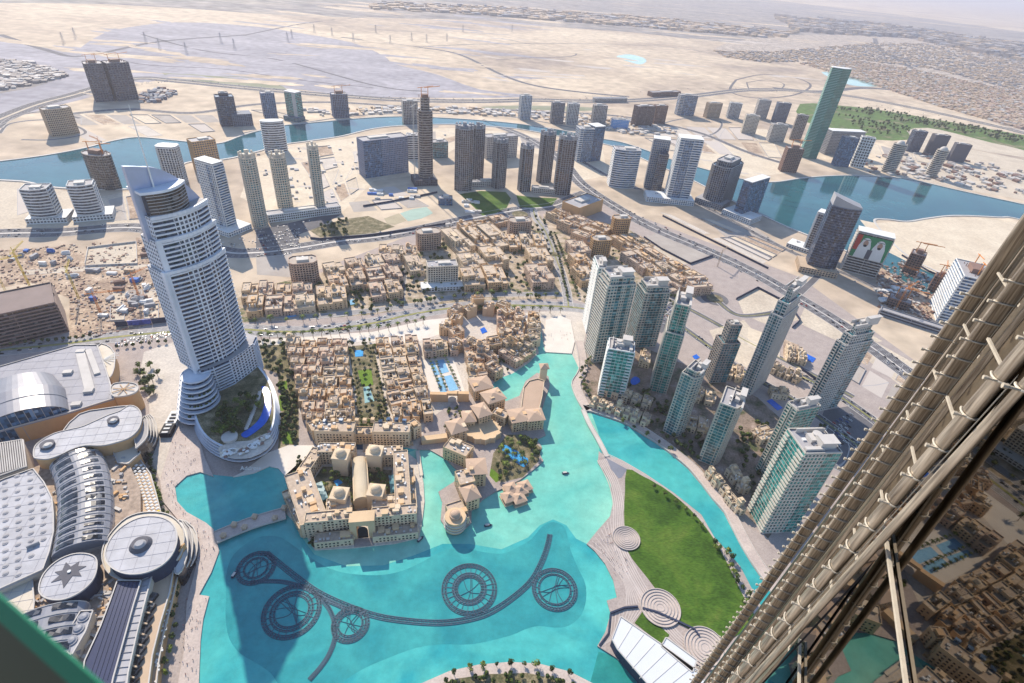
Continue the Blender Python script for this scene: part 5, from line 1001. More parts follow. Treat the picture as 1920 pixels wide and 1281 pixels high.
for k in range(44): 
    f_ = R.random(); a = P(322 - 34 * f_ + R.uniform(-3, 5), 1085 + 195 * f_, 11.8); q = MB(); q.box(a.x - c[0], a.y - c[1], 11, 1.6, 1.3, .9, rot=R.random()); mk('table_set', q, 'white', t)
t, c, loc = roofthing('three_skylight_roof', 'white strip roof with three large round skylights above the ribbed vault', 'mall building', [(152, 1147), (174, 1146), (160, 1185), (135, 1228), (112, 1212), (132, 1180)], 25, mr, 'cream')
for px, py in ((157, 1158), (147, 1180), (134, 1202)): put(t, c, 'skylight', px, py, 25, lambda q, x, y, z: (q.cyl(x, y, z, 4, .8, 16), q.dome(x, y, z + .8, 3.2, 1.2, 12, 2)), rd)
t, c, loc = roofthing('beige_flat_roof', 'plain beige flat roof under the dotted white roof', 'mall building', [(0, 1110), (30, 1097), (60, 1086), (64, 1130), (62, 1150), (48, 1155), (20, 1130), (-30, 1140)], 18, 'cream', 'tan')
seams(t, loc, 18, 6)
# general mall base with rooftop plant
t, c, loc = roofthing('mall_base_roof', 'cluttered brown service roof of ducts beneath the mall roofs', 'mall building', [(60, 880), (130, 855), (215, 840), (245, 880), (262, 920), (262, 965), (195, 1010), (196, 1060), (262, 1090), (205, 1150), (150, 1281), (40, 1281), (60, 1150), (40, 1090), (100, 1040)], 15, mat('service_roof', (0.36, 0.28, 0.22), .9, var=.4, scale=.2), 'tan', par=0)
for k in range(170):
    px, py = R.choice([(R.uniform(98, 116), R.uniform(880, 1035)), (R.uniform(185, 235), R.uniform(1080, 1150)), (R.uniform(150, 205), R.uniform(1110, 1180)), (R.uniform(60, 150), R.uniform(1110, 1150)), (R.uniform(195, 240), R.uniform(850, 985)), (R.uniform(160, 200), R.uniform(1180, 1250))])
    a = P(px, py, 17); q = MB(); q.box(a.x - c[0], a.y - c[1], 15, R.uniform(1.5, 7), R.uniform(1, 3), R.uniform(.8, 2.5), rot=R.choice([.2, -.3, 1.4, 1.2])); mk('duct_unit', q, R.choice(['pale', 'tan', 'roofgrey', 'sand', 'pale']), t)
# terraces with white umbrellas between mall and plaza
t, c, loc = roofthing('umbrella_terrace', 'stepped tan restaurant terraces with rows of white square umbrellas facing the plaza', 'terrace', [(240, 870), (262, 862), (282, 890), (292, 925), (302, 965), (280, 970), (250, 965), (262, 930), (250, 895)], 9, 'sand', 'tan')
for k in range(54):
    f_ = (k // 3) / 17; col_ = k % 3; a = P(246 + 36 * f_ ** .8 + col_ * 9, 872 + 98 * f_, 11.5); q = MB(); q.hip(a.x - c[0], a.y - c[1], 11.2, 2.1, 2.1, .6, -.3, over=.2); q.box(a.x - c[0], a.y - c[1], 9, .2, .2, 2.2); mk('umbrella', q, 'yellow' if k in (47, 50) else 'white', t)
# plaza pavilion
c0 = P(322, 800); t = thing('plaza_pavilion', 'long white and black pavilion standing alone on the forecourt', 'pavilion', (c0.x, c0.y, 0), rad(100))
q = MB(); q.box(9, 0, 0, 20, 11, 6); mk('white_hall', q, 'white', t); q = MB(); q.box(-9, 0, 0, 16, 11, 6); mk('black_hall', q, 'black', t)
for k in range(6): q = MB(); q.box(-15 + k * 5.5, 0, 6, 2.2, 6, .8); mk('roof_unit', q, 'black' if k > 2 else 'white', t)
# billboard hoarding by the site
hoarding([(218, 613), (240, 611)], 'black advertising board left of the blue picture board', 8, 'navy', 1)
hoarding([(241, 611), (285, 607)], 'blue picture board between two black advertising boards', 8, mat('night_blue', (0.08, 0.10, 0.35), .5, var=.6, scale=.3), 1)
hoarding([(286, 607), (312, 604)], 'black advertising board right of the blue picture board', 8, 'navy', 1)
# lake pavilion with white roof
t, c, loc = roofthing('white_pavilion', 'long white panel-roofed pavilion at the bottom edge by the lake', 'pavilion', [(1164, 1157), (1242, 1210), (1308, 1258), (1335, 1300), (1290, 1350), (1230, 1300), (1158, 1217), (1148, 1198)], 12, mat('tent_white', (0.62, 0.64, 0.66), .5, var=.03), 'navy', par=.5)
for k in range(1, 7): q = MB(); f_ = k / 7; a, b = P(1164 + 150 * f_, 1157 + 115 * f_, 12), P(1146 + 92 * f_, 1198 + 130 * f_, 12); ribbon(q, [(a.x - c[0], a.y - c[1]), (b.x - c[0], b.y - c[1])], .3, 12, 12.25); mk('roof_seam', q, 'pale', t)
t, c, loc = roofthing('white_annex', 'small white flat-roofed annex beside the long pavilion', 'pavilion', [(1249, 1196), (1306, 1238), (1298, 1260), (1240, 1212)], 12, MATS['tent_white'], 'navy', par=.5)
# ------------------------------------------------------------------ fountain machinery in the lake
fm = mat('fountain_steel', (0.05, 0.11, 0.16), .6)
def ringset(name, lbl, px, py, radii, spokes, chords=0, tw=1.4):
    c = P(px, py, .2); t = thing(name, lbl, 'fountain ring', (c.x, c.y, .1), R.random())
    for r in radii:
        for dr in (-tw / 2, tw / 2):
            q = MB(); ribbon(q, [((r + dr) * math.cos(a * math.pi / 32), (r + dr) * math.sin(a * math.pi / 32)) for a in range(65)], .4, 0.05, .55); mk('ring_pipe', q, fm, t)
        q = MB(); n = int(r * 4)
        for k in range(n): a = 2 * math.pi * k / n; b = a + math.pi / n * (1 if k % 2 else -1); q.bar(((r - tw / 2) * math.cos(a), (r - tw / 2) * math.sin(a), .4), ((r + tw / 2) * math.cos(b), (r + tw / 2) * math.sin(b), .4), .25)
        o = mk('lattice', q, fm, t); o['kind'] = 'stuff'
        q = MB(); n = int(r * 2.4)
        for k in range(n): a = 2 * math.pi * k / n; q.cyl((r) * math.cos(a), (r) * math.sin(a), .3, .32, .8, 5)
        o = mk('nozzle_row', q, 'dark', t); o['kind'] = 'stuff'
    R0, R1 = min(radii), max(radii)
    for k in range(spokes): a = 2 * math.pi * k / spokes; q = MB(); q.bar((R0 * math.cos(a), R0 * math.sin(a), .3), (R1 * math.cos(a), R1 * math.sin(a), .3), .4); mk('spoke', q, fm, t)
    for k in range(chords):
        a = R.uniform(0, 6.28); b = a + R.uniform(1.8, 3.6); pth = smooth_path([(R0 * math.cos(a), R0 * math.sin(a), .3), (R.uniform(-.3, .3) * R0, R.uniform(-.3, .3) * R0, .3), (R0 * math.cos(b), R0 * math.sin(b), .3)], 5)
        q = MB(); q.tube(pth, .25, 4); mk('curved_pipe', q, fm, t)
ringset('fountain_ring', 'large double fountain ring with thick inner wheel near the middle of the basin', 880, 1104, (23.2, 20.6, 14.2, 12.4, 10.8), 24, 4)
ringset('fountain_ring', 'round fountain ring at the right end of the basin', 1040, 1105, (19.3, 17.4, 14.0), 18, 6)
ringset('fountain_ring', 'large fountain ring at the lower left of the arm', 547, 1146, (22.5, 20.3, 16.3, 13.5), 20, 6)
ringset('fountain_ring', 'small fountain ring hanging under the arm between two larger ones', 657, 1171, (14.3, 12.2, 9.5), 14, 6)
ringset('fountain_ring', 'leftmost small fountain ring at the tip of the arm', 480, 1065, (15.5, 13.4, 9.5), 14, 6)
def arm(lbl, pxs, w, dens=1.0):
    p = wpath(pxs, .2, 8); c = p[0]; t = thing('fountain_pipe_run', lbl, 'fountain', (c[0], c[1], .1)); L = [(a - c[0], b - c[1]) for a, b in p]
    for off in (-w / 2, -w / 5, w / 5, w / 2): q = MB(); ribbon(q, L, .45, .05, .55, off=off); mk('rail_pipe', q, fm, t)
    q = MB(); s = 0
    for i in range(len(L) - 1):
        a, b = Vector(L[i]), Vector(L[i + 1]); n = max(1, int((b - a).length / 2.2 * dens)); nn = Vector((-(b - a).y, (b - a).x)).normalized() * w / 2
        for j in range(n):
            u = a.lerp(b, j / n); v = a.lerp(b, (j + 1) / n); sgn = 1 if (s % 2) else -1; s += 1
            q.bar((*(u + nn * sgn), .4), (*(v - nn * sgn), .4), .28); q.bar((*(u + nn), .4), (*(u - nn), .4), .28); q.cyl(u.x + nn.x * .5, u.y + nn.y * .5, .3, .32, .8, 5)
    o = mk('lattice', q, fm, t); o['kind'] = 'stuff'
arm('long sweeping fountain arm arching across the whole deep basin', [(500, 1037), (530, 1062), (566, 1090), (600, 1113), (650, 1136), (705, 1155), (760, 1164), (820, 1168), (870, 1163), (915, 1150), (960, 1122), (995, 1090), (1015, 1055), (1026, 1025), (1031, 1002)], 4.6)
arm('short fountain spur joining the left rings to the sweeping arm', [(470, 1092), (500, 1090), (535, 1092), (575, 1104), (610, 1124), (650, 1142)], 3.2)
arm('fountain tail curling down to the bottom edge', [(598, 1118), (616, 1140), (626, 1165), (628, 1195), (618, 1225), (602, 1250), (580, 1275)], 3.2)
arm('tiny fountain strut at the far left ring', [(488, 1040), (500, 1040), (514, 1052)], 2.5)
# ------------------------------------------------------------------ sand-coloured low-rise quarters
WALLS = [mat('oldtown_sand', (0.62, 0.45, 0.28), .9), mat('oldtown_pink', (0.62, 0.43, 0.28), .9), mat('oldtown_tan', (0.62, 0.41, 0.23), .9), mat('oldtown_cream', (0.64, 0.51, 0.36), .9), mat('oldtown_rose', (0.55, 0.39, 0.29), .9)]
WN = ['sand', 'pinkish', 'tan', 'cream', 'rose-brown']
ROOFS = [mat('oldtown_roof', (0.48, 0.385, 0.30), .95, var=.2, scale=.3), mat('oldtown_roof2', (0.53, 0.43, 0.33), .95, var=.2, scale=.3)]
def block(wq, rq, dq, x, y, z, w, d, h, rot, rng, win=True, fh=3.5, sp=3.6, arch=False):
    c, n = math.cos(rot), math.sin(rot)
    pts = [(x + a * c - b * n, y + a * n + b * c) for a, b in ((-w / 2, -d / 2), (w / 2, -d / 2), (w / 2, d / 2), (-w / 2, d / 2))]
    wq.prism(pts, z, z + h, cap=False); rq.flat(pts, z + h)
    for i in range(4):
        L = w if i % 2 == 0 else d
        seg(wq, pts[i], pts[(i + 1) % 4], 0, L, -.45, .5, z + h - .02, 1.1)
        if win and i != 2:
            nf = int(h / fh); k = int((L - 1) / sp)
            for a in range(nf):
                for b in range(k):
                    if rng.random() < .1: continue
                    s = (L - k * sp) / 2 + b * sp + sp * .22; ww = sp * rng.choice((.42, .5, .56))
                    seg(dq, pts[i], pts[(i + 1) % 4], s, min(L - .2, s + ww), 0, .07, z + a * fh + 1.0, fh * .52)
            if rng.random() < .3 and k > 1 and nf > 1:    # projecting bay or balcony
                s = rng.uniform(.1, .5) * L; seg(wq, pts[i], pts[(i + 1) % 4], s, min(L, s + 3.2), 0, 1.1, z + fh, max(fh, h - fh * 1.6))
LBL = {}
def lowrise(x, y, rot, w, d, h, rng, where, name='town_house', cat='house', feat=None, wi=None, group=None, win=True):
    wi = rng.randrange(5) if wi is None else wi; feat = feat or rng.choice(['stair', 'court', 'dome', 'tower', 'pergola', 'stair', 'terrace'])
    size = 'wide' if w * d > 420 else ('mid-sized' if w * d > 230 else 'small'); hs = 'tall' if h > 19 else ('four-storey' if h > 13 else 'low')
    fl = {'stair': 'with stair hut', 'court': 'round open court', 'dome': 'with roof dome', 'tower': 'with corner turret', 'pergola': 'with roof pergola', 'terrace': 'with stepped terraces'}[feat]
    lab = f'{size} {hs} {WN[wi]} building {fl}, {where}'
    words = lab.split()
    if len(words) > 16: lab = f'{hs} {WN[wi]} building {fl}, {where}'
    t = thing(name, lab, cat, (x, y, 0), rot, group or where); LBL.setdefault(lab, []).append(t)
    wq, rq, dq = MB(), MB(), MB(); base = [(-.5, -.5), (0, 0)]
    if feat == 'court':
        q = w * .3; e = d * .28
        block(wq, rq, dq, 0, -d / 2 + e / 2, 0, w, e, h * .85, 0, rng, win); block(wq, rq, dq, 0, d / 2 - e / 2, 0, w, e, h, 0, rng, win)
        block(wq, rq, dq, -w / 2 + q / 2, 0, 0, q, d - 2 * e, h * .9, 0, rng, win); block(wq, rq, dq, w / 2 - q / 2, 0, 0, q, d - 2 * e, h * .8, 0, rng, win)
    else:
        sx = rng.uniform(.5, .68); sy = rng.uniform(.5, .7)
        block(wq, rq, dq, -w / 2 + w * sx / 2, d / 2 - d * sy / 2, 0, w * sx, d * sy, h, 0, rng, win)
        block(wq, rq, dq, w / 2 - w * (1 - sx) / 2, d / 2 - d * .38 + 1, 0, w * (1 - sx), d * .74, h * rng.uniform(.72, .9), 0, rng, win)
        block(wq, rq, dq, -w / 2 + w * .36, -d / 2 + d * (1 - sy) / 2, 0, w * .72, d * (1 - sy), h * rng.uniform(.55, .8), 0, rng, win)
        if w > 22: block(wq, rq, dq, -w * .36, -d * .1, 0, w * .22, d * .3, h * rng.uniform(.9, 1.15), 0, rng, win)
        if w > 15: block(wq, rq, dq, w * .33, -d * .3, 0, w * .3, d * .36, h * rng.uniform(.5, 1.05), 0, rng, win)
    # little parapet rooms
    for _ in range(1 + int(w * d / 400)):
        x_, y_ = rng.uniform(-.38, .38) * w, rng.uniform(-.38, .38) * d
        wq.box(x_, y_, h * .8, rng.uniform(1.6, 4), rng.uniform(1.6, 4), h * .2 + rng.uniform(.6, 2.2), 0)
    mk('wall', wq, WALLS[wi], t)
    if rq.v: mk('roof', rq, ROOFS[rng.randrange(2)], t)
    if dq.v: o = mk('window_set', dq, 'gdark', t); o['kind'] = 'stuff'
    q = MB()
    for _ in range(3 + int(w * d / 160)): q.box(rng.uniform(-.42, .42) * w, rng.uniform(-.42, .42) * d, h * .8, rng.uniform(.8, 1.5), rng.uniform(.8, 1.4), h * .2 + rng.uniform(.5, 1.1))
    o = mk('roof_equipment', q, rng.choice(['white', 'pale', 'roofgrey']), t); o['kind'] = 'stuff'
    if feat == 'stair': q = MB(); q.box(-w * .1, d * .1, h, w * .26, d * .22, 3); q.box(-w * .1, d * .1 - d * .11 - .05, h, 1, .1, 2, m=1); mk('stair_hut', q, [WALLS[wi], pm('gdark')], t)
    elif feat == 'dome': q = MB(); q.box(-w * .15, d * .15, h, 6, 6, 1.6); q.dome(-w * .15, d * .15, h + 1.6, 2.7, None, 12, 4); mk('dome', q, WALLS[3], t)
    elif feat == 'tower':
        q = MB(); q.box(-w * .3, d * .3, 0, 5.5, 5.5, h + 5); q.box(-w * .3, d * .3, h + 5, 6.4, 6.4, .8); q.box(-w * .3, d * .3, h + 5.8, 3.6, 3.6, 2); mk('turret', q, WALLS[wi], t)
    elif feat == 'pergola':
        q = MB()
        for k in range(6): q.box(-w * .25 + k * 1.2, d * .15, h + 2.4, .35, 6, .3)
        for a, b in ((-w * .25, d * .15 - 2.8), (-w * .25 + 6, d * .15 - 2.8), (-w * .25, d * .15 + 2.8), (-w * .25 + 6, d * .15 + 2.8)): q.box(a, b, h, .4, .4, 2.5)
        mk('pergola', q, 'brown', t)
    return t
def bil(q, u, v):
    a = (q[0][0] + (q[1][0] - q[0][0]) * u, q[0][1] + (q[1][1] - q[0][1]) * u); b = (q[3][0] + (q[2][0] - q[3][0]) * u, q[3][1] + (q[2][1] - q[3][1]) * u)
    return (a[0] + (b[0] - a[0]) * v, a[1] + (b[1] - a[1]) * v)
def inpoly(p, poly):
    x, y = p; c = False; n = len(poly)
    for i in range(n):
        x1, y1 = poly[i]; x2, y2 = poly[(i + 1) % n]
        if (y1 > y) != (y2 > y) and x < (x2 - x1) * (y - y1) / (y2 - y1) + x1: c = not c
    return c
ROWS = ['front', 'second', 'third', 'fourth', 'fifth', 'sixth', 'seventh', 'eighth', 'ninth', 'tenth']
def fill(quad, nx, ny, where, h0, h1, seed, fillk=.86, skip=(), avoid=(), **kw):
    """quad = far-left, far-right, near-right, near-left survey points"""
    rng = random.Random(seed); W4 = [tuple(P(*a)[:2]) for a in quad]
    for j in range(ny):
        for i in range(nx):
            if (i, j) in skip: continue
            a = bil(W4, i / nx, j / ny); b = bil(W4, (i + 1) / nx, j / ny); c = bil(W4, (i + 1) / nx, (j + 1) / ny); d = bil(W4, i / nx, (j + 1) / ny)
            cx, cy = (a[0] + c[0]) / 2, (a[1] + c[1]) / 2
            if any(inpoly((cx, cy), pl) for pl in avoid): continue
            w = (math.dist(a, b) + math.dist(d, c)) / 2 * fillk * rng.uniform(.93, 1.06); dd = (math.dist(a, d) + math.dist(b, c)) / 2 * fillk * rng.uniform(.93, 1.06)
            rot = math.atan2(c[1] - d[1], c[0] - d[0])
            hh = rng.uniform(h0, h1); r = ROWS[ny - 1 - j] if ny > 1 else ''
            lowrise(cx + rng.uniform(-1, 1), cy + rng.uniform(-1, 1), rot, w, dd, hh, rng, (f'{r} row, ' if r else '') + where, **kw)
# old town proper
fill([(536, 648), (652, 646), (668, 782), (572, 790)], 4, 7, 'left of the formal garden', 9, 17, 1, .9)
fill([(704, 645), (782, 640), (806, 760), (732, 778)], 3, 6, 'right of the formal garden', 9, 17, 2, .9)
fill([(570, 792), (668, 786), (672, 802), (584, 808)], 5, 1, 'behind the long hotel front', 12, 18, 3, .95)
fill([(734, 780), (806, 764), (812, 792), (742, 800)], 4, 1, 'right of the walled grove', 12, 19, 4, .95)
fill([(790, 655), (862, 650), (866, 668), (794, 674)], 3, 1, 'heading the four-part pool', 14, 18, 5, .9)
fill([(868, 655), (898, 652), (920, 735), (882, 742)], 2, 4, 'right of the four-part pool', 11, 16, 6, .9)
fill([(905, 655), (925, 650), (936, 712), (920, 722)], 1, 3, 'above the creek wall', 14, 18, 7, .85)
# crescent quarter round the small blue pool
cc = P(906, 622)
for i in range(17):
    a = 2 * math.pi * i / 17; rr = 40 + (12 if i % 2 else 0); x, y = cc.x + rr * 1.05 * math.cos(a), cc.y + rr * 1.25 * math.sin(a)
    lowrise(x, y, a + math.pi / 2, 17, 17, 16 + 5 * R.random(), R, f'{["ring", "outer ring"][i % 2]} around the small round pool', wi=i % 3)
fill([(930, 600), (985, 598), (980, 655), (935, 655)], 3, 3, 'between pool ring and creek', 14, 22, 9, .88)
fill([(990, 600), (1012, 600), (1010, 650), (990, 655)], 1, 5, 'along the narrow creek head', 12, 16, 10, .9)
fill([(946, 668), (992, 650), (998, 668), (952, 698)], 5, 1, 'on the waterside crescent', 10, 13, 11, .95)
fill([(955, 655), (985, 640), (992, 652), (958, 672)], 3, 1, 'behind the waterside crescent', 16, 22, 12, .9)
# boulevard quarter beyond the road
quar = [((548, 535), (600, 530), 28, (547, 497), 'round-cornered rose apartment block standing highest at the left of the quarter', 'cham'), ((785, 472), (828, 468), 26, (784, 441), 'rose apartment block beside the highway, highest at the centre', 'cham'), ((956, 447), (996, 445), 26, (954, 418), 'rose apartment block behind the round garden', 'cham'),
        ((1148, 446), (1178, 445), 22, (1146, 411), 'tan apartment block highest at the right below the parking building', 'cham'), ((1110, 484), (1144, 482), 24, (1108, 452), 'tan apartment block with ribbed walls right of the branch boulevard', 'cham')]
for A, B, d, T, lb, sh in quar: tower(lb, A, B, d, T, sh, ('g',), 'pink' if A[0] < 1000 else 'tan', 'gdark', 'flat', cat='apartment block', name='apartment_block', roofm='roof', sp=4)
for k, (quad, nx, ny, h0, h1, wh) in enumerate([
    ([(450, 548), (540, 542), (575, 590), (470, 598)], 3, 2, 12, 18, 'at far left beyond the boulevard'),
    ([(605, 512), (690, 495), (690, 545), (625, 555)], 2, 2, 15, 20, 'left of centre beyond the boulevard'),
    ([(592, 548), (650, 556), (655, 582), (598, 588)], 2, 1, 16, 19, 'on the boulevard edge'),
    ([(690, 498), (750, 488), (755, 562), (692, 570)], 2, 3, 15, 20, 'beside the planted square'),
    ([(705, 470), (785, 474), (785, 492), (715, 492)], 3, 1, 13, 17, 'facing the highway left of centre'),
    ([(838, 445), (945, 428), (945, 470), (845, 488)], 3, 1, 15, 20, 'facing the highway right of centre'),
    ([(860, 490), (945, 475), (950, 545), (865, 550)], 2, 2, 16, 22, 'right of the cream slab hotel'),
    ([(548, 548), (590, 545), (598, 588), (560, 592)], 1, 2, 14, 18, 'below the round-cornered rose block'),
    ([(760, 492), (792, 488), (796, 520), (764, 524)], 1, 1, 14, 18, 'left of the cream slab hotel'),
    ([(860, 430), (950, 410), (950, 425), (862, 442)], 3, 1, 12, 15, 'against the highway bend'),
    ([(950, 450), (1020, 450), (1022, 475), (950, 475)], 3, 1, 15, 19, 'behind the lagoon garden'),
    ([(985, 480), (1032, 478), (1036, 545), (985, 548)], 1, 2, 18, 24, 'left of the branch boulevard'),
    ([(1022, 408), (1048, 402), (1150, 440), (1100, 470)], 3, 3, 13, 19, 'right of upper branch boulevard'),
    ([(1062, 468), (1100, 466), (1112, 540), (1078, 545)], 1, 3, 16, 22, 'right of lower branch boulevard'),
    ([(1148, 455), (1190, 445), (1260, 505), (1190, 522)], 3, 2, 13, 18, 'tan wedge beside the grey plot'),
    ([(1192, 505), (1268, 500), (1330, 535), (1250, 560)], 3, 2, 12, 15, 'nearest the far junction')]):
    fill(quad, nx, ny, wh, h0, h1, 20 + k, .87, name='apartment_block', cat='apartment block')
lowrise(*P(1305, 545)[:2], .3, 36, 34, 20, R, 'ring block by the far junction with round open top', name='apartment_block', cat='apartment block', feat='court', wi=4)
# hotel on its island
def wing(t, c, p1, p2, w, h, z=Q, wi=3, zread=None, fh=3.6, lab=None, arches=False, base=True):
    zr = zread if zread is not None else z; a, b = P(*p1, zr), P(*p2, zr); e = b - a; L = e.length; rot = math.atan2(e.y, e.x); m_ = (a + b) / 2
    wq, rq, dq = MB(), MB(), MB(); block(wq, rq, dq, m_.x - c[0], m_.y - c[1], z, L, w, h, rot, R, fh=fh, sp=3.4)
    ww = mk('wing', wq, WALLS[wi], t, label=lab); mk('roof', rq, ROOFS[0], ww); o = mk('window_set', dq, 'gdark', ww); o['kind'] = 'stuff'
    q = MB()
    for _ in range(int(L / 3)):
        u = R.uniform(-.48, .48) * L; v = R.uniform(-.35, .35) * w; q.box(m_.x - c[0] + u * math.cos(rot) - v * math.sin(rot), m_.y - c[1] + u * math.sin(rot) + v * math.cos(rot), z + h, R.uniform(.9, 3), R.uniform(.9, 2.4), R.uniform(.7, 2.2), rot)
    o = mk('roof_equipment', q, R.choice(['pale', 'white', WALLS[3]]), ww); o['kind'] = 'stuff'
    for _ in range(int(L / 9)):
        u = R.uniform(-.45, .45) * L; v = R.uniform(-.3, .3) * w; q = MB(); x_, y_ = m_.x - c[0] + u * math.cos(rot) - v * math.sin(rot), m_.y - c[1] + u * math.sin(rot) + v * math.cos(rot); s_, h_ = R.uniform(3, 5.5), R.uniform(1.8, 4.2); q.box(x_, y_, z + h, s_, s_, h_, rot); q.box(x_, y_, z + h + h_, s_ + .7, s_ + .7, .5, rot); mk('roof_room', q, WALLS[R.choice((0, 2, 3))], ww)
    return ww
cP = P(690, 930); c = (cP.x, cP.y); t = thing('palace_hotel', 'sand-coloured palace hotel ringed round two palm courts on the lake island', 'hotel', (c[0], c[1], 0))
wing(t, c, (578, 1000), (664, 992), 11, 22); wing(t, c, (700, 990), (782, 982), 11, 22)
wing(t, c, (592, 1021), (664, 1013), 10, 8, wi=3); wing(t, c, (700, 1010), (784, 1001), 10, 8, wi=3)
wing(t, c, (562, 908), (594, 1000), 24, 18); wing(t, c, (566, 912), (600, 860), 12, 15); wing(t, c, (600, 862), (668, 862), 13, 18); wing(t, c, (690, 868), (756, 866), 13, 17); wing(t, c, (752, 868), (758, 985), 15, 18)
wing(t, c, (770, 890), (776, 965), 7, 9); wing(t, c, (543, 930), (560, 965), 12, 9, wi=0); wing(t, c, (556, 968), (574, 1004), 9, 12, wi=0)
wing(t, c, (616, 968), (660, 962), 14, 16); wing(t, c, (700, 962), (745, 958), 14, 16)
for px, py, h_, r in ((641, 955, 22, 5), (708, 949, 22, 5), (644, 884, 24, 5), (706, 877, 24, 5)):
    p = P(px, py); q = MB(); q.box(p.x - c[0], p.y - c[1], Q, 15, 14, h_); q.box(p.x - c[0], p.y - c[1], Q + h_, 15.8, 14.8, 1); tw = mk('dome_tower', q, WALLS[3], t)
    q = MB(); q.cyl(p.x - c[0], p.y - c[1], Q + h_ + 1, r + .6, 1.2, 12); q.dome(p.x - c[0], p.y - c[1], Q + h_ + 2.2, r, 4.4, 16, 5); mk('dome', q, WALLS[3], tw)
a, b = P(676, 878), P(680, 955); q = MB(); e = b - a; rot = math.atan2(e.y, e.x); m_ = (a + b) / 2; L = e.length
q.box(m_.x - c[0], m_.y - c[1], Q, L, 15, 13, rot); sp_ = mk('central_hall', q, WALLS[3], t)
q = MB(); v = []; K = 10
for s in (-1, 1):
    for k in range(K + 1):
        an = math.pi * k / K; u, w_ = s * L / 2, 6.5 * math.cos(an); v.append((m_.x - c[0] + u * math.cos(rot) - w_ * math.sin(rot), m_.y - c[1] + u * math.sin(rot) + w_ * math.cos(rot), Q + 13 + 4 * math.sin(an)))
q.add(v, [(k, k + 1, K + 2 + k, K + 1 + k) for k in range(K)] + [tuple(range(K, -1, -1)), tuple(range(K + 1, 2 * K + 2))]); mk('vaulted_roof', q, mat('vault_cream', (0.56, 0.47, 0.34)), sp_)
# lake gate with tall arch
a, b = P(664, 1012), P(700, 1009); e = b - a; rot = math.atan2(e.y, e.x); m_ = (a + b) / 2; q = MB(); ca, sa = math.cos(rot), math.sin(rot)
def LT(u, v): return (m_.x - c[0] + u * ca - v * sa, m_.y - c[1] + u * sa + v * ca)
for s in (-1, 1): q.box(*LT(s * 8.2, 5), Q, 6, 12, 25, rot)
q.box(*LT(0, 5), Q + 19, 22.5, 11.8, 6.4, rot); gt = mk('lake_gate', q, WALLS[0], t)
q = MB(); n = 10; v = [(*LT(-4.6, 0), Q + .1), (*LT(4.6, 0), Q + .1)] + [(*LT(4.6 * math.cos(math.pi * k / n), 0), Q + 11 + 6 * math.sin(math.pi * k / n)) for k in range(n + 1)]; q.add(v, [tuple(range(len(v)))]); mk('arch_opening', q, 'black', gt)
for s, (p1, p2) in enumerate((((592, 1028), (662, 1020)), ((702, 1017), (783, 1007)))):
    a, b = P(*p1), P(*p2)
    for k in range(11):
        u = a.lerp(b, (k + .5) / 11); q = MB(); rr = math.atan2((b - a).y, (b - a).x); v = []
        for j in range(9): an = math.pi * j / 8; v.append((u.x - c[0] + 1.7 * math.cos(an) * math.cos(rr), u.y - c[1] + 1.7 * math.cos(an) * math.sin(rr), Q + 3.4 + 1.8 * math.sin(an)))
        v += [(u.x - c[0] - 1.7 * math.cos(rr), u.y - c[1] - 1.7 * math.sin(rr), Q + .3), (u.x - c[0] + 1.7 * math.cos(rr), u.y - c[1] + 1.7 * math.sin(rr), Q + .3)]; q.add(v, [tuple(range(len(v)))]); mk('arcade_arch', q, 'black', t)
for px, py, r_, lb in ((600, 932, 14, 'a'), (735, 918, 26, 'b')):
    a = P(px, py - 16); b = P(px + 4 if lb == 'b' else px + 12, py + 16); q = MB(); q.bar((a.x - c[0], a.y - c[1], Q + 7), (b.x - c[0], b.y - c[1], Q + 7), 6, 2); mk('glass_vault', q, 'gteal', t)
q = MB(); pts = [(p[0] - c[0], p[1] - c[1]) for p in PP([(664, 1027), (702, 1023), (700, 1008), (665, 1012)], Q)]; q.prism(pts, Q, Q + .3); mk('landing', q, pinkpave(), t)
# long hotel front north of the canal
cP = P(690, 825); c = (cP.x, cP.y); t = thing('canal_hotel', 'long sand hotel front with arched windows and central gateway behind the dark canal', 'hotel', (c[0], c[1], 0))
wing(t, c, (596, 826), (668, 827), 15, 21); wing(t, c, (702, 827), (770, 828), 15, 21); wing(t, c, (668, 824), (702, 824), 12, 13, wi=0); wing(t, c, (592, 808), (600, 822), 14, 14, wi=0); wing(t, c, (770, 820), (784, 812), 13, 17)
q = MB(); p = P(685, 829); q.box(p.x - c[0], p.y - c[1], 0, 13, 1, 9); mk('gateway', q, 'gdark', t)
for k in range(12):
    p = P(600 + k * 14.5, 818 + R.uniform(-3, 3)); q = MB(); q.box(p.x - c[0], p.y - c[1], 20, 4, 4, 5); mk('roof_turret', q, R.choice([WALLS[3], WALLS[0], pm('gblue')]), t)
q = MB(); pts = [(p[0] - c[0], p[1] - c[1]) for p in PP([(590, 832), (775, 836), (775, 832), (590, 828)], 0)]; q.prism(pts, 0, 3); mk('canal_wall', q, WALLS[0], t)
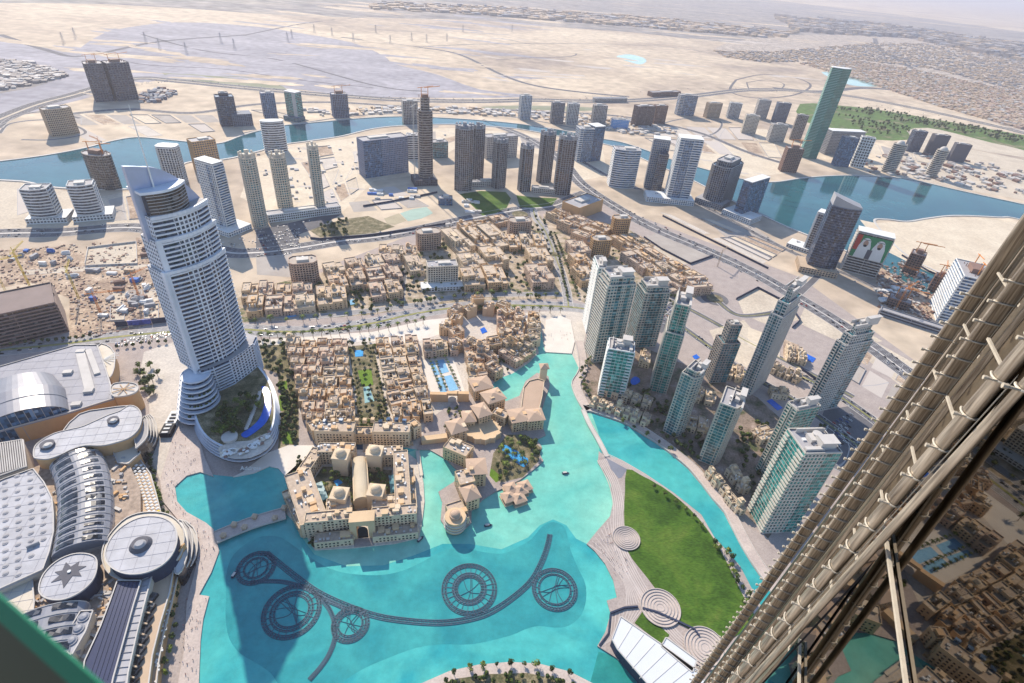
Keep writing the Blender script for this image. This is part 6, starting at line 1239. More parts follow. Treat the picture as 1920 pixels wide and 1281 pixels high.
# bazaar island
cP = P(900, 860); c = (cP.x, cP.y); t = thing('bazaar', 'tiled-roof bazaar building winding along the creek island with hipped tan roofs', 'bazaar', (c[0], c[1], 0))
tl = mat('tan_tile', (0.46, 0.33, 0.24), .85, var=.08)
def hipw(p1, p2, w, h, rh=4, zr=None):
    ww = wing(t, c, p1, p2, w, h, zread=zr, wi=0); a, b = P(*p1, zr or Q), P(*p2, zr or Q); e = b - a; m_ = (a + b) / 2
    q = MB(); q.hip(m_.x - c[0], m_.y - c[1], Q + h + 1.1, e.length, w, rh, math.atan2(e.y, e.x), max(0, e.length - w), over=1.6); mk('hipped_roof', q, tl, ww)
hipw((884, 742), (916, 735), 22, 16); hipw((908, 768), (938, 758), 20, 17); hipw((890, 795), (912, 788), 20, 18); hipw((842, 826), (868, 818), 19, 18, 5); hipw((868, 800), (888, 798), 16, 14)
wing(t, c, (838, 850), (880, 868), 17, 17, wi=0); hipw((876, 900), (908, 898), 19, 19, 2.5); wing(t, c, (866, 905), (876, 930), 16, 19, wi=0); hipw((868, 948), (892, 940), 17, 16, 5)
wing(t, c, (842, 975), (872, 965), 22, 9, wi=3); hipw((955, 800), (985, 795), 20, 15, 3); hipw((985, 798), (1014, 795), 18, 15, 3); wing(t, c, (925, 785), (950, 795), 12, 13, wi=0)
q = MB(); pts = [(p[0] - c[0], p[1] - c[1]) for p in PP([(982, 728), (992, 716), (1008, 712), (1020, 716), (1016, 745), (1008, 778), (976, 772)], 14)]; q.prism(pts, Q, 15); hl = mk('long_hall', q, WALLS[0], t); q = MB(); q.flat(inset(pts, .95), 15.1); mk('flat_roof', q, tl, hl)
q = MB()
for i in range(len(pts)): seg(q, pts[i - 1], pts[i], 0, math.dist(pts[i - 1], pts[i]), -.4, .8, 15, 1.2); facade(q, pts[i - 1], pts[i], Q, 14, 'g', 4, 4)
mk('arcade', q, WALLS[3], hl)
p = P(1017, 712); q = MB(); q.box(p.x - c[0], p.y - c[1], Q, 9, 9, 21); lt = mk('lookout_tower', q, WALLS[3], t); q = MB(); q.hip(p.x - c[0], p.y - c[1], Q + 21, 11, 11, 4, .2); mk('tower_roof', q, tl, lt)
p = P(853, 988); q = MB(); q.cyl(p.x - c[0], p.y - c[1], Q, 10, 15, 24); rd_ = mk('round_bastion', q, WALLS[0], t)
for k in range(3): q = MB(); q.cyl(p.x - c[0], p.y - c[1], Q + 3 + 4 * k, 10.9, 1.2, 24); mk('bastion_band', q, 'pale', rd_)
q = MB(); q.cyl(p.x - c[0], p.y - c[1], Q + 15, 5.5, 3, 20); q.dome(p.x - c[0], p.y - c[1], Q + 18, 4.5, 3, 16, 4); mk('bastion_dome', q, tl, rd_)
a, b = P(790, 832), P(838, 826); q = MB(); e = b - a; m_ = (a + b) / 2; q.box(m_.x - c[0], m_.y - c[1], 0, e.length, 7, 8, math.atan2(e.y, e.x)); lk = mk('arcade_link', q, WALLS[0], t)
for k in range(8): u = a.lerp(b, (k + .5) / 8); q = MB(); q.box(u.x - c[0], u.y - c[1] - 3.55, .2, 3.4, .2, 5, math.atan2(e.y, e.x)); mk('arch_opening', q, 'black', lk)
p = P(905, 800); q = MB(); pts = []
for k in range(24): an = 2 * math.pi * k / 24; r = 17 + 1.6 * (k % 2); pts.append((p.x - c[0] + r * 1.2 * math.cos(an), p.y - c[1] - 12 + r * math.sin(an)))
q.prism(pts, Q, 9); sc_ = mk('scalloped_terrace', q, WALLS[0], t)
for k in range(24):
    an = 2 * math.pi * k / 24; q = MB(); q.box(pts[k][0], pts[k][1], Q, 1.2, 1.2, 8.8, an); mk('column', q, WALLS[3], sc_)
for i, (px, py, lb) in enumerate([(957, 922, 'uppermost left'), (983, 918, 'right, nearest the open lake'), (953, 938, 'lower left'), (972, 940, 'lowest, front'), (975, 925, 'middle')]):
    p = P(px, py); t2 = thing('lake_kiosk', f'tan pyramid-roofed pavilion on stilts over the lake, {lb} of the cluster', 'pavilion', (p.x, p.y, 0), .5)
    q = MB(); q.box(0, 0, -.5, 14, 14, 2.2); mk('deck', q, 'sand', t2); q = MB(); q.box(0, 0, 1.7, 10, 10, 4); mk('room', q, WALLS[1], t2); q = MB(); q.hip(0, 0, 5.7, 12, 12, 2.6, 0, over=.8); q.hip(0, 0, 7.4, 4, 4, 2.2, 0); mk('roof', q, tl, t2)
# arched gate at the foot of the long pool
p = P(848, 752); t = thing('pool_gate', 'tan gate wall with a big round arch at the foot of the four-part pool', 'gate', (p.x, p.y, 0), rad(6))
q = MB(); q.box(-16, 0, 0, 22, 5, 12); q.box(13, 0, 0, 14, 5, 14); q.box(0, 0, 10.5, 14, 5, 3.5); mk('wall', q, WALLS[2], t)
q = MB(); q.add([(5 * math.cos(math.pi * k / 10), -2.6, 4.5 + 5 * math.sin(math.pi * k / 10)) for k in range(11)] + [(-5, -2.6, 0), (5, -2.6, 0)], [tuple(range(13))]); mk('arch', q, 'pale', t)
# townhouses along the canal under the residence towers
for k, (quad, nx, wh) in enumerate([([(1106, 752), (1220, 790), (1212, 806), (1104, 766)], 7, 'lining the canal mouth'), ([(1130, 728), (1222, 760), (1218, 774), (1126, 742)], 5, 'above the canal terraces'), ([(1330, 890), (1395, 965), (1382, 972), (1318, 892)], 5, 'below the nearest residence tower'), ([(1368, 880), (1400, 925), (1392, 935), (1360, 892)], 3, 'behind the lower canal row'), ([(1462, 652), (1500, 668), (1520, 690), (1478, 680)], 4, 'around the long blue pool'), ([(1448, 690), (1500, 712), (1496, 724), (1440, 700)], 4, 'below the long blue pool'), ([(1420, 800), (1450, 820), (1440, 850), (1410, 820)], 2, 'amid the tower gardens'), ([(1300, 735), (1345, 745), (1335, 765), (1295, 755)], 2, 'behind the canal-bend tower'), ([(1215, 668), (1215, 690), (1195, 690), (1198, 668)], 1, 'beside the round blue pool'), ([(1365, 690), (1395, 700), (1385, 720), (1355, 712)], 2, 'beside the dark slim tower'), ([(1285, 790), (1330, 800), (1322, 822), (1285, 812)], 2, 'between the two canal towers'), ([(1440, 735), (1480, 740), (1475, 752), (1440, 748)], 2, 'behind the tower garden pool')]):
    fill(quad, nx, 1, wh, 9, 14, 60 + k, .9, wi=3, name='townhouse', cat='house')
# construction clutter left
for i in range(44):
    px, py = R.choice([(R.uniform(5, 150), R.uniform(468, 510)), (R.uniform(130, 300), R.uniform(505, 545)), (R.uniform(130, 215), R.uniform(545, 605)), (R.uniform(262, 292), R.uniform(445, 560)), (R.uniform(215, 290), R.uniform(550, 590))])
    p = P(px, py); k = R.choice(['white', 'white', 'white', 'rust', 'sand', 'grey', 'grey', 'blue']); q = MB(); w_, d_ = R.uniform(5, 16), R.uniform(3, 7); q.box(0, 0, 0, w_, d_, R.uniform(2.6, 6)); q.box(0, 0, 2.6, w_ * .9, d_ * .3, R.uniform(.5, 4))
    o = mk('site_cabin', q, k, None, (p.x, p.y, 0)); o.rotation_euler = (0, 0, R.choice([.1, .1, 1.6, .5])); tag(o, f'small {dict(white="white", blue="blue", rust="rust-red", sand="sand", grey="grey")[k]} site cabin or shed on the building site left of the curved hotel', 'cabin', 'cabins and sheds on the left building site')
for i in range(34):
    px, py = R.choice([(R.uniform(680, 790), R.uniform(355, 385)), (R.uniform(850, 900), R.uniform(375, 400)), (R.uniform(1640, 1700), R.uniform(540, 570))]); p = P(px, py); k = R.choice(['white', 'white', 'blue', 'pale']); q = MB(); q.box(0, 0, 0, R.uniform(8, 22), R.uniform(5, 9), 4); q.box(0, 0, 4, 3, 3, .6)
    o = mk('site_cabin', q, k, None, (p.x, p.y, 0)); o.rotation_euler = (0, 0, .15); tag(o, f'{k} flat-roofed site cabin on the plots behind the highway', 'cabin', 'cabins on the plots behind the highway')
def crane(px, py, h, rot, lbl, m='yellow', jib=34):
    p = P(px, py); t = thing('tower_crane', lbl, 'crane', (p.x, p.y, 0), rot); q = MB()
    for sx, sy in ((-1, -1), (1, -1), (1, 1), (-1, 1)): q.bar((sx * .9, sy * .9, 0), (sx * .9, sy * .9, h), .35)
    for k in range(int(h / 3)): s = 1 if k % 2 else -1; q.bar((-.9 * s, -.9, 3 * k), (.9 * s, -.9, 3 * k + 3), .22); q.bar((-.9, .9 * s, 3 * k), (-.9, -.9 * s, 3 * k + 3), .22)
    mk('mast', q, m, t); q = MB()
    for y_ in (-.7, .7): q.bar((-12, y_, h), (jib, y_, h), .35)
    q.bar((0, 0, h + 2.2), (jib, 0, h + 1.4), .3)
    for k in range(int(jib / 3)): q.bar((k * 3, -.7, h), (k * 3 + 1.5, 0, h + 2), .2); q.bar((k * 3 + 1.5, 0, h + 2), (k * 3 + 3, .7, h), .2)
    q.bar((0, 0, h), (0, 0, h + 7), .5); q.bar((0, 0, h + 7), (jib * .6, 0, h + 2), .18); q.bar((0, 0, h + 7), (-11, 0, h + .5), .18); mk('jib', q, m, t)
    q = MB(); q.box(-11, 0, h - 2.4, 3, 2, 2.6); mk('counterweight', q, 'grey', t); q = MB(); q.box(1.6, 1, h - 2, 1.6, 1.6, 2); mk('cab', q, 'white', t)
for a in [(60, 545, 62, 1.9, 'yellow crane over the big dark unfinished block, right one'), (18, 560, 58, .8, 'yellow crane over the big dark unfinished block, left one'), (148, 560, 46, 2.1, 'yellow crane leaning over the site right of the dark block'), (190, 590, 34, .4, 'orange crane in the middle of the left site', 'orange'), (262, 560, 40, 1.2, 'orange crane beside the curved hotel', 'orange'), (215, 352, 95, 2.6, 'tall orange crane against the unfinished round tower', 'orange'),
          (1678, 582, 44, .7, 'orange crane at the left of the creekside site', 'orange', 46), (1702, 545, 40, 2.4, 'orange crane in the middle of the creekside site', 'orange'), (1748, 548, 52, 1.0, 'orange crane at the right of the creekside site', 'orange'), (778, 345, 170, 1.4, 'tall pale crane beside the slender unfinished tower', 'pale', 20), (1345, 500, 30, 1.0, 'pale crane on the triangular plot by the junction', 'sand')]: crane(*a)
# pylons far out in the desert
py_ = MB()
for sx, sy in ((-1, -1), (1, -1), (1, 1), (-1, 1)): py_.bar((sx * 4, sy * 4, 0), (sx * .6, sy * .6, 42), .7)
for z_ in (26, 32, 38): py_.bar((-9, 0, z_), (9, 0, z_), .7)
for k in range(7): py_.bar((-4 + k * .5, -4 + k * .5, k * 6), (4 - (k + 1) * .5, 4 - (k + 1) * .5, k * 6 + 6), .5)
pme = py_.mesh('pylon', [pm('grey')])
for px, py in [(274, 80), (300, 92), (350, 100), (415, 80), (440, 92), (540, 78), (548, 72), (590, 62), (623, 68), (663, 78), (705, 62), (732, 82), (772, 45 + 32), (800, 80), (838, 78), (120, 82), (142, 72), (868, 60), (960, 60)]:
    o = mk('power_pylon', pme, [], None, P(px, py)); tag(o, 'thin grey lattice power pylon standing on the desert flats', 'pylon', 'power pylons crossing the desert')
# far suburbs: thousands of small houses, far too many to pick apart
def scatter_boxes(name, pxpoly, n, smin, smax, hmin, hmax, m, seed):
    rng = random.Random(seed); q = MB(); poly = PP(pxpoly); xs = [p[0] for p in poly]; ys = [p[1] for p in poly]; k = 0; tries = 0
    while k < n and tries < n * 12:
        tries += 1; px = rng.uniform(min(a[0] for a in pxpoly), max(a[0] for a in pxpoly)); py = rng.uniform(min(a[1] for a in pxpoly), max(a[1] for a in pxpoly))
        if not inpoly((px, py), pxpoly): continue
        p = P(px, py); s = rng.uniform(smin, smax); q.box(p.x, p.y, 0, s, s * rng.uniform(.6, 1.2), rng.uniform(hmin, hmax), rng.choice([.4, .5, .45]), 0 if rng.random() < .6 else (1 if rng.random() < .6 else 2)); k += 1
    o = mk(name, q, m); o['kind'] = 'stuff'; return o
scatter_boxes('suburb_houses', [(1500, 120), (1560, 108), (1700, 128), (1800, 150), (1925, 175), (1925, 245), (1850, 225), (1760, 200), (1700, 180), (1610, 150)], 3400, 8, 20, 5, 10, ['sand', 'pink', 'pale'], 1)
scatter_boxes('suburb_houses', [(1340, 96), (1450, 98), (1640, 80), (1800, 85), (1925, 110), (1925, 175), (1750, 130), (1600, 112), (1440, 118), (1360, 108)], 2400, 9, 26, 5, 10, ['sand', 'conc', 'grey'], 2)
scatter_boxes('suburb_houses', [(0, 112), (60, 118), (130, 142), (60, 160), (0, 170)], 420, 8, 20, 4, 9, ['conc', 'grey', 'pale'], 3)
scatter_boxes('suburb_houses', [(1040, 108), (1130, 112), (1220, 118), (1200, 122), (1120, 119), (1040, 116)], 0, 8, 20, 5, 10, ['pale', 'grey', 'grey'], 4)
scatter_boxes('desert_sheds', [(560, 205), (760, 200), (960, 205), (1180, 222), (1280, 250), (1200, 255), (1100, 238), (960, 218), (760, 212), (600, 218)], 420, 5, 20, 3, 7, ['pale', 'sand', 'grey'], 5)
scatter_boxes('desert_sheds', [(480, 285), (640, 270), (760, 245), (880, 240), (1000, 262), (1020, 300), (860, 262), (760, 310), (660, 320), (600, 400), (480, 330)], 110, 3, 10, 2, 4, ['pale', 'grey', 'conc'], 6)
scatter_boxes('desert_sheds', [(1600, 300), (1720, 285), (1920, 320), (1920, 370), (1760, 340), (1620, 322)], 200, 5, 20, 3, 7, ['pale', 'rust', 'conc'], 7)
scatter_boxes('site_debris', [(0, 470), (120, 460), (290, 450), (300, 605), (140, 640), (130, 560), (0, 535)], 900, .8, 4, .4, 2, ['rust', 'sand', 'conc'], 8)
scatter_boxes('site_debris', [(1640, 500), (1700, 490), (1790, 560), (1770, 600), (1650, 592)], 500, 1, 6, .5, 4, ['rust', 'pale', 'conc'], 9)
scatter_boxes('site_debris', [(340, 460), (480, 425), (600, 410), (560, 440), (420, 470)], 80, 1, 4, .5, 2, ['pale', 'pale', 'conc'], 10)
scatter_boxes('site_debris', [(300, 165), (335, 175), (300, 192), (265, 192), (262, 178)], 160, 4, 14, 3, 9, ['bluegrey', 'rust', 'pale'], 11)
scatter_boxes('distant_city', [(700, 5), (900, 12), (1100, 26), (1300, 42), (1500, 62), (1450, 72), (1200, 52), (900, 28), (700, 18)], 900, 20, 90, 6, 25, ['sand', 'conc', 'grey'], 12)
scatter_boxes('distant_city', [(1450, 30), (1650, 45), (1920, 85), (1920, 115), (1700, 72), (1500, 60)], 900, 30, 120, 8, 40, ['conc', 'sand', 'grey'], 13)
# ------------------------------------------------------------------ trees
fol = [foliage_mat('foliage_dark', (0.035, 0.06, 0.02)), foliage_mat('foliage_mid', (0.07, 0.10, 0.03)), foliage_mat('foliage_light', (0.12, 0.17, 0.04))]
bark = mat('bark', (0.16, 0.11, 0.08))
def crown_mesh(seed, n=150, rx=2.6, rz=2.2, cz=4.0):
    rng = random.Random(seed); q = MB(); cl = [(rng.uniform(-.5, .5) * rx, rng.uniform(-.5, .5) * rx, cz + rng.uniform(-.4, .6) * rz, rng.uniform(.45, .8)) for _ in range(6)]
    for _ in range(n):
        c = rng.choice(cl); d = Vector((rng.gauss(0, 1), rng.gauss(0, 1), rng.gauss(0, 1) + .25)).normalized(); r = rng.uniform(.7, 1.0)
        p = Vector((c[0] + d.x * rx * c[3] * r, c[1] + d.y * rx * c[3] * r, c[2] + d.z * rz * c[3] * r))
        a = d.cross(Vector((rng.random(), rng.random(), rng.random()))).normalized(); b = a.cross(d); s = rng.uniform(.3, .62)
        q.add([p - a * s - b * s * .7, p + a * s - b * s * .5, p + a * s * .6 + b * s, p - a * s * .7 + b * s * .8], [(0, 1, 2, 3)])
    return q
def trunk_mesh(seed, h=3.2):
    rng = random.Random(seed); q = MB(); q.tube([(0, 0, 0), (.1, .05, h * .5), (.05, .15, h)], .24, 6, taper=.6)
    for k in range(4): a = k * 1.6 + rng.random(); q.tube([(.05, .1, h * .75), (math.cos(a) * 1.1, math.sin(a) * 1.1, h + 1.1)], .12, 4, taper=.4)
    return q
TREE_L = []
for i in range(6):
    TREE_L.append((trunk_mesh(i).mesh('trunk', [bark]), crown_mesh(i, 150, 2.4 + .3 * (i % 3), 1.9 + .3 * (i % 2)).mesh('crown', [fol[i % 3]])))
def palm_meshes(seed):
    rng = random.Random(seed); h = 7; q = MB(); q.tube([(0, 0, 0), (.15, 0, h * .5), (.1, .1, h)], .22, 6, taper=.75); f = MB()
    for k in range(14):
        a = 2 * math.pi * k / 14 + rng.uniform(-.2, .2); up = rng.uniform(.1, .9); pr = None
        for j in range(4):
            u = j / 3; r = 3.1 * u; z = h + up * 2.0 * u - 2.6 * u * u; c = Vector((.1 + r * math.cos(a), .1 + r * math.sin(a), z)); wd = .55 * (1 - .75 * u) + .05; n_ = Vector((-math.sin(a), math.cos(a), 0)) * wd
            cur = (c - n_ + Vector((0, 0, -.2)), c, c + n_ + Vector((0, 0, -.2)))
            if pr: f.add([*pr, *cur], [(0, 1, 4, 3), (1, 2, 5, 4)])
            pr = cur
    return q.mesh('trunk', [bark]), f.mesh('frond_crown', [fol[seed % 2 + 1]])
PALM_L = [palm_meshes(i) for i in range(3)]
CNT = {'tree': 0, 'palm': 0}; EXTRA = MB(); EXTRA_T = []
def plant(kind, px, py, z, lbl, grp, s=1.0):
    p = P(px, py, z)
    if CNT[kind] >= 295:
        EXTRA_T.append((kind, p, s)); return
    CNT[kind] += 1; L = TREE_L if kind == 'tree' else PALM_L; tr, cr = R.choice(L); s *= R.uniform(.8, 1.25)
    t = thing('leafy_tree' if kind == 'tree' else 'date_palm', lbl, kind if kind == 'palm' else 'tree', (p.x, p.y, z), R.uniform(0, 6.28), grp); t.scale = (s, s, s)
    mk('trunk', tr, [], t); mk('crown' if kind == 'tree' else 'frond_crown', cr, [], t)
def along(kind, pxs, step, z, lbl, grp, s=1.0, jit=.8, off=0.0):
    p = wpath(pxs, z, 6); acc = 0
    for i in range(len(p) - 1):
        a, b = Vector(p[i]), Vector(p[i + 1]); L = (b - a).length; n = Vector((-(b - a).y, (b - a).x)).normalized()
        while acc < L:
            u = a.lerp(b, acc / L) + n * (off + R.uniform(-jit, jit)); acc += step * R.uniform(.8, 1.2); plantw(kind, u.x, u.y, z, lbl, grp, s)
        acc -= L
def plantw(kind, x, y, z, lbl, grp, s=1.0):
    if CNT[kind] >= 295: EXTRA_T.append((kind, Vector((x, y, z)), s)); return
    CNT[kind] += 1; tr, cr = R.choice(TREE_L if kind == 'tree' else PALM_L); k = s * R.uniform(.8, 1.25)
    t = thing('leafy_tree' if kind == 'tree' else 'date_palm', lbl, 'tree' if kind == 'tree' else 'palm', (x, y, z), R.uniform(0, 6.28), grp); t.scale = (k, k, k)
    mk('trunk', tr, [], t); mk('crown' if kind == 'tree' else 'frond_crown', cr, [], t)
def inside(kind, poly, n, z, lbl, grp, s=1.0):
    k = 0; xs = [a[0] for a in poly]; ys = [a[1] for a in poly]
    for _ in range(n * 20):
        if k >= n: break
        px, py = R.uniform(min(xs), max(xs)), R.uniform(min(ys), max(ys))
        if inpoly((px, py), poly): plant(kind, px, py, z, lbl, grp, s); k += 1
G_ = lambda a: a
inside('tree', [(395, 810), (412, 770), (440, 750), (470, 735), (490, 728), (490, 760), (470, 795), (445, 812), (420, 825)], 42, 16.2, 'dark leafy tree in the garden on the round podium below the tall hotel', 'trees on the hotel podium', 1.5)
inside('palm', [(600, 905), (612, 882), (662, 880), (664, 945), (622, 950)], 26, Q, 'palm in the left courtyard of the island hotel', 'palms in the hotel courts', .95)
inside('palm', [(692, 880), (733, 884), (728, 940), (694, 935)], 20, Q, 'palm in the right courtyard of the island hotel', 'palms in the hotel courts', .95)
for pth in (((805, 677), (828, 738)), ((835, 673), (862, 732)), ((816, 676), (838, 736))): along('palm', pth, 7, .3, 'palm in the rows beside the four-part pool', 'palms lining the four-part pool', .8, .3)
inside('palm', [(935, 850), (950, 825), (985, 822), (1010, 845), (1000, 875), (965, 890), (940, 900)], 34, Q, 'palm around the blue pool on the bazaar island', 'palms on the bazaar island', 1.0)
inside('tree', [(975, 822), (1005, 820), (1016, 838), (1010, 858), (985, 850)], 9, Q, 'bright green round tree at the tip of the bazaar island', 'trees on the bazaar island', 1.3)
inside('tree', [(925, 870), (940, 862), (950, 890), (935, 905)], 7, Q, 'bright shrub tree beside the small triangular island lawn', 'trees on the bazaar island', .9)
inside('tree', [(677, 795), (702, 792), (704, 808), (676, 808)], 14, .1, 'light green tree packed in the walled grove behind the hotel gateway', 'trees in the walled grove', 1.0)
inside('tree', [(650, 650), (665, 642), (695, 640), (712, 648), (705, 660), (655, 664)], 14, .1, 'tree around the square blue pool at the head of the formal garden', 'trees round the formal garden', 1.0)
along('tree', [(664, 680), (672, 740), (680, 795)], 9, .1, 'tree lining the left edge of the formal garden', 'trees lining the formal garden', .75, .6)
along('tree', [(704, 680), (716, 735), (728, 785)], 9, .1, 'tree lining the right edge of the formal garden', 'trees lining the formal garden', .75, .6)
inside('tree', [(830, 800), (845, 768), (862, 760), (872, 780), (858, 815), (836, 820)], 20, .1, 'tree in the garden court between gate and bazaar', 'trees in the gate court', .9)
inside('tree', [(246, 690), (290, 688), (300, 715), (285, 745), (262, 735)], 16, .1, 'dark dense tree in the car-park island by the mall entrance', 'trees by the mall entrance', 1.5)
along('tree', [(283, 860), (292, 900), (305, 950), (312, 970)], 6, 1.2, 'dark tree in the hedge row between mall terraces and plaza', 'trees edging the plaza', 1.0, 1.2)
along('tree', [(338, 1080), (334, 1110), (330, 1150), (325, 1190), (318, 1240), (312, 1280)], 8, 1.3, 'round green tree below the dining terrace on the lake promenade', 'trees below the dining terrace', 1.1, 1.5)
along('tree', [(1110, 668), (1092, 700), (1098, 735), (1112, 755)], 7, 1.3, 'tree on the promenade corner below the residence towers', 'trees on the residence promenade', 1.0, 3)
along('tree', [(1160, 800), (1215, 830), (1255, 862)], 16, 1.3, 'tree on the canal-side promenade', 'trees on the canal promenade', 1.0, 2, 9)
along('tree', [(1338, 1020), (1362, 1045), (1380, 1085), (1398, 1120), (1395, 1150)], 7, 1.7, 'grey-green tree in the belt along the far side of the lawn', 'trees along the lawn edge', 1.2, 3)
along('tree', [(1225, 915), (1262, 940), (1290, 962), (1325, 1000)], 12, 1.6, 'dark shrub tree between lawn and striped promenade', 'trees along the lawn edge', .8, 1)
along('palm', [(470, 636), (560, 634), (650, 628), (740, 618), (800, 606)], 12, .1, 'palm on the sandy verge on the near side of the boulevard', 'palms along the boulevard', 1.6, 2)
along('palm', [(480, 606), (580, 603), (690, 592), (760, 577), (900, 557), (1050, 562)], 20, .1, 'palm on the pavement on the far side of the boulevard', 'palms along the boulevard', 1.45, 2)
along('palm', [(900, 588), (960, 586), (1060, 588)], 14, .1, 'palm by the boulevard at the head of the water steps', 'palms along the boulevard', 1.6, 2)
along('tree', [(1022, 440), (1036, 480), (1044, 520), (1052, 560)], 10, .1, 'small round street tree on the left of the branch boulevard', 'street trees on the branch boulevard', 1.1, .5, 10)
along('tree', [(1040, 440), (1054, 478), (1070, 520), (1084, 562)], 10, .1, 'small round street tree on the right of the branch boulevard', 'street trees on the branch boulevard', 1.1, .5)
along('tree', [(850, 1262), (900, 1252), (960, 1247), (1010, 1250), (1070, 1266)], 11, 1.3, 'small tree on the south promenade at the bottom edge', 'trees on the south promenade', .9, .6)
inside('tree', [(1150, 770), (1180, 720), (1240, 750), (1300, 800), (1340, 870), (1290, 860), (1220, 800)], 80, .1, 'garden tree among the residence towers', 'trees among the residence towers', 1.2)
inside('tree', [(1375, 800), (1440, 790), (1470, 870), (1420, 960), (1375, 900)], 60, .1, 'garden tree among the residence towers', 'trees among the residence towers', 1.2)
inside('tree', [(475, 640), (535, 640), (560, 720), (556, 830), (525, 840), (528, 760), (510, 700)], 90, .1, 'garden tree between tall hotel and old town', 'trees between hotel and old town', 1.2)
inside('tree', [(600, 420), (650, 412), (650, 440), (605, 445)], 30, .1, 'dark tree on the scrub plot', 'trees on the scrub plot', 1.3)
inside('tree', [(590, 560), (600, 535), (760, 480), (860, 440), (1030, 400), (1040, 560), (860, 560), (700, 590)], 260, .1, 'courtyard tree in the boulevard quarter', 'trees in the quarter', 1.35)
inside('tree', [(540, 650), (790, 650), (800, 790), (575, 800)], 170, .1, 'courtyard tree in the old town', 'trees in the old town', .9)
inside('tree', [(1070, 470), (1150, 440), (1330, 540), (1250, 580), (1090, 560)], 70, .1, 'courtyard tree', 'trees in the quarter', 1.0)
inside('tree', [(1500, 205), (1640, 205), (1860, 245), (1920, 262), (1900, 270), (1740, 240), (1560, 205)], 260, .1, 'golf tree', 'golf', 2.0)
inside('tree', [(1560, 215), (1680, 232), (1740, 250), (1640, 255), (1600, 240)], 90, .1, 'golf tree', 'golf', 2.0)
inside('tree', [(880, 640), (985, 640), (985, 672), (930, 715), (900, 700)], 60, .1, 'courtyard tree', 'trees', .9)
along('tree', [(10, 650), (100, 640), (180, 632)], 8, .1, 'x', 'x', 1.0, 2); along('tree', [(220, 655), (330, 640)], 9, .1, 'x', 'x', 1.0, 4)
inside('tree', [(830, 1272), (920, 1262), (1000, 1263), (1080, 1282), (1080, 1300), (830, 1300)], 50, Q, 'x', 'x', .8)
inside('tree', [(562, 855), (600, 846), (590, 870), (560, 905), (545, 905)], 26, Q, 'x', 'x', .7)
inside('tree', [(1500, 780), (1560, 800), (1540, 860), (1490, 850)], 20, .1, 'x', 'x', .9)
inside('tree', [(950, 452), (1010, 448), (1015, 470), (950, 478)], 14, .1, 'x', 'x', .9)
inside('tree', [(560, 985), (585, 1028), (595, 1030), (575, 985)], 12, Q, 'x', 'x', .7)
crown_verts = {}
q = MB()
for kind, p, s in EXTRA_T:      # the rest, smaller or farther: one mass of leaf clumps
    rng = R; n = 26 if s < 1.5 else 12; q.tube([(p.x, p.y, p.z), (p.x, p.y, p.z + 3 * s)], .2 * s, 3)
    for _ in range(n):
        d = Vector((rng.gauss(0, 1), rng.gauss(0, 1), rng.gauss(0, .8))).normalized(); c = p + Vector((0, 0, 4 * s)) + d * 2.2 * s * rng.uniform(.6, 1); a = d.cross(Vector((rng.random(), rng.random(), 1))).normalized(); b = a.cross(d); e = rng.uniform(.6, 1.1) * s
        q.add([c - a * e - b * e, c + a * e - b * e, c + a * e + b * e, c - a * e + b * e], [(0, 1, 2, 3)], 1 + rng.randrange(2))
if q.v: o = mk('background_trees', q, [bark, fol[0], fol[1]]); o['kind'] = 'stuff'
# ------------------------------------------------------------------ vehicles
def car_mesh(m):
    q = MB(); q.prism([(-2.2, -.9), (2.2, -.9), (2.2, .9), (-2.2, .9)], .35, .95, 0, top=[(-2.15, -.85), (2.1, -.85), (2.1, .85), (-2.15, .85)]); q.prism([(-1.5, -.8), (1.1, -.8), (1.1, .8), (-1.5, .8)], .95, 1.5, 1, top=[(-1.1, -.65), (.5, -.65), (.5, .65), (-1.1, .65)])
    q.box(-.3, 0, 1.5, 1.5, 1.25, .04, 0, 0)
    for x in (-1.4, 1.4):
        for y in (-.85, .85): q.bar((x, y - .12, .35), (x, y + .12, .35), .66, .66, 2)
    return q.mesh('car_body', [m, pm('gdark'), pm('black')])
CARS = [('white', car_mesh(mat('car_white', (.75, .75, .75), .3))), ('dark', car_mesh(mat('car_black', (.03, .03, .035), .25))), ('silver', car_mesh(mat('car_silver', (.45, .46, .48), .3, .4))), ('red', car_mesh(mat('car_red', (.45, .04, .03), .3))), ('blue', car_mesh(mat('car_blue', (.05, .1, .3), .3)))]
NC = [0]
FARQ = MB()
def car(x, y, rot, where, grp):
    if NC[0] >= 290:
        k = R.randrange(3); FARQ.box(x, y, .3, 4.4, 1.8, .75, rot, k); FARQ.box(x, y, 1.05, 2.4, 1.6, .5, rot, 3); return
    NC[0] += 1; k, me = R.choices(CARS, (6, 3, 3, 1, 1))[0]; o = mk('parked_car' if 'park' in where else 'car', me, [], None, (x, y, .14)); o.rotation_euler = (0, 0, rot); tag(o, f'tiny {k} car {where}', 'car', grp)
def traffic(pxs, off, n, where, grp, rng=R):
    p = wpath(pxs, 0, 6); L = len(p)
    for _ in range(n):
        i = rng.randrange(L - 1); a, b = Vector(p[i]), Vector(p[i + 1]); u = a.lerp(b, rng.random()); nn = Vector((-(b - a).y, (b - a).x)).normalized(); o_ = rng.choice(off); u += nn * o_; car(u.x, u.y, math.atan2((b - a).y, (b - a).x) + (0 if o_ < 0 else math.pi), where, grp)
traffic([(480, 622), (600, 620), (700, 606), (760, 592), (830, 580), (990, 573)], (-9, -5, 5, 9), 22, 'driving on the palm-lined boulevard', 'cars on the boulevard')
traffic([(480, 474), (560, 465), (640, 452), (720, 443), (800, 428), (920, 403)], (-11, -7, 7, 11), 26, 'driving on the highway behind the rose quarter', 'cars on the highway')
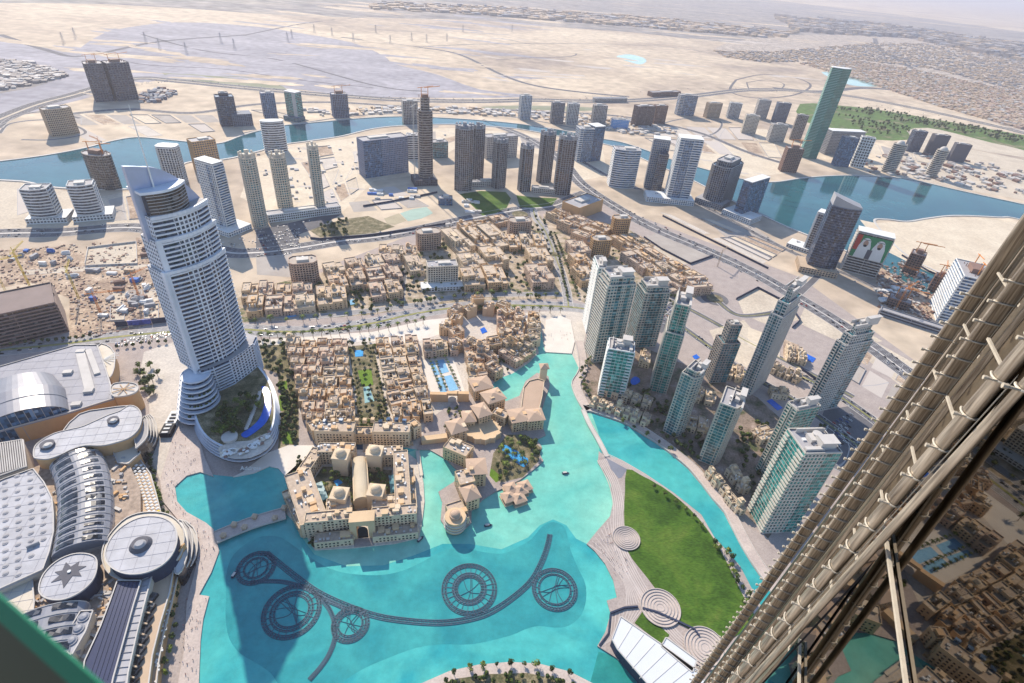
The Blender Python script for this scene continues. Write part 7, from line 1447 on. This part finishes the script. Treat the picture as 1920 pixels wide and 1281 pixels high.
traffic([(1090, 345), (1160, 392), (1230, 430), (1330, 472), (1420, 515), (1570, 605), (1640, 655)], (-13, -8, -4, 4, 8, 13), 36, 'driving on the wide expressway at right', 'cars on the expressway')
traffic([(1036, 470), (1052, 510), (1064, 560)], (-4, 4), 6, 'driving on the branch boulevard', 'cars on the branch boulevard')
def lot(quad, nx, ny, where, grp, occ=.8):
    W4 = [tuple(P(*a)[:2]) for a in quad]
    for j in range(ny):
        for i in range(nx):
            if R.random() > occ: continue
            x, y = bil(W4, (i + .5) / nx, (j + .5) / ny); a = bil(W4, i / nx, (j + .5) / ny); b = bil(W4, (i + 1) / nx, (j + .5) / ny); car(x, y, math.atan2(b[1] - a[1], b[0] - a[0]) + math.pi / 2, where, grp)
lot([(482, 440), (560, 428), (566, 458), (486, 472)], 22, 5, 'parked in the lot below the white podium', 'cars in the lot below the podium', .62)
lot([(215, 640), (325, 620), (325, 634), (215, 652)], 20, 3, 'parked beside the mall along the boulevard', 'cars parked beside the mall', .7)
lot([(1220, 600), (1260, 570), (1275, 590), (1240, 615)], 8, 4, 'parked behind the dark glazed residence tower', 'cars parked behind the residence towers', .7)
lot([(1560, 790), (1600, 770), (1590, 830), (1560, 850)], 6, 5, 'parked beside the facade fins near the residence towers', 'cars parked behind the residence towers', .6)
traffic([(480, 622), (600, 620), (700, 606), (830, 580), (1080, 577)], (-9, -5, 5, 9), 30, 'x', 'x')
traffic([(1090, 345), (1160, 392), (1330, 472), (1570, 605), (1720, 715)], (-13, -8, -4, 4, 8, 13), 110, 'x', 'x')
traffic([(0, 438), (110, 436), (270, 428), (480, 474), (640, 452), (800, 428), (985, 392)], (-14, -9, -5, 5, 9, 14), 90, 'x', 'x')
traffic([(1095, 305), (1180, 350), (1330, 392), (1500, 480), (1680, 560)], (-4, 4), 40, 'x', 'x')
traffic([(140, 178), (330, 152), (640, 180), (1000, 188), (1420, 168), (1860, 235)], (-20, -12, 12, 20), 150, 'x', 'x')
traffic([(1215, 560), (1330, 650), (1480, 745), (1640, 860)], (-4, 4), 50, 'x', 'x'); traffic([(1490, 700), (1560, 735), (1680, 820)], (-5, 5), 30, 'x', 'x'); traffic([(0, 657), (120, 645), (330, 622)], (-9, -5, 5, 9), 24, 'x', 'x')
o = mk('distant_traffic', FARQ, [MATS['car_white'], MATS['car_silver'], MATS['car_black'], pm('gdark')]); o['kind'] = 'stuff'
# people on the promenades
def person_mesh(c1, c2):
    q = MB(); q.cyl(-.1, 0, 0, .08, .85, 6, .11, 1); q.cyl(.1, 0, 0, .08, .85, 6, .11, 1); q.cyl(0, 0, .82, .17, .62, 8, .23, 0); q.cyl(0, 0, 1.44, .07, .1, 6, .07, 2); q.dome(0, 0, 1.6, .12, .16, 8, 3, 3); q.cyl(0, 0, 1.5, .08, .12, 8, .12, 2)
    for s in (-1, 1): q.tube([(s * .23, 0, 1.4), (s * .3, .04, 1.1), (s * .27, .12, .85)], .055, 5, 0, .7)
    return q.mesh('person', [mat('cloth_' + c1, PAL[c1]), mat('cloth_' + c2, PAL[c2]), mat('skin', (.35, .22, .15)), pm('black')])
PM = [('white', 'navy', person_mesh('white', 'navy')), ('red', 'dark', person_mesh('red', 'dark')), ('dark', 'dark', person_mesh('dark', 'dark')), ('blue', 'sand', person_mesh('blue', 'sand'))]
def crowd(poly, n, z, where, grp):
    k = 0; xs = [a[0] for a in poly]; ys = [a[1] for a in poly]
    for _ in range(n * 30):
        if k >= n: return
        px, py = R.uniform(min(xs), max(xs)), R.uniform(min(ys), max(ys))
        if not inpoly((px, py), poly): continue
        a, b, me = R.choice(PM); p = P(px, py, z); o = mk('person', me, [], None, p); o.rotation_euler = (0, 0, R.uniform(0, 6.28)); tag(o, f'tiny person in {a} top, {b} trousers {where}', 'person', grp); k += 1
crowd([(330, 800), (352, 800), (375, 885), (350, 892), (328, 912), (332, 940), (350, 960), (400, 995), (404, 1030), (390, 1073), (372, 1060), (330, 970), (305, 900)], 110, Q, 'on the mall plaza by the turquoise lake', 'people on the mall plaza')
crowd([(345, 1120), (388, 1120), (380, 1160), (374, 1198), (370, 1275), (335, 1275)], 40, Q, 'on the lower lake promenade', 'people on the lower promenade')
crowd([(1105, 1020), (1140, 985), (1160, 1000), (1185, 1070), (1160, 1100), (1140, 1050)], 50, Q + .1, 'on the striped lakeside steps', 'people on the striped steps')
crowd([(1026, 640), (1070, 640), (1068, 610), (1030, 610)], 12, Q, 'on the white plaza above the lake', 'people on the white plaza')
# boats
for px, py, rot, lb in ((915, 986, .3, 'small dark boat beside the bazaar bastion'), (788, 1012, 1, 'small dark boat off the corner of the island hotel'), (440, 1078, 1.4, 'small blue boat near the leftmost fountain ring'), (1060, 888, .2, 'tiny boat in the middle of the upper lake')):
    p = P(px, py, .15); t = thing('wooden_boat', lb, 'boat', (p.x, p.y, .15), rot); q = MB()
    q.prism([(-3.4, -.8), (2, -1), (3.8, 0), (2, 1), (-3.4, .8)], -.1, .9, top=[(-3.8, -1.1), (2.2, -1.3), (4.6, 0), (2.2, 1.3), (-3.8, 1.1)]); mk('hull', q, 'navy', t); q = MB(); q.box(-.8, 0, 2.2, 4, 2, .15); mk('awning', q, 'pale', t); q = MB()
    for sx in (-2.6, 1): 
        for sy in (-.8, .8): q.box(sx, sy, .9, .1, .1, 1.3)
    mk('awning_post', q, 'brown', t)
# ------------------------------------------------------------------ the tower we stand on: steel fins and mirrored glass
AZ = rad(21.3); dv = Vector((math.sin(AZ), math.cos(AZ), 0)); nv = Vector((-math.cos(AZ), math.sin(AZ), 0))      # along the facade, and out of it toward the camera
steel = None
def steel_mat():
    m, t_, b = new_mat('sheen_streaked_steel'); b.inputs['Metallic'].default_value = .75
    tc = t_.nodes.new('ShaderNodeTexCoord'); mp = t_.nodes.new('ShaderNodeMapping'); mp.inputs['Scale'].default_value = (9, 9, .35); t_.links.new(tc.outputs['Object'], mp.inputs[0])
    n = t_.nodes.new('ShaderNodeTexNoise'); n.inputs['Scale'].default_value = 2.2; n.inputs['Detail'].default_value = 8; t_.links.new(mp.outputs[0], n.inputs['Vector'])
    rp = t_.nodes.new('ShaderNodeValToRGB'); rp.color_ramp.elements[0].position = .3; rp.color_ramp.elements[1].position = .7; rp.color_ramp.elements[0].color = (.15, .12, .095, 1); rp.color_ramp.elements[1].color = (.66, .58, .48, 1)  # bright and dark highlight streaks painted into the steel colour
    t_.links.new(n.outputs[0], rp.inputs[0]); t_.links.new(rp.outputs[0], b.inputs['Base Color'])
    mr_ = t_.nodes.new('ShaderNodeMapRange'); mr_.inputs[3].default_value = .25; mr_.inputs[4].default_value = .55; t_.links.new(n.outputs[0], mr_.inputs[0]); t_.links.new(mr_.outputs[0], b.inputs['Roughness']); return m
steel = steel_mat(); bright = mat('polished_steel', (.56, .50, .41), .4, .25, var=.15, scale=3)
mirror, _t, _b = new_mat('mirror_glass'); _b.inputs['Base Color'].default_value = (.15, .13, .105, 1); _b.inputs['Metallic'].default_value = 1.0; _b.inputs['Roughness'].default_value = .015
def plane(lbl, perp, u0, u1, z0, z1):
    """dark mirrored glazing wall: perpendicular distance `perp` from the lookout, from u0 to u1 along the facade"""
    o0 = dv * u0 - nv * perp; t = thing('glass_wall', lbl, 'facade', (o0.x, o0.y, 0)); a = Vector((0, 0)); b = dv.xy * (u1 - u0); q = MB()
    th = -nv.xy * .3; q.prism(ccw([a, b, b + th, a + th]), z0, z1, bottom=True); mk('glass_pane', q, mirror, t); return t
D = 8.0
gw = plane('dark mirrored glass wall of the viewing tower reflecting the city at lower right', .442 * D, -14, .93 * D, 0, 470)
bronze = mat('bronze_panel', (.30, .25, .19), .3, .8, var=.3, scale=1.2)
def panel(lbl, perp, u0, u1, az, nr):
    sh = Vector((-math.cos(rad(az)), math.sin(rad(az)), 0)) * .042; zt, zb = 462, 400; o0 = dv * u0 - nv * perp; t = thing('steel_panel_strip', lbl, 'facade', (o0.x, o0.y, zb)); q = MB(); bt = sh * 42
    c4 = [Vector((0, 0, 0)), dv * (u1 - u0), dv * (u1 - u0) - nv * .2, -nv * .2]; q.add([c + bt for c in c4] + [c - sh * 20 + Vector((0, 0, zt - zb)) for c in c4], [(0, 1, 5, 4), (1, 2, 6, 5), (2, 3, 7, 6), (3, 0, 4, 7), (4, 5, 6, 7)]); mk('panel', q, bronze, t)
    for k in range(nr): u = dv * ((u1 - u0) * (k + .5) / nr); q = MB(); q.bar(u + bt + nv * .05, u - sh * 20 + nv * .05 + Vector((0, 0, zt - zb)), .06, .12); mk('rib', q, steel, t)
g2 = panel('bronze-grey ribbed panel strip between the near and middle fins', .89 * D, .9 * D, 2.05 * D, 44.5, 9)
g3 = panel('bronze-grey ribbed panel strip between the middle and outer fins', 1.065 * D, 1.95 * D, 2.66 * D, 42, 6)
def ray_at(az, dep, dist):
    """point at azimuth az, depression dep (degrees) and horizontal distance dist from the lookout"""
    a = rad(az); return Vector((math.sin(a) * dist, math.cos(a) * dist, CAMH - dist * math.tan(rad(dep))))
def fin(lbl, az0, dep0, az1, dep1, dist, w, d, clamp, clw, tubes=1, ztop=6, nclamp=40, side=-1, rods=0):
    a, b = ray_at(az0, dep0, dist), ray_at(az1, dep1, dist); s = (b - a) / (a.z - b.z)      # per metre down
    top = a - s * (ztop + CAMH - a.z); bot = b + s * 60
    base = Vector((bot.x, bot.y, bot.z)); t = thing('steel_fin', lbl, 'facade fin', base)
    up = (top - bot).normalized(); fx = -nv; fy = dv        # fx into facade, fy along
    def prof(p, k=1.0): return [p + fx * (d * (.5 - .5 * math.cos(math.pi * j / 6))) * k + fy * (w / 2 * math.cos(math.pi * j / 6 - 0) * 0 + w / 2 * (1 - 2 * j / 6)) for j in range(0)]
    for k in range(tubes):
        off = fx * (d * .55 * k) + fy * (w * .35 * k); n = 14; q = MB(); v = []
        for P0 in (bot - base, top - base):
            for j in range(n): an = 2 * math.pi * j / n; sgn_ = lambda a_: math.copysign(abs(a_) ** (.35 if d > .3 else 1), a_); v.append(P0 + off + fx * (d / 2 * sgn_(math.sin(an))) + fy * (w / 2 * sgn_(math.cos(an))))
        q.add(v, [(j, (j + 1) % n, n + (j + 1) % n, n + j) for j in range(n)]); mk('fin_blade' if k == 0 else 'fin_tube', q, steel, t, smooth=True)
    # clamps each floor of louvres
    z0 = a.z + 3 * clamp; nn = int((z0 - (CAMH - dist * 1.75)) / clamp)
    for k in range(nn):
        z = z0 - k * clamp; c = a + s * (a.z - z) - base; q = MB()
        ring = []
        m_ = 12
        for j in range(m_ + 1): an = math.pi * (1.0 + j / m_) - .9; ring.append(c + fx * ((d / 2 + clw) * math.sin(an)) + fy * ((w / 2 + clw) * math.cos(an)) + Vector((0, 0, -.0)))
        q.tube(ring, clw * .75, 6); q.tube([ring[m_ // 2] + Vector((0, 0, 0)), ring[m_ // 2] - fx * clw * 7], clw * .9, 6); q.tube([ring[m_ // 2] - fx * clw * 6, ring[m_ // 2] - fx * clw * 8.5], clw * 1.7, 8); mk('clamp', q, bright, t)
    for k in range(rods):
        q = MB(); off = fx * (d * (.35 + .2 * k)) + fy * (-w * .62 - .045 * k); q.tube([bot - base + off, top - base + off], .008 + .006 * (k % 2), 5); mk('cable', q, bright, t)
    return t
fin('nearest broad steel fin with heavy clamps across the lower right', 47.1, 24.8, 43.8, 56.0, D, .25, .15, .6, .017, 1, rods=3)
fin('dark gasket-edged inner rail bordering the mirrored glass', 48.7, 24.8, 45.4, 56.0, .95 * D, .16, .09, 9.0, .02, 1)
fin('middle steel fin with slimmer clamps', 44.3, 23.0, 42.3, 54.4, 2.2 * D, .16, .44, .6, .03, 1, rods=1)

fin('outermost steel fin silhouetted against the city with rows of clamps', 42.25, 23.7, 39.6, 57.0, 2.86 * D, .16, .50, .6, .036, 1, rods=1)
fin('broad blade just inside the outermost fin', 43.3, 23.7, 41.0, 57.0, 2.9 * D, .1, .34, 30.0, .02, 1)
# black joint, floor mullions
def rail(name, lbl, pts, r, m, flat=None):
    b = Vector(pts[-1]); t = thing(name, lbl, 'mullion', b); q = MB()
    for i in range(len(pts) - 1): q.bar(Vector(pts[i]) - b, Vector(pts[i + 1]) - b, r, flat or r)
    mk('bar', q, m, t); return t
rail('glass_joint', 'black joint running along the edge of the mirrored glass', [ray_at(49.9, 14, .985 * D), ray_at(45.9, 60, .985 * D)], .03, 'black')
hz = CAMH - 1.0 * D * math.tan(rad(39.3)) - .12
for k, zz in enumerate((hz, hz - 3.4, hz - 6.8)):
    u0 = .92 * D - .1; a = dv * u0 - nv * (.442 * D - .05); b = dv * (-6) - nv * (.442 * D - .05); a.z = b.z = zz
    t = thing('floor_mullion', ['bright steel horizontal mullion crossing the mirrored glass', 'lower steel mullion at the bottom edge', 'lowest hidden steel mullion'][k], 'mullion', a); q = MB(); q.bar((0, 0, 0), b - a, .045, .045); mk('bar', q, bright, t); q = MB(); q.bar(Vector((0, 0, -.035)), b - a + Vector((0, 0, -.035)), .018, .018); mk('lip', q, 'dark', t)
for k in range(9):
    for (pp, ua, ub, lb) in ((.84 * D - .1, 1.0 * D, 1.9 * D, 'near'), (1.0 * D - .1, 2.2 * D, 2.5 * D, 'outer')):
        zz = hz + 1.7 - k * 1.9; a = dv * ub - nv * pp; b = dv * ua - nv * pp; a.z = b.z = zz; q = MB(); q.bar((0, 0, 0), b - a, .06, .06); t = thing('floor_mullion', f'short bright mullion between fins, {ROWS[k]} from the top in the {lb} recess', 'mullion', a); mk('bar', q, bright, t)
# green-edged glass balustrade, very near, lower left corner
def near(px, py, dist): v = M @ Vector((px - CX, py - CY, F)); v.normalize(); return Vector((0, 0, CAMH)) + v * dist
A_, B_ = near(-60, 1068, .95), near(240, 1330, .8); t = thing('glass_balustrade', 'blurred green-edged glass balustrade corner close to the lens, bottom left', 'balustrade', (A_ + B_) / 2)
cc = (A_ + B_) / 2; dn = Vector((0, 0, -1)); e = (B_ - A_).normalized(); back = Vector((-.55, -.35, 0)).normalized()
def slabq(w0, w1, th=.012):
    q = MB(); a = A_ - cc; b = B_ - cc; n = (M @ Vector((0, 0, 1))).normalized(); dw = (back * .8 + dn * .6).normalized(); dw = (dw - e * dw.dot(e)).normalized(); p = [a + dw * w0, b + dw * w0, b + dw * w1, a + dw * w1]; q.add([*p, *[x + n * th for x in p]], [(0, 1, 2, 3), (7, 6, 5, 4), (0, 4, 5, 1), (1, 5, 6, 2), (2, 6, 7, 3), (3, 7, 4, 0)]); return q
mk('green_edge', slabq(.0, .02, .004), mat('glass_edge_green', (0.01, 0.16, 0.08), .25), t)
mk('brown_reflection_pane', slabq(.02, .6, .004), mat('balustrade_dark', (0.05, 0.045, 0.02), .3), t)  # brown reflection in the glass, painted as this slab's colour
# ------------------------------------------------------------------ labels: identical ones share a group
for lab, ts in LBL.items():
    if len(ts) > 1:
        for x in ts: x['group'] = lab
# ------------------------------------------------------------------ air
q = MB(); S2 = 99000; q.prism([(-S2, -S2), (S2, -S2), (S2, S2), (-S2, S2)], -2.0, 480, bottom=True); hz_ = bpy.data.materials.new('haze_air'); hz_.use_nodes = True; n_ = hz_.node_tree
n_.nodes.remove(n_.nodes['Principled BSDF']); pv = n_.nodes.new('ShaderNodeVolumePrincipled'); pv.inputs['Color'].default_value = (0.86, 0.83, 0.93, 1); pv.inputs['Density'].default_value = 0.00006; pv.inputs['Anisotropy'].default_value = 0.25
n_.links.new(pv.outputs[0], n_.nodes['Material Output'].inputs['Volume']); hzo = mk('haze', q, hz_); hzo['kind'] = 'stuff'
for o in list(bpy.data.objects):
    if o.type == 'MESH' and o.data.users == 1: pass
